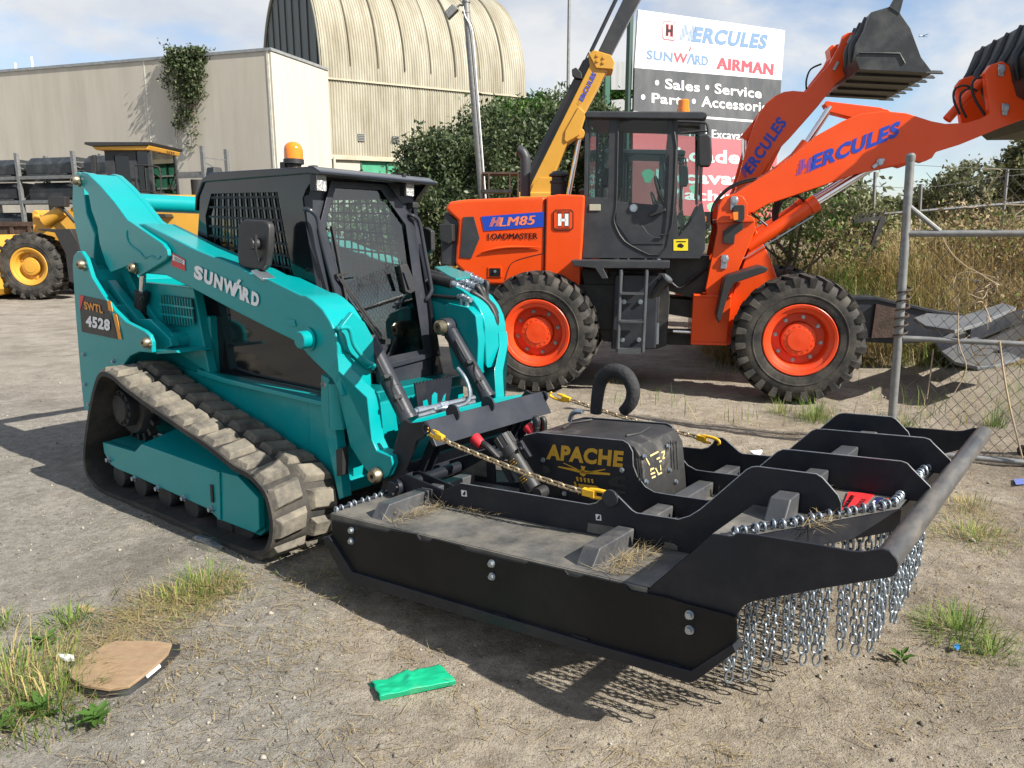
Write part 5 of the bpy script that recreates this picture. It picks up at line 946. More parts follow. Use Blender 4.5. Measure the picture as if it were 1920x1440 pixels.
    # step, ladder, articulation
    b = MB(); b.prism(P(.1, [(1070, 488), (1256, 490), (1255, 503), (1131, 503), (1140, 522), (1129, 523), (1116, 503), (1077, 499)]), .1, .42); b.build('side_step', LGREY, T, bevel=.006)
    b = MB(); b.prism(P(.25, [(1153, 515), (1235, 515), (1230, 655), (1145, 655)]), .25, .55); b.build('fuel_tank', CHAR, T, bevel=.02)
    b = MB()
    for u0, u1 in ((1165, 1158), (1213, 1205)): b.tube([bp(u0+1, 516, .2), bp(u0, 511, .15), bp(u0-1, 518, .12), bp(u1, 660, .12)], .019, 8)
    for v0 in (550, 602): b.box(bp(1163, v0, .12)[0], bp(1208, v0, .12)[0], .09, .2, bp(1160, v0, .12)[2]-.01, bp(1160, v0, .12)[2]+.01)
    q = bp(1159, 655, .12); b.box(q[0], bp(1202, 655, .12)[0], .09, .2, q[2]-.04, q[2]+.01); b.build('ladder', mat('worn_ladder_grey', (.065, .07, .076), .45, var=.2), T)
    b = MB(); a_, c_ = bp(1222, 556, .30), bp(1250, 524, .24); b.cyl(a_, c_, .055, 18); b.cyl(c_, c_+(c_-a_)*.06, .068, 18); b.build('filler_neck', PLASB, T); b = MB(); b.cyl(c_+(c_-a_)*.06, c_+(c_-a_)*.12, .05, 18); b.build('filler_cap', ZINC, T)
    for u, v in ((1140, 551), (1138, 593)): b = MB(); b.bolt(bp(u, v, .45), (0, -1, 0), .02, .02); b.build('bolt', ZINC, T)
    for u, v in ((1170, 566), (1201, 566), (1167, 637), (1198, 637)): b = MB(); b.bolt(bp(u, v, .25), (0, -1, 0), .018, .03); b.build('bolt', ZINC, T)
    b = MB(); b.prism(P(.4, [(1232, 606), (1236, 606), (1235, 645), (1228, 645)]), .39, .44); b.build('edge_strip', ZINC, T)
    b = MB(); b.prism(P(.45, [(1088, 505), (1250, 513), (1256, 560), (1250, 648), (1230, 655), (1130, 640), (1100, 560)]), .45, far(.45)); b.build('rear_frame', DKIRON, T, bevel=.01)
    b = MB(); b.prism(P(.6, [(1245, 480), (1330, 480), (1325, 545), (1300, 560), (1250, 545)]), .65, far(.65)); b.prism(P(.6, [(1240, 560), (1300, 565), (1300, 600), (1240, 590)]), .75, far(.75)); b.cyl(bp(1245, 622, .7), bp(1300, 622, .7), .025, 12); b.box(bp(1240, 630, .8)[0], bp(1300, 630, .8)[0], .8, 1.2, .42, .55); b.build('articulation', DKIRON, T, bevel=.006)
    b = MB(); b.cyl(bp(1262, 621, .62), bp(1300, 623, .62), .018, 12); b.build('steering_rod', CHROME, T)
    b = MB()
    for i in range(6): b.tube([bp(u, v+i*3, .6+.05*i) for u, v in ((1255, 525), (1275, 540-i*4), (1300, 520+i*3), (1325, 500-i*2), (1328, 480))], .012, 6)
    b.build('hose', HOSE, T)
    # front frame, fender, lamp
    for y0, y1 in ((.50, .58), (far(.58), far(.50))):
        b = MB(); b.prism(P(.5, [(1348, 384), (1357, 369), (1377, 363), (1393, 368), (1402, 382), (1402, 403), (1415, 409), (1417, 430), (1385, 505), (1372, 558), (1325, 556), (1323, 540), (1345, 430), (1343, 412)]), y0, y1); b.build('boom_tower', ORNG, T, bevel=.008)
    b = MB(); b.prism(P(.47, [(1343, 411), (1413, 409), (1415, 416), (1343, 419)]), .47, far(.47)); b.prism(P(.46, [(1300, 553), (1372, 556), (1362, 645), (1295, 643)]), .46, far(.46)); b.prism(P(.45, [(1295, 641), (1363, 643), (1363, 648), (1295, 646)]), .44, far(.44)); b.prism(P(.45, [(1300, 552), (1371, 555), (1371, 559), (1300, 556)]), .44, far(.44)); b.build('front_frame', ORNG, T, bevel=.008)
    b = MB(); b.prism(P(.62, [(1372, 556), (1390, 505), (1417, 430), (1445, 485), (1458, 525), (1425, 560), (1400, 610), (1365, 648), (1350, 640)]), .62, far(.62)); b.build('axle_frame', ORNG, T, bevel=.01)
    b = MB(); b.prism(P(.2, [(1347, 606), (1343, 592), (1358, 523), (1366, 517), (1427, 499), (1440, 502), (1436, 510), (1376, 531), (1367, 545), (1352, 597)]), .18, .55); b.build('fender', PLASB, T, bevel=.01)
    b = MB(); b.prism(P(.4, [(1357, 434), (1373, 422), (1394, 418), (1394, 430), (1379, 440), (1377, 458), (1356, 456)]), .44, .5); lb = b.build('lamp_bracket', PLASB, T, bevel=.003); b = MB(); b.prism(P(.38, [(1373, 390), (1380, 384), (1396, 384), (1396, 410), (1391, 418), (1376, 416)]), .36, .46); b.build('front_lamp', PLASB, lb, bevel=.01); b = MB(); b.prism(P(.35, [(1374, 398), (1384, 397), (1384, 412), (1376, 413)]), .354, .36); b.build('amber_lens', AMBER, lb)
    for u, v in ((1377, 380), (1359, 490)): b = MB(); b.prism(P(.49, [(u-6, v-12), (u+6, v-12), (u+3, v+14), (u-8, v+14)]), .485, .5); b.bolt(bp(u, v-4, .485), (0, -1, 0), .03, .02); b.build('pin_plate', ZINC, T, bevel=.003)
    # boom
    beam = [(1360, 385), (1366, 372), (1380, 362), (1393, 353), (1467, 307), (1533, 253), (1580, 227), (1613, 213), (1657, 208), (1700, 212), (1747, 227), (1773, 232), (1813, 230), (1840, 222), (1856, 213), (1850, 165), (1847, 135), (1858, 121), (1880, 114), (1893, 123), (1899, 153), (1907, 180), (1930, 193), (1930, 220), (1897, 232), (1873, 241), (1800, 271), (1755, 285), (1748, 296), (1738, 301), (1727, 305), (1717, 302), (1647, 317), (1600, 328), (1547, 347), (1480, 370), (1440, 383), (1413, 398), (1385, 402), (1366, 398)]
    boom_set(T, LD, beam, None, .60, ((1521, 320), (1684, 256), (1526, 290), (1492, 329), (1520, 322), (1495, 301)))
    b = MB(); b.prism(P(.8, [(1550, 191), (1555, 185), (1565, 187), (1657, 198), (1695, 212), (1700, 222), (1640, 224), (1600, 217), (1560, 207)]), .92, 1.08); b.build('bell_crank', ORNG, T, bevel=.008)
    b = MB(); b.cyl(bp(1557, 200, .95), bp(1510, 272, .95), .035, 14); b.build('tilt_rod', CHROME, T); b = MB(); b.cyl(bp(1513, 268, .95), bp(1420, 385, .95), .062, 16); b.build('tilt_cylinder', ORNG, T)
    b = MB(); b.cyl(bp(1775, 225, .9), bp(1860, 130, .9), .045, 12); b.cyl(bp(1660, 215, .62), [bp(1660, 215, .62)[0], far(.62), bp(1660, 215, .62)[2]], .05, 14); b.build('tilt_link', ORNG, T, bevel=.004)
    for yy in (.66, far(.66)):
        b = MB(); b.cyl(bp(1400, 463, yy if yy < 1 else .66)*np.array([1, 0, 1])+[0, yy, 0], bp(1525, 384, .66)*np.array([1, 0, 1])+[0, yy, 0], .072, 20); p, q = [bp(u, v, .66)*np.array([1, 0, 1])+[0, yy, 0] for u, v in ((1517, 389), (1532, 379))]; b.cyl(p, q, .086, 20); cy = b.build('boom_cylinder', ORNG, T, bevel=.006); b = MB(); p, q = [bp(u, v, .66)*np.array([1, 0, 1])+[0, yy, 0] for u, v in ((1530, 380), (1652, 304))]; b.cyl(p, q, .036, 16); b.build('rod', CHROME, cy)
    b = MB(); b.prism(P(.59, [(1634, 312), (1656, 296), (1660, 300), (1638, 317)]), .58, .6); b.bolt(bp(1650, 304, .58), (0, -1, 0), .025, .02); b.build('pin_plate', ZINC, T, bevel=.003)
    b = MB()
    for i in range(4): b.tube([bp(u+i*3, v+i*2.5, .75+.05*i) for u, v in ((1450, 415), (1449, 395), (1455, 375), (1470, 362), (1488, 362), (1505, 375), (1512, 390))], .011, 6)
    for i in range(2): b.tube([bp(u, v+i*4, .7+.05*i) for u, v in ((1418, 333), (1390, 340), (1365, 352), (1345, 372), (1335, 392), (1334, 415))], .012, 6)
    b.tube([bp(u, v, .7) for u, v in ((1408, 385), (1408, 398), (1425, 412), (1440, 425))], .012, 6); b.build('hose', HOSE, T)
    b = MB(); b.tube([bp(u, v, .56) for u, v in ((1392, 486), (1460, 445), (1525, 405))], .007, 6); b.build('oil_pipe', ZINC, T)
    # bucket, seen from behind
    bucket(T, LD, [(1828, 97), (1812, 135), (1797, 162), (1801, 195), (1818, 235), (1850, 263), (1960, 262), (1960, 255), (1856, 254), (1828, 230), (1811, 195), (1808, 163), (1822, 135), (1838, 99)], [(1828, 97), (1812, 135), (1797, 162), (1801, 195), (1818, 235), (1850, 263), (1960, 262), (1920, 130)], -.15, 2.15, 2.15)
    for u, v in ((1878, 130), (1885, 203)):
        b = MB(); b.prism(P(.59, [(u-7, v-10), (u+7, v-8), (u+3, v+14), (u-6, v+12)]), .585, .6); b.bolt(bp(u, v, .585), (0, -1, 0), .025, .02); b.build('pin_plate', ZINC, T, bevel=.003)
    b = MB()
    for i in range(2): b.tube([bp(u+i*12, v+i*6, .75) for u, v in ((1800, 215), (1789, 190), (1790, 168), (1808, 160), (1820, 165))], .011, 6)
    b.tube([bp(u, v, .7) for u, v in ((1850, 220), (1830, 190), (1822, 165), (1828, 148), (1845, 145))], .013, 6); b.build('hose', HOSE, T)
    return T
def bucket(T, fr, shell, side, y0, y1, rib):
    P = lambda y, px: fr.P(rib, px); b = MB(); b.prism(P(y0, shell), y0+.02, y1-.02); k = b.build('bucket', BUCK, T, bevel=.006)
    for y in (y0, y1-.025): MB().prism(P(y0, side), y, y+.025).build('side_plate', BUCK, k, bevel=.003)
    pr = P(y0, shell); b = MB()
    for i in range(7): y = y0+.25+i*(y1-y0-.5)/6; b.tube([(p[0]-.005, y, p[1]) for p in pr[:4]], [.02, .045, .05, .03], 8)
    b.build('back_ribs', BUCK, k, smooth=60)
    return k
NEAR = orange_loader()
def second_loader():
    L2 = Frame(LD.W(-.10, 3.9, 0), -11); P, bp = L2.P, L2.bp; YC = 1.0
    T = empty('wheel_loader', L2, 'second orange wheel loader behind the first with its bucket raised highest', 'wheel loader', 'orange wheel loaders', base=(1.2, 1.0, 0))
    skip = ('boom', 'bell_crank', 'tilt', 'boom_cylinder', 'bucket', 'pin_plate', 'hose', 'oil_pipe')
    for c in list(NEAR.children):
        if not c.name.startswith(skip): copy_tree(c, T)
    beam = [(1380, 347), (1386, 330), (1400, 277), (1412, 240), (1423, 213), (1437, 193), (1453, 180), (1470, 172), (1487, 170), (1510, 172), (1557, 117), (1575, 82), (1580, 67), (1590, 61), (1600, 60), (1606, 66), (1605, 80), (1597, 115), (1600, 133), (1593, 136), (1567, 157), (1533, 200), (1480, 260), (1453, 287), (1430, 325), (1420, 345), (1410, 375), (1380, 375)]
    boom_set(T, L2, beam, None, .60, ((1409, 328), (1477, 231), (1392, 314), (1396, 334), (1409, 326), (1386, 318)))
    for y0, y1 in ((.50, .58), (1.42, 1.50)): b = MB(); b.prism(P(.5, [(1376, 365), (1384, 345), (1400, 340), (1420, 348), (1425, 375), (1420, 440), (1365, 440)]), y0, y1); b.build('boom_tower', ORNG, T, bevel=.008)
    b = MB(); b.prism(P(.8, [(1387, 258), (1393, 256), (1400, 262), (1445, 212), (1448, 205), (1437, 200), (1425, 212)]), .92, 1.08); b.build('bell_crank', ORNG, T, bevel=.006)
    b = MB(); b.cyl(bp(1395, 262, .95), bp(1395, 300, .95), .035, 12); b.build('tilt_rod', CHROME, T)
    b = MB(); b.cyl(bp(1468, 258, .66), bp(1432, 330, .66), .04, 12); b.cyl(bp(1545, 178, .66), bp(1465, 262, .66), .032, 12); b.build('boom_cylinder', ORNG, T)
    b = MB(); b.cyl(bp(1560, 118, .95), bp(1572, 95, .95), .06, 12); b.cyl(bp(1520, 165, .95), bp(1562, 112, .95), .05, 12); b.prism(P(.9, [(1553, 90), (1560, 85), (1568, 92), (1575, 120), (1560, 130)]), .85, 1.15); b.build('tilt_link', ORNG, T, bevel=.005)
    for u, v in ((1593, 72), (1567, 122)):
        b = MB(); b.prism(P(.59, [(u-6, v+8), (u+3, v-8), (u+7, v-5), (u-2, v+11)]), .585, .6); b.build('pin_plate', ZINC, T, bevel=.003)
    b = MB(); b.tube([bp(u, v, .8) for u, v in ((1512, 168), (1512, 150), (1520, 130), (1540, 120))], .014, 6); b.build('hose', HOSE, T)
    bucket(T, L2, [(1633, 23), (1623, 53), (1608, 80), (1604, 110), (1612, 130), (1750, 137), (1744, 129), (1622, 122), (1614, 108), (1618, 82), (1632, 55), (1642, 26)], [(1633, 23), (1670, 12), (1687, 24), (1707, 53), (1727, 107), (1743, 128), (1750, 137), (1612, 130), (1604, 110), (1608, 80), (1623, 53)], -.15, 2.1, -.15)
    k = [c for c in T.children if c.name.startswith('bucket')][0]
    b = MB(); a, c, d = [bp(u, v, -.16) for u, v in ((1670, 12), (1693, 0), (1687, 24))]; b.plate([bp(u, v, -.16) for u, v in ((1668, 13), (1680, -8), (1695, -6), (1687, 26))], .06); b.build('spill_guard', BUCK, k)
    b = MB()
    e = bp(1745, 134, -.15)
    for i in range(8): y = -.12+i*.315; b.obox((e[0]+.05, y, e[2]-.005), (1, 0, -.06), (0, 1, 0), (0, 0, 1), .22, .07, .035, .7)
    b.build('bucket_teeth', BUCK, k)
    b = MB(); [b.prism(P(-.15, [(1612, 131), (1740, 137), (1740, 140), (1612, 135)]), y, y+.06) for y in (.1, .65, 1.2, 1.75)]; b.build('floor_ribs', BUCK, k)
    b = MB(); b.tube([bp(u, v, -.16) for u, v in ((1612, 99), (1687, 100), (1697, 119))], .008, 5); b.build('weld_line', BUCK, k)
second_loader()
# ------------------------------------------------------------------ buildings behind the yard
WALLM = mat('painted_concrete_wall', (.50, .462, .392), .85, var=.07, scale=.5, dirt=(.27, .235, .17), dscale=1.1, damt=.30, dlo=.42, dhi=.72, stretch=(1.6, 1.6, .22), bump=.1, bscale=8)
CAPM = mat('parapet_flashing', (.30, .31, .31), .5, .4, var=.2)
VAULT = mat('weathered_cream_cladding', (.37, .345, .27), .6, var=.12, scale=1.2, dirt=(.17, .14, .085), dscale=.9, damt=.9, dlo=.40, dhi=.74, stretch=(2.2, .35, .35))
def at_depth(u, v, D): r = ray(u, v); return CAMP+r*(D/r[1])
def foot(u, D): p = at_depth(u, 422, D); return np.array([p[0], p[1], 0])
B = Frame(foot(527, 26), -18.1)
def warehouse():
    T = empty('warehouse', B, 'long cream concrete warehouse with a flat parapet and plant creeping over it', 'building')
    h = 7.15; MB().box(-34, 0, 0, .25, 0, h).build('front_wall', WALLM, T); MB().box(-.25, 0, .25, 3.4, 0, h).build('end_wall', WALLM, T)
    MB().box(-34, -.25, .3, 14, h-.5, h-.4).build('roof', CAPM, T)
    b = MB(); b.box(-34, .04, -.04, .3, h, h+.09); b.box(-.29, .04, .3, 3.4, h, h+.09); b.build('parapet_cap', CAPM, T)
    b = MB()
    for x in (-5.05, -12.5, -20): b.box(x-.025, x+.025, -.006, .02, 0, h)
    b.box(-.16, -.08, -.02, .02, 0, h); b.build('wall_joint', mat('joint_sealant', (.62, .60, .52), .7, var=.2), T)
    for u in (60, 28): p = B.bp(u, 118, 5); b = MB(); b.cyl((p[0], 5, h-.4), (p[0], 5, p[2]+(.25 if u == 60 else 0)), .05, 10); b.build('roof_vent', WHITE, T)
warehouse()
NB = Frame(foot(618, 29.2), 30)
def barn():
    T = empty('arched_shed', NB, 'tall cream corrugated shed with a barrel vault roof and green louvred windows', 'building')
    ev = NB.bp(620, 147, 0)[2]; Ln = 8.55; sill = NB.bp(618, 290, 0)[2]; R = 4.6; H = 4.75; n = 40
    prof = [(0, sill), (0, ev)]+[(R-R*math.cos(t), ev+H*math.sin(t)**.9) for t in np.linspace(.08, PI-.08, n)]+[(2*R, ev), (2*R, 0)]
    # corrugated skin: ribs run up the wall and over the vault
    m = 340; xs = np.linspace(0, Ln, m); amp = .022*np.cos(np.arange(m)*2*PI/4.0); P = np.array(prof); tg = np.gradient(P, axis=0); tg /= np.linalg.norm(tg, axis=1)[:, None]; nr = np.stack([-tg[:, 1], tg[:, 0]], 1)
    V = np.zeros((len(P), m, 3)); V[:, :, 0] = xs[None]; V[:, :, 1] = P[:, None, 0]+nr[:, None, 0]*amp[None]; V[:, :, 2] = P[:, None, 1]+nr[:, None, 1]*amp[None]
    i, j = np.meshgrid(np.arange(m-1), np.arange(len(P)-1)); a = (j*m+i).ravel(); F = np.stack([a, a+1, a+m+1, a+m], 1); mesh_np('vault_cladding', V.reshape(-1, 3), F, VAULT, T, smooth=True)
    b = MB()
    for k in range(1, 8): x = Ln*k/8; b.tube([(x, p[0]-.03*(1 if p[0] < R else -1), p[1]+.03) for p in P[2:]], .022, 4)
    b.build('lap_joint', mat('dark_seam', (.14, .12, .08), .7), T)
    b = MB(); b.box(0, Ln, -.07, -.02, ev-.04, ev+.02); b.box(0, Ln, -.10, -.01, sill-.16, sill); b.build('girt', mat('cream_trim', (.45, .40, .29), .6, var=.2, scale=3), T)
    g = [(R-R*math.cos(t)*.985, ev+H*.985*math.sin(t)**.9) for t in np.linspace(0, PI, 30)]
    b = MB(); b.add([(0.05, y, z) for y, z in g], [tuple(range(len(g)))]); b.add([(Ln-.05, y, z) for y, z in g], [tuple(range(len(g)))]); b.build('gable', mat('dark_gable_cladding', (.10, .105, .09), .6, var=.25, scale=1.5, stretch=(1, 3, .3)), T)
    b = MB()
    for k in range(9): y = .6+k*1.05; z = ev+H*(1-((y-R)/R)**2)**.5*.95 if abs(y-R) < R else ev; b.box(0.0, .05, y-.02, y+.02, ev, z)
    b.build('gable_ribs', mat('dark_gable_rib', (.06, .062, .055), .6), T)
    b = MB(); b.tube([(0, y, z) for y, z in [(0, sill)]+g], .07, 6); b.tube([(Ln, y, z) for y, z in [(0, sill)]+g], .06, 6); b.build('verge_trim', VAULT, T)
    wx = NB.bp(676, 310, 0)[0]; b = MB(); b.box(0, wx, .02, .25, 0, sill-.16); b.box(wx, Ln, .02, .25, 0, sill-1.6); b.box(0, .2, .1, 2*R, 0, ev); b.box(Ln-.2, Ln, .1, 2*R, 0, ev); b.build('base_wall', WALLM, T)
    gm = mat('green_louvre', (.06, .30, .17), .4, var=.2, scale=2); w = MB().box(wx, Ln, .06, .1, sill-1.6, sill-.16).build('louvre_window', gm, T)
    b = MB(); [b.box(x-.03, x+.03, .0, .06, sill-1.6, sill-.16) for x in np.arange(wx+.03, Ln, 1.05)]; b.build('mullion', mat('dark_green_frame', (.02, .09, .06), .5), w); b = MB(); [b.box(wx, Ln, -.02, .05, z-.04, z+.015) for z in (sill-.62, sill-1.1)]; b.build('louvre_rail', mat('pale_rail', (.5, .55, .48), .5), w)
    b = MB(); p = NB.bp(626, 300, -.05); b.cyl((p[0], -.1, 0), (p[0], -.1, p[2]+.1), .05, 10); b.build('downpipe', WALLM, T)
    for u, v in ((677, 258), (742, 262)): p = NB.bp(u, v, 0); b = MB(); b.box(p[0]-.13, p[0]+.13, -.05, .02, p[2]-.13, p[2]+.13); q = b.build('vent_grille', GALV, T); b = MB(); [b.box(p[0]-.11, p[0]+.11, -.06, -.05, p[2]-.09+k*.06, p[2]-.07+k*.06) for k in range(4)]; b.build('grille_slats', DKIRON, q)
barn()
# ------------------------------------------------------------------ foliage
LG = [flat('leaf_dark', (.036, .056, .022), .5, .25), flat('leaf_mid', (.085, .115, .048), .42, .3), flat('leaf_light', (.19, .215, .115), .38, .35)]
LB = [flat('bright_leaf_dark', (.035, .085, .012), .5, .25), flat('bright_leaf_mid', (.075, .16, .025), .5, .3), flat('bright_leaf_light', (.15, .24, .05), .45, .3)]
LO = [flat('olive_leaf_dark', (.09, .098, .045), .55, .3), flat('olive_leaf_mid', (.165, .175, .08), .5, .3), flat('olive_leaf_light', (.28, .28, .15), .5, .35)]
BARK = mat('bark', (.11, .085, .06), .9, var=.4, scale=6, bump=.4)
def leaf_cloud(cens, per, spread, size, r):
    n = len(cens)*per; c = np.repeat(cens, per, 0)+r.normal(0, 1, (n, 3))*np.repeat(np.broadcast_to(spread, (len(cens),)), per)[:, None]*[1, 1, .8]
    d = r.normal(0, 1, (n, 3)); d[:, 2] -= .25; d /= np.linalg.norm(d, axis=1)[:, None]; s = np.cross(d, r.normal(0, 1, (n, 3))); s /= np.linalg.norm(s, axis=1)[:, None]; L = size*r.uniform(.6, 1.3, n)[:, None]; w = L*.24
    nn = np.cross(d, s); V = np.stack([c, c+d*L*.5+s*w+nn*L*.06, c+d*L-nn*L*.08, c+d*L*.5-s*w+nn*L*.06], 1).reshape(-1, 3); F = np.arange(n*4).reshape(-1, 4); return V, F
def tree(name, label, cat, u, v, D, rx, rz, n_cl, per, leaf, mats, seed, ry=None, group=None, ground=0.0, trunk=True):
    r = np.random.default_rng(seed); c = at_depth(u, v, D); base = np.array([c[0], c[1], ground]); ry = ry or rx*.8
    o = bpy.data.objects.new(name, None); COL.objects.link(o); o.location = base; tag(o, label, cat, group)
    d = r.normal(0, 1, (n_cl, 3)); d /= np.linalg.norm(d, axis=1)[:, None]; rad = r.uniform(.18, 1, n_cl)**.42; lump = .78+.34*vnoise(d[:, 0]*2+9, d[:, 1]*2+d[:, 2]*3+9, .8, seed)
    cen = d*rad[:, None]*lump[:, None]*[rx, ry, rz]; cen[:, 2] += c[2]-ground; cen = cen[cen[:, 2] > .12]
    V, F = leaf_cloud(cen, per, np.minimum(rx, rz)*r.uniform(.06, .14, len(cen)), leaf, r)
    mi = np.clip(np.repeat(r.normal(.9, .6, len(cen)), per)+r.normal(0, .45, len(F)), 0, 2.4).astype(int); mesh_np('crown', V, F, None, o, mat_idx=mi, mats=mats)
    if trunk:
        b = MB(); h = c[2]-ground; b.tube([(0, 0, -.1), (.05*rx, 0, h*.3), (-.04*rx, .03, h*.6), (0, 0, h+rz*.3)], [rx*.07, rx*.055, rx*.045, rx*.015], 8)
        for k in range(7):
            e = cen[r.integers(len(cen))]; s = np.array([0, 0, max(.2, min(e[2]*.6, h*r.uniform(.2, .8)))]); b.tube([s, s+(e-s)*.5+[0, 0, -.08*rx], e], [rx*.035, rx*.022, rx*.008], 6)
        b.build('trunk', BARK, o, smooth=60)
    return o
def vine():
    o = bpy.data.objects.new('creeping_vine', None); COL.objects.link(o); o.matrix_world = B.mat(); tag(o, 'green creeper hanging over the top of the cream warehouse wall', 'plant'); r = np.random.default_rng(5)
    cen = []; stems = MB()
    for k in range(30):
        t = r.uniform(0, 1); x = np.interp(t, [0, 1], [B.bp(322, 100, 0)[0], B.bp(386, 100, 0)[0]]); L = r.uniform(.8, 3.0)*(1 if .15 < t < .85 else .6); dr = r.normal(-.28, .12); pts = []
        for q in np.linspace(0, 1, 9): pts.append((x+dr*q*L*.45+r.normal(0, .03), -.03-.16*math.sin(q*2.6)-.03*r.uniform(), 7.25-q*L))
        stems.tube(pts, .010, 4)
        for q in range(9):
            if r.uniform() < (.9 if q < 4 else .42): cen.append(np.array(pts[q])+r.normal(0, .06, 3)*[1, .6, 1])
    for k in range(70): t = r.uniform(0, 1); cen.append(np.array([np.interp(t, [0, 1], [B.bp(320, 95, 0)[0], B.bp(385, 95, 0)[0]]), r.uniform(-.22, .3), 7.22+r.normal(0, .09)]))
    V, F = leaf_cloud(np.array(cen), 20, .10, .12, r); V[:, 1] = np.minimum(V[:, 1], np.where(V[:, 2] < 7.15, -.01, 9)); mesh_np('foliage', V, F, None, o, mat_idx=np.clip(r.normal(1.2, .8, len(F)), 0, 2).astype(int), mats=LG); stems.build('stems', BARK, o)
vine()
TR = 'trees and bushes behind the machines'
tree('leafy_bush', 'broad dark bush in front of the green louvres behind the teal cab', 'bush', 835, 330, 17, 1.35, 1.05, 330, 30, .115, LG, 11, group=TR)
tree('leafy_bush', 'tall dark tree behind the light pole and orange hood', 'tree', 930, 310, 18.5, 1.75, 1.45, 440, 32, .12, LG, 12, group=TR)
tree('leafy_bush', 'dark bush low behind the rear of the orange hood', 'bush', 830, 415, 15.5, .95, .75, 220, 34, .10, LG, 19, group=TR)
tree('leafy_tree', 'bright green tree standing at the right end of the arched shed', 'tree', 1015, 245, 27, 2.1, 1.25, 420, 34, .17, LB, 13, group=TR)
tree('leafy_tree', 'dark green tree between the yellow crane boom and the orange loader cab', 'tree', 1085, 300, 21, 1.5, 1.9, 420, 34, .14, LG, 14, group=TR)
tree('leafy_tree', 'green tree top showing under the small grey boards', 'tree', 1165, 205, 30, 1.9, 1.2, 300, 34, .19, LB, 15, group=TR)
# ------------------------------------------------------------------ poles and signs
def light_pole():
    D = 15.0; t, bt = at_depth(872, -12, D), at_depth(905, 371, D); d = (t-bt); base = bt-d*(bt[2]/d[2])
    fr = Frame((base[0], base[1], 0), 0); T = empty('light_pole', fr, 'grey steel lighting pole with a floodlight behind the orange hood', 'light pole'); L = lambda p: np.array(p)-fr.O
    b = MB(); b.tube([L(base), L(bt), L(t)], [.085, .075, .062], 16); b.build('pole', GALV, T); b = MB(); b.tube([L(at_depth(u, v, D-.08)) for u, v in ((911, 371), (893, 140), (886, 60), (878, 40), (872, 30), (868, 12))], .012, 6); b.build('cable', WHITE, T)
    b = MB(); b.tube([L(at_depth(u, v, D)) for u, v in ((872, 12), (862, 9), (852, 18))], .02, 8); b.build('bracket', GALV, T); c = L(at_depth(846, 22, D)); b = MB(); b.obox(c, (1, 0, .9), (0, 1, 0), (-.9, 0, 1), .26, .18, .14, .8); b.build('floodlight', GALV, T, bevel=.02)
    for v in (5, 25): p = L(at_depth(874, v, D)); b = MB(); b.cyl(p, p+[0, 0, .03], .075, 12); b.build('clamp', GALV, T)
    D = 24; p, q = at_depth(1063, -15, D), at_depth(1063, 300, D); fr = Frame((q[0], q[1], 0), 0); T = empty('mast', fr, 'thin grey mast standing behind the crane boom', 'mast'); b = MB(); b.tube([(0, 0, 0), (0, 0, p[2])], [.055, .045], 10); b.build('pole', GALV, T)
light_pole()
SGN = Frame(foot(1190, 17.5), 25)
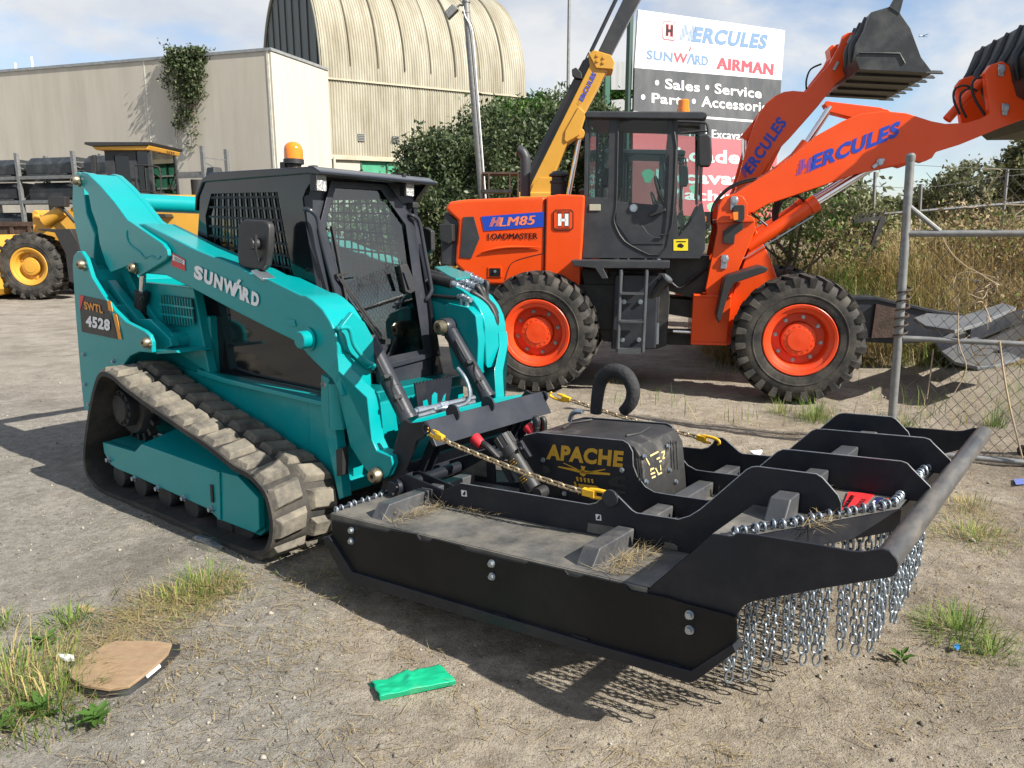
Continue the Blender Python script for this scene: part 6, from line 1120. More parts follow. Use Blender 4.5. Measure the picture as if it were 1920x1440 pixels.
def signboard():
    T = empty('signboard', SGN, 'large freestanding sign with white, dark grey and pink panels behind the orange loaders', 'sign'); bp = SGN.bp
    PINK = mat('faded_red_panel', (.66, .13, .15), .5, var=.05, scale=1); DG = mat('dark_grey_panel', (.055, .06, .068), .5, var=.25, scale=1.5, dirt=(.3, .3, .3), dscale=1.6, damt=.25, stretch=(1, 1, .4)); BL_ = mat('faded_blue', (.14, .24, .40), .5); RD = mat('faded_red', (.62, .07, .10), .5); WP = mat('white_panel', (.80, .80, .80), .45)
    def pan(name, px, m, th=.06):
        P = SGN.P(0, px); return MB().prism(P, 0, th).build(name, m, T)
    w = pan('white_panel', [(1197, 18), (1472, 57), (1465, 150), (1190, 127)], WP); g1 = pan('dark_panel', [(1190, 127.3), (1465, 150.3), (1461, 229), (1188, 208)], DG); pan('white_strip', [(1188, 208), (1461, 229), (1460.6, 233), (1187.6, 212)], WP, .07); g2 = pan('dark_panel', [(1187.6, 212), (1460.6, 233), (1459, 266), (1187, 248)], DG); pk = pan('pink_panel', [(1187, 248), (1459, 266), (1450, 408), (1185, 402)], PINK)
    f = SGN.P(0, [(1188, 100), (1466, 100)]); zt = SGN.P(0, [(1197, 18), (1472, 57)])
    b = MB(); b.box(f[0][0]-.06, f[0][0]+.02, .07, .2, 0, zt[0][1]); b.box(f[1][0]-.1, f[1][0], .07, .2, 0, zt[1][1]); b.box(f[0][0], f[1][0], .07, .12, 1.6, 1.7); b.build('steel_frame', mat('green_frame', (.02, .06, .045), .5), T)
    y = -.006; q = lambda u, v: bp(u, v, y); tx = lambda s, a, b_, c, m, p, w_=.022: lettering(s, q(*a), q(*b_), q(*c), m, p, w_)
    tx('ERCULES', (1297, 78.5), (1435, 93), (1304, 49), BL_, w, .05); stripes(q(1272, 75), q(1296, 78), q(1278, 45), BL_, w); hlogo(q(1242, 74), q(1267, 77), q(1243, 38), w, (0, -1, 0), RD, WP, BLKV, RD)
    tx('SUN', (1212, 111), (1261, 116.5), (1213, 93), BL_, w, .03); tx('W', (1262, 117), (1289, 119.5), (1263, 98), RD, w, .03); tx('RD', (1304, 121), (1328, 123.5), (1304, 103), BL_, w, .03)
    b = MB(); b.add([q(*p) for p in ((1287, 119), (1291, 119.5), (1297, 105), (1300, 121), (1304, 121), (1300, 101), (1295, 100))], [tuple(range(7))]); b.build('lettering', BL_, w, smooth=0); b = MB(); b.add([q(*p) for p in ((1291, 96), (1294, 96), (1297, 88), (1294, 88))], [(0, 1, 2, 3)]); b.build('lettering_accent', RD, w, smooth=0)
    tx('AIRMAN', (1343, 129), (1450, 141), (1344, 107), RD, w, .13); tx('R', (1453.5, 140), (1456.5, 140.3), (1453.5, 136), BL_, w, .0)
    def dot(u, v, p): c = q(u, v); b = MB(); b.add([c+np.array([.055*math.cos(t), 0, .055*math.sin(t)]) for t in np.linspace(0, 2*PI, 17)[:-1]], [tuple(range(16))]); b.build('bullet', WHITE, p, smooth=0)
    tx('Sales', (1247, 166.5), (1312, 173), (1247, 147), WHITE, g1); tx('Service', (1340, 175.5), (1428, 185), (1340, 156), WHITE, g1); tx('Parts', (1222, 193), (1290, 199), (1222, 174), WHITE, g1); tx('Accessories', (1315, 200), (1450, 212), (1315, 180), WHITE, g1)
    for u, v in ((1232, 155), (1326, 164), (1206, 182), (1301, 190)): dot(u, v, g1)
    tx('Mini Excavators', (1292, 256), (1421, 264.5), (1292, 240), WHITE, g2, .07); tx('Loaders', (1268, 302), (1424, 310), (1268, 276), WHITE, pk, .03); tx('Excavators', (1230, 342), (1455, 350), (1230, 317), WHITE, pk, .03); tx('Machinery', (1248, 379), (1442, 388), (1248, 352), WHITE, pk, .09)
    b = MB()
    for u, v, s in ((1215, 330, 14), (1300, 355, 10), (1335, 390, 12)): c = bp(u, v, -.003); b.add([c+np.array([s*.011*math.cos(t)*(1+.3*math.sin(3*t)), 0, s*.011*math.sin(t)]) for t in np.linspace(0, 2*PI, 15)[:-1]], [tuple(range(14))])
    b.build('green_patch', mat('faded_green', (.25, .5, .35), .5), pk, smooth=0)
    S2 = Frame(foot(1143, 22), 22); T2 = empty('billboard', S2, 'pair of small grey boards on a green post left of the large sign', 'sign'); gb = mat('grey_board', (.30, .31, .31), .6, var=.2, scale=2, stretch=(3, 1, .4))
    for k, px in enumerate(([(1146, 118), (1196, 112), (1196, 168), (1146, 168)], [(1146, 188), (1196, 183), (1196, 220), (1146, 220)])): MB().prism(S2.P(0, px), 0, .05).build('board', gb, T2)
    p0, p1 = S2.P(0, [(1136, 128), (1145, 128)]); MB().box(p0[0], p1[0], .0, .12, 0, p0[1]).build('post', mat('green_post', (.015, .10, .06), .5), T2); p = S2.P(0, [(1196, 100)])[0]; MB().box(p[0], p[0]+.1, 0.05, .15, 0, p[1]-.2).build('post', mat('green_post', (.015, .10, .06), .5), T2)
signboard()
# ------------------------------------------------------------------ yellow loader far left
SL = Frame(G(74, 563), 0)
def yellow_loader():
    T = empty('wheel_loader', SL, 'yellow wheel loader at the far left, half hidden by the teal loader', 'wheel loader', base=(1.6, 1.3, 0)); P, bp = SL.P, SL.bp; W2 = 2.6; far = lambda y: W2-y
    c = bp(52, 501, 0); c[2] = .765; kit = tyre_set(.63, .48, .345, 20); w = put_wheel(T, c, 1.24, (YELL, YELL), kit=kit)
    for dx, fy in ((3.1, False), (0, True), (3.1, True)): k = copy_tree(w, T); k.location = w.location+Vector((dx, W2 if fy else 0, 0)); k.rotation_euler = (0, .3, PI if fy else 0)
    b = MB(); b.prism(P(.1, [(71, 429), (105, 430), (135, 429), (150, 455), (152, 492), (140, 530), (133, 527), (126, 475), (106, 436), (80, 432)]), .02, .5); b.build('fender', PLASB, T, bevel=.01)
    b = MB(); b.prism(P(.7, [(57, 398), (62, 393), (68, 396), (76, 419), (118, 400), (136, 385), (165, 372), (190, 400), (190, 470), (90, 470), (60, 440)]), .75, far(.75)); b.build('front_frame', YELL, T, bevel=.02)
    b = MB(); b.cyl(bp(84, 416, .7), bp(118, 394, .7), .14, 18); b.cyl(bp(66, 405, .7), bp(92, 412, .7), .05, 12); b.build('boom_cylinder', YELL, T)
    b = MB(); b.prism(P(.6, [(96, 371), (104, 368), (129, 369), (129, 388), (108, 389), (97, 386)]), .45, .65); b.build('head_lamp', PLASB, T, bevel=.02); b = MB(); b.cyl(bp(115, 388, .55), bp(141, 417, .55), .04, 10); b.build('lamp_stalk', PLASB, T)
    b = MB(); b.prism(P(.2, [(-120, 470), (-40, 440), (-5, 470), (6, 500), (16, 540), (10, 552), (-10, 556), (-110, 556)]), -.2, far(-.2)); b.build('bucket', YELL, T, bevel=.03)
    ca, cb, cz = bp(197, 300, .65)[0], bp(263, 300, .65)[0]+.25, bp(230, 280, .65)[2]; y1 = 2.05
    b = MB(); b.box(ca, cb, .65, y1, 1.3, 2.45); b.build('cab_base', DKIRON, T, bevel=.02)
    b = MB()
    for x, y in ((ca, .65), (cb-.08, .65), (ca, y1-.08), (cb-.08, y1-.08)): MB().box(x, x+.08, y, y+.08, 2.3, cz).build('cab_pillar', LGREY, T)
    b.box(ca+.62, ca+.72, .65, .72, 2.3, cz); b.box(ca+.08, ca+.2, .65, .7, 2.3, cz); b.box(ca+.55, ca+.62, .65, .7, 2.3, cz); b.box(ca+.2, ca+.55, .65, .7, cz-.14, cz); b.build('door_frame', LGREY, T)
    for q in ((ca+.03, cb-.03, .68, .684), (ca+.03, cb-.03, y1-.03, y1-.026)): MB().box(*q, 2.4, cz).build('side_window', GLX, T, smooth=0)
    for x in (ca+.02, cb-.03): MB().box(x, x+.004, .7, y1-.05, 2.3, cz).build('end_window', GLX, T, smooth=0)
    b = MB(); x0, x1 = bp(163, 268, .55)[0], bp(277, 268, .55)[0]; zt = bp(220, 267, .55)[2]; b.prism([(x0, zt), (x1+.1, zt), (x1+.05, zt-.07), (x0+.12, zt-.09), (x0-.02, zt-.05)], .45, 2.25); rf = b.build('roof', PLASB, T, bevel=.01); b = MB(); b.prism([(x0+.12, zt-.09), (x1+.05, zt-.07), (x1, zt-.17), (x0+.2, zt-.17)], .5, 2.2); b.build('roof_band', YELL, T, bevel=.02)
    q = lambda u, v: SL.bx(u, v, x1+.07); lettering('SEM', q(312, 288), q(327, 290.5), q(312, 283), BLKV, T, .1)
    x2 = cb+2.3; b = MB(); hz = bp(300, 365, .8)[2]; b.prism([(cb-.1, 1.0), (cb-.1, hz), (x2-.2, hz-.02), (x2, hz-.35), (x2, 1.0)], .6, far(.6)); b.build('hood', YELL, T, bevel=.06, seg=3)
    b = MB(); b.cyl((cb+.9, 1.0, hz), (cb+.9, 1.0, hz+.35), .16, 16); b.build('air_cleaner', PLASB, T); b = MB(); b.box(cb-.6, x2-.3, .7, far(.7), .6, 1.4); b.build('chassis', DKIRON, T)
    b = MB(); b.tube([bp(u, v, .45) for u, v in ((258, 360), (254, 318), (257, 310), (290, 312), (300, 320), (302, 362))], .02, 8); b.tube([bp(u, v, .45) for u, v in ((276, 360), (272, 314))], .014, 8); b.tube([bp(255, 357, .45), bp(301, 360, .45)], .014, 8); b.build('handrail', PLASB, T)
    b = MB(); b.prism(P(.2, [(262, 400), (308, 401), (312, 407), (268, 408)]), .2, .6); b.build('step', PLASB, T); b = MB(); b.prism(P(.3, [(171, 292), (180, 290), (182, 320), (180, 332), (172, 330)]), .25, .35); b.build('mirror', PLASB, T, bevel=.02)
    b = MB(); b.bar(SL.bx(330, 345, cb), SL.bx(324, 358, cb), .02, .02); b.bar(SL.bx(333, 320, cb), SL.bx(322, 356, cb), .015, .015); b.build('wiper', PLASB, T); p = bp(279, 267, .5); b = MB(); b.tube([p, p+[-.02, 0, 1.0]], .006, 5); b.build('aerial', GALV, T)
yellow_loader()
def rack():
    y0 = -4.2; T = empty('storage_rack', B, 'galvanised pallet rack against the cream wall holding black loader buckets', 'rack', base=(-13.2, y0, 0)); bp = B.bp
    p1, p2 = bp(38, 350, y0)[0], bp(143, 350, y0)[0]; st = p2-p1; ht = bp(31, 287, y0)[2]; zs = [bp(90, 331, y0)[2], bp(90, 377, y0)[2], bp(90, 425, y0)[2]-.1]
    xs = [p1-st, p1, p2, p2+st, p2+2.1*st]
    for x in xs:
        for y in (y0, y0+1.0): b = MB(); b.box(x-.05, x+.05, y-.05, y+.05, 0, ht); b.build('upright', GALV, T)
    b = MB(); b_ = MB()
    for z in zs:
        for y in (y0, y0+1.0): b.box(xs[0], xs[-1], y-.03, y+.03, z-.07, z+.03)
    b.build('shelf_beam', GALV, T)
    for x in xs: b_.bar((x, y0, ht-.3), (x, y0+1, ht-.3), .03, .03); b_.bar((x, y0, ht-.4), (x, y0+1, zs[0]), .03, .03); b_.bar((x, y0+1, zs[0]), (x, y0, zs[1]), .03, .03)
    b_.build('brace', GALV, T)
    src = None; k = 0; nm = ['top', 'middle', 'bottom']
    for lv, z in enumerate(zs):
        for i in range(4):
            if (i == 2 and lv == 2) or i == 3: continue
            x = (xs[i]+xs[i+1])/2; W = st*.8
            if src is None:
                b = MB(); pr = [(-.42, .05), (.30, .03), (.42, .12), (.40, .36), (.20, .52), (-.20, .54), (-.42, .34)]; vs = [(-W/2, a, c) for a, c in pr]+[(W/2, a, c) for a, c in pr]; n = len(pr); b.add(vs, [tuple(range(n)), tuple(range(2*n-1, n-1, -1))]+[(j, j+n, (j+1) % n+n, (j+1) % n) for j in range(n)]); b.box(-W/2+.1, W/2-.1, -.5, .3, 0.0, .05)
                o = b.build('loader_bucket', BUCK, None, bevel=.03)
                src = o
            else: o = src.copy(); COL.objects.link(o)
            w = B.W(x, y0+.5, z+.03); o.matrix_world = B.mat(); o.location = w; o.scale = (rng.uniform(.93, 1.03), 1, rng.uniform(.9, 1.05))
            bay = ['in the far left bay', 'in the bay left of the teal arm', 'in the bay behind the yellow cab', 'in the bay right of the yellow cab', 'in the right end bay'][i]; tag(o, 'black bucket on the %s rack shelf %s' % (nm[lv], bay), 'bucket', 'black buckets stored on the rack'); k += 1
rack()
def skip_bin():
    F_ = Frame(foot(20, 20.3), -5); T = empty('steel_bin', F_, 'rusty dark steel bin behind the yellow loader at the left edge', 'bin'); z = F_.bp(20, 416, 0)[2]; b = MB(); b.box(-1.6, .62, 0, 1.4, .1, z-.12); o = b.build('body', RUST, T, bevel=.02); b = MB(); b.box(-1.65, .66, -.05, .03, z-.12, z); b.box(-1.65, .66, 1.38, 1.45, z-.12, z); b.build('rim', RUST, T, bevel=.01); b = MB(); [b.box(x, x+.08, -.06, 0, .1, z-.12) for x in (-1.4, -.7, 0, .5)]; b.build('ribs', RUST, T)
skip_bin()
# ------------------------------------------------------------------ yellow crane behind the orange hood
CR = Frame(foot(1010, 14.2), -4)
def crane():
    T = empty('mobile_crane', CR, 'yellow telescopic crane boom rising steeply behind the orange loader hood', 'crane', base=(.2, .6, 0)); P = CR.P
    b = MB(); b.prism(P(.4, [(985, 372), (993, 353), (998, 340), (1106, 122), (1103, 101), (1113, 93), (1146, 103), (1153, 117), (1150, 131), (1138, 132), (1100, 203), (1098, 215), (1087, 252), (1064, 268), (1036, 335), (1030, 372)]), .4, .95); m = b.build('outer_boom', YELL, T, bevel=.015)
    b = MB(); b.prism(P(.38, [(1000, 345), (1012, 333), (1052, 333), (1030, 372), (990, 372)]), .37, .41); b.build('boom_plate', YELL, m, bevel=.01); b = MB(); b.prism(P(.38, [(1058, 262), (1060, 245), (1085, 200), (1098, 212), (1086, 253), (1062, 267)]), .37, .41); b.build('boom_plate', YELL, m, bevel=.01); b = MB(); b.prism(P(.38, [(1104, 102), (1113, 94), (1146, 104), (1152, 117), (1149, 130), (1118, 128)]), .36, .41); b.build('boom_plate', YELL, m, bevel=.01)
    for u, v in ((1120, 104), (1132, 108), (1120, 114), (1131, 117)): b = MB(); b.bolt(CR.bp(u, v, .36), (0, -1, 0), .025, .02); b.build('bolt', YELL, m)
    b = MB(); b.prism(P(.5, [(1120, 100), (1145, 105), (1226, -50), (1192, -50)]), .47, .88); b.build('inner_boom', LGREY, T, bevel=.01); b = MB(); b.cyl(CR.bp(1110, 96, .5), CR.bp(1180, -50, .5), .02, 8); b.cyl(CR.bp(1108, 97, .4), CR.bp(1164, -20, .4), .035, 8); b.build('boom_rod', CHAR, T)
    b = MB(); b.prism(P(.45, [(1093, 112), (1106, 104), (1108, 116), (1001, 335), (990, 352), (978, 352), (982, 332)]), .5, .85); b.build('side_rail', BLKG, T, bevel=.008)
    b = MB(); b.prism(P(.4, [(1072, 130), (1080, 126), (1090, 136), (1092, 148), (1080, 146), (1073, 140)]), .4, .55); b.build('hose_reel', PLASB, T, bevel=.01)
    b = MB(); b.tube([CR.bp(u, v, .6) for u, v in ((1104, 98), (1060, 190), (1010, 290), (985, 345))], .012, 6); b.build('hose', HOSE, T)
    b = MB(); b.lathe([(0, 0), (.10, 0), (.10, .25), (0, .25)], CR.bp(1086, 250, .45), (0, 1, 0), 20); b.build('cylinder_pin', YELL, T, bevel=.01); b = MB(); b.cyl(CR.bp(1086, 258, .6), CR.bp(1064, 375, .6), .045, 14); b.build('lift_rod', CHROME, T); a = CR.bp(1064, 375, .6); b = MB(); b.cyl(a, a+[-.15, 0, -.9], .08, 16); b.build('lift_cylinder', CHAR, T)
    lettering('ERCULES', CR.bp(1093, 191, .39), CR.bp(1119, 139, .39), CR.bp(1085.5, 186, .39), BLUEV, m, .04); lettering('H', CR.bp(1088, 197, .39), CR.bp(1091, 192.5, .39), CR.bp(1082, 192, .39), YELL, m, .0)
    b = MB(); b.box(-1.6, 1.5, .0, 1.4, .75, 1.45); b.prism([(-.5, 1.4), (-.4, 2.3), (.3, 2.3), (.5, 1.4)], .3, 1.05); b.build('chassis', YELL, T, bevel=.03); c = put_wheel(T, (-1.0, -.2, .6), .95, (YELL, YELL))
    for dx, fy in ((2.0, 0), (0, 1), (2.0, 1)): k = copy_tree(c, T); k.location = c.location+Vector((dx, 1.8 if fy else 0, 0)); k.rotation_euler = (0, .2, PI if fy else 0)
    F_ = Frame(foot(935, 13), 0); T = empty('canopy_frame', F_, 'rusty canopy frame on thin posts beside the exhaust stack', 'canopy frame'); bq = F_.bp; b = MB(); z = bq(910, 326, 0)[2]; z2 = bq(910, 361, 0)[2]; x0, x1 = bq(903, 330, 0)[0], bq(972, 330, 0)[0]
    for x in (x0, x0+.12, x1-.14, x1): b.box(x-.012, x+.012, -.012, .012, 0, z)
    for x in (x0, x1): b.box(x-.012, x+.012, .6, .62, 0, z)
    b.build('post', RUST, T); b = MB(); b.box(x0, x1, 0, .62, z, z+.03); b.build('roof', RUST, T); b = MB(); b.box(x0, x1-.1, -.02, .6, z2, z2+.05); b.build('tray', DKIRON, T)
crane()
def airplane():
    F_ = Frame(at_depth(1731, 68, 400), 15); T = empty('airplane', F_, 'tiny distant airplane in the sky right of the raised bucket', 'airplane'); b = MB(); b.tube([(-2.6, 0, 0), (-1.5, 0, 0), (2.0, 0, .1), (2.7, 0, .1)], [.05, .3, .3, .1], 8); b.build('fuselage', GREYV, T); b = MB(); b.plate([(-.3, -3, .3), (.5, -3, .3), (.8, 0, .2), (.5, 3, .3), (-.3, 3, .3), (-.5, 0, .2)], .1); b.plate([(-2.5, 0, 0), (-2.0, 0, 0), (-2.4, 0, .9), (-2.7, 0, .9)], .06); b.build('wings', GREYV, T)
airplane()
# ------------------------------------------------------------------ right hand side: bank, dry grass, fence, scrap
def bank_h(x, y):
    s = lambda t: np.clip(t, 0, 1)**2*(3-2*np.clip(t, 0, 1)); x = np.asarray(x); y = np.asarray(y); return s((y-9.25)/.7)*s((x-2.8)/.6)*(1-s((y-10.3)/.6)*(1-s((x-4.8)/.8)))*(.8+.4*vnoise(x, y, 1.3, 77))*1.05
def bank():
    xs = np.concatenate([np.linspace(2.7, 16, 80), [20, 28, 40]]); ys = np.concatenate([np.linspace(8.9, 14, 40), [16, 20, 30, 45]]); XX, YY = np.meshgrid(xs, ys); ZZ = bank_h(XX, YY)-.03; w = len(xs)
    i, j = np.meshgrid(np.arange(w-1), np.arange(len(ys)-1)); a = (j*w+i).ravel(); F = np.stack([a, a+1, a+w+1, a+w], 1)
    o = mesh_np('hillside', np.stack([XX, YY, ZZ], -1).reshape(-1, 3), F, mat('bank_soil', (.16, .125, .075), .95, var=.4, scale=3, bump=.4, bscale=20), smooth=True); tag(o, kind='structure')
    n = 150000; x = rng.uniform(2.6, 10.5, n); y = rng.uniform(8.6, 13.0, n); k = (rng.uniform(0, 1, n) < np.clip(vnoise(x, y, .9, 61)*.8+vnoise(x, y, .3, 62)*.6-.22, .12, 1)*np.where(y < 9.3, .25, 1)*np.where((x < 4.8) & (y > 10.7), 0, 1)*np.where((x < 4.0) & (y < 9.3), 0, 1)*np.where((x > 4.0) & (y < 9.05), 0, 1)*np.where(y > 11, .5, 1)) & in_view(x, y); x, y = x[k], y[k]; n = len(x)
    L = rng.uniform(.3, 1.15, n)*(.55+.8*vnoise(x, y, 1.1, 63))*np.where(y < 9.3, .6, 1); V, F = blades(x, y, bank_h(x, y)-.02, L, rng.uniform(0, 2*PI, n), np.abs(rng.normal(.5, .42, n)), rng.uniform(.003, .008, n), rng.uniform(.1, 1.6, n))
    gr = vnoise(x, y, .7, 64)+rng.normal(0, .14, n); mi = np.where(gr > .70, 3, np.where(gr > .62, 4, rng.choice(3, n, p=(.42, .40, .18)))); o = mesh_np('tall_dry_grass', V, F, None, mat_idx=np.repeat(mi, 3), mats=[flat('hay_pale', (.50, .40, .20)), flat('hay_tan', (.37, .27, .115)), flat('hay_brown', (.19, .135, .07)), GRASS[0], GRASS[1]]); tag(o, kind='stuff')
    # dry scrub and bramble over the bank
    r = np.random.default_rng(91); cen = []
    for k in range(1500):
        x, y = r.uniform(2.9, 9.5), r.uniform(9.4, 12.5)
        if x < 4.8 and y > 10.6: continue
        if vnoise(x, y, .8, 93) < .35: continue
        cen.append((x, y, float(bank_h(x, y))+r.uniform(.05, 1.0)*(.3+.9*float(vnoise(x, y, 1.0, 94)))))
    V, F = leaf_cloud(np.array(cen), 22, .11, .07, r); k = np.repeat(vnoise(np.array(cen)[:, 0], np.array(cen)[:, 1], .9, 95), 22)+r.normal(0, .15, len(F)); mi = np.where(k > .66, r.choice(2, len(F))+3, r.choice(3, len(F)))
    o = mesh_np('dry_scrub', V, F, None, mat_idx=mi, mats=[flat('scrub_tan', (.30, .22, .11)), flat('scrub_brown', (.16, .115, .06)), flat('scrub_pale', (.42, .34, .20)), flat('scrub_olive', (.12, .14, .045)), flat('scrub_green', (.16, .22, .05))]); tag(o, kind='stuff')
    # low grass in the shade under the orange loader
    n = 9000; x = rng.uniform(.9, 6.5, n); y = rng.uniform(6.4, 9.2, n); k = (rng.uniform(0, 1, n) < np.clip(vnoise(x, y, .6, 71)*1.1-.42, 0, 1)*np.where(x < 2.2, .8, .5)) & ~((x > 1.9) & (x < 3.6) & (y > 6.8) & (y < 8.2)); x, y = x[k], y[k]; n = len(x)
    V, F = blades(x, y, gh(x, y), rng.uniform(.06, .30, n), rng.uniform(0, 2*PI, n), np.abs(rng.normal(.35, .3, n)), rng.uniform(.003, .007, n), rng.uniform(.1, 1.0, n)); o = mesh_np('short_grass', V, F, None, mat_idx=np.repeat(rng.choice(3, n, p=(.4, .3, .3)), 3), mats=GRASS); tag(o, kind='stuff')
bank()
TS = 'trees and shrubs beyond the fence'
tree('leafy_shrub', 'sparse leafy shrub under the raised orange boom', 'shrub', 1492, 405, 9.7, .75, .6, 110, 13, .075, [LB[1], LO[2], LB[2]], 31, group=TS, ground=.3)
tree('leafy_shrub', 'thin olive shrub left of the leaning gate post', 'shrub', 1585, 425, 10.9, .7, .45, 90, 13, .085, LO, 32, group=TS, ground=.6)
tree('leafy_tree', 'largest olive tree behind the gate, under the raised buckets', 'tree', 1835, 366, 19, 1.5, .85, 330, 30, .12, LO, 33, group=TS)
tree('leafy_tree', 'low rounded tree just right of the gate post', 'tree', 1745, 385, 24, 1.0, .55, 200, 28, .14, LO, 34, group=TS)
tree('leafy_tree', 'tree cut by the right edge of the picture', 'tree', 1925, 320, 14, .45, .6, 130, 28, .10, LO, 35, group=TS)
for k, (u, w) in enumerate(((1560, 55), (1650, 60), (1740, 50), (1860, 70), (1950, 60))):
    pass
def far_trees():
    r = np.random.default_rng(44); cen = []
    for k in range(900): u = r.uniform(1440, 2150); D = r.uniform(36, 60); c = at_depth(u, 422, D); cen.append((c[0], c[1], r.uniform(.2, 1)*(2.3+1.1*vnoise(u, 0, 45, 9)*1.6)))
    V, F = leaf_cloud(np.array(cen), 26, .55, .42, r); o = mesh_np('far_tree_line', V, F, None, mat_idx=np.clip(r.normal(1, .7, len(F)), 0, 2).astype(int), mats=LO); tag(o, kind='stuff')
    cen = []
    for k in range(500): u = r.uniform(620, 1330); D = r.uniform(24, 34); c = at_depth(u, 422, D); cen.append((c[0], c[1], r.uniform(.1, 1)*2.6))
    V, F = leaf_cloud(np.array(cen), 24, .4, .28, r); o = mesh_np('hedge', V, F, None, mat_idx=np.clip(r.normal(.7, .7, len(F)), 0, 2).astype(int), mats=LG); tag(o, kind='stuff')
far_trees()
def gate():
    base = G(1668, 850); F_ = Frame(base, -22); T = empty('chain_link_gate', F_, 'rusty galvanised chain link gate with a leaning post and dead vines', 'gate'); bp = F_.bp
    top = bp(1707, 297, 0); b = MB(); b.tube([(0, 0, -.1), bp(1690, 560, 0), top], [.030, .030, .029], 14); b.lathe([(.031, -.02), (.034, .0), (.034, .02), (.02, .035), (0, .037)], top, (0, 0, 1), 14); b.build('gate_post', GALV, T)
    X1 = 3.2; b = MB(); z1 = bp(1700, 438, 0)[2]; z2 = bp(1690, 634, 0)[2]; b.cyl(bp(1702, 438, 0), (X1, 0, z1+.02), .024, 12); b.cyl(bp(1692, 634, 0), (X1, 0, z2-.0), .02, 12); b.cyl((.1, 0, .03), (X1, 0, .035), .022, 12); b.cyl(bp(1706, 388, 0), bp(1762, 434, 0), .018, 10); b.build('gate_rail', GALV, T)
    b = MB(); b.tube([(0+.012*math.cos(a), .012*math.sin(a), bp(1690, 600, 0)[2]+a*.012) for a in np.linspace(0, 18, 60)], .05, 5); 
    b = MB(); r_ = bp(1690, 600, 0)
    b.tube([r_+np.array([.045*math.cos(a), .045*math.sin(a), a*.010-.15]) for a in np.linspace(0, 40, 120)], .007, 4); b.build('rusty_chain', RUST, T)
    # woven wire: two families of diagonals
    x0, x1, zb, zt = .07, 3.1, .03, top[2]-.1; s = .085; b = MB(); r = random.Random(2)
    for sg in (1, -1):
        c = -4.0
        while c < 6.5:
            pts = []
            for t in np.linspace(0, 1, 9):
                z = zb+(zt-zb)*t; x = c+sg*(z-zb)*.86
                lean = (top[0])*z/top[2]
                if x0+lean*.9 <= x <= x1: pts.append((x+.012*math.sin(7*z+x*3), .012*sg*math.sin(z*9+c*5)+.02*math.sin(2*x), z))
            if len(pts) > 1: b.tube(pts, .0021, 3)
            c += s
    b.build('wire_mesh', mat('old_wire', (.11, .10, .09), .6, .6, var=.3, scale=10), T)
    b = MB(); b.tube([bp(u, v, -.03) for u, v in ((1874, 640), (1882, 700), (1895, 770), (1917, 858))], [.008, .007, .007, .006], 6); b.tube([bp(u, v, -.02) for u, v in ((1798, 560), (1797, 640), (1812, 690), (1790, 735))], .004, 5); b.tube([bp(u, v, .03) for u, v in ((1750, 655), (1742, 720), (1738, 748))], .005, 5)
    for k in range(26):
        x, z = r.uniform(.2, 2.3), r.choice([r.uniform(1.2, 2.1), r.uniform(.7, 1.3)]); p = [(x, .02, z)]
        for q in range(7): x += r.uniform(-.10, .14); z += r.uniform(-.12, .10); p.append((x, r.uniform(-.04, .04), z))
        b.tube(p, .0035, 4)
    b.build('dead_vine', flat('dead_vine', (.36, .28, .19), .8, 0), T, smooth=60)
    # fence line farther back
    D = 10.8; F2 = Frame(foot(1636, D), -12); T = empty('wire_fence', F2, 'thin post and barbed wire fence standing in the dry grass behind the gate', 'fence'); bp = F2.bp
    for u0, v0, u1 in ((1641, 322, 1632), (1727, 345, 1718), (1889, 318, 1870)):
        p = bp(u0, v0, 0); q = bp(u1, 520, 0); d = (q-p)/(q[2]-p[2]); b = MB(); b.cyl(p-d*(p[2]-.2), p, .022, 8); b.build('fence_post', GALV, T)
    b = MB(); b.tube([bp(u, v, 0) for u, v in ((1600, 406), (1700, 398), (1800, 390), (1990, 374))], .022, 8); b.build('top_rail', GALV, T); b = MB()
    for pts in (((1600, 345), (1727, 352), (1889, 330), (1990, 322)), ((1709, 309), (1800, 314), (1920, 318), (1990, 318)), ((1600, 470), (1720, 475), (1880, 462), (1990, 455))): b.tube([bp(u, v, 0) for u, v in pts], .0035, 4)
    b.build('barbed_wire', GALV, T); b = MB(); b.cyl(bp(1738, 513, -.6), bp(1838, 528, -.9), .02, 8); o = b.build('fallen_pipe', GALV, T)
gate()
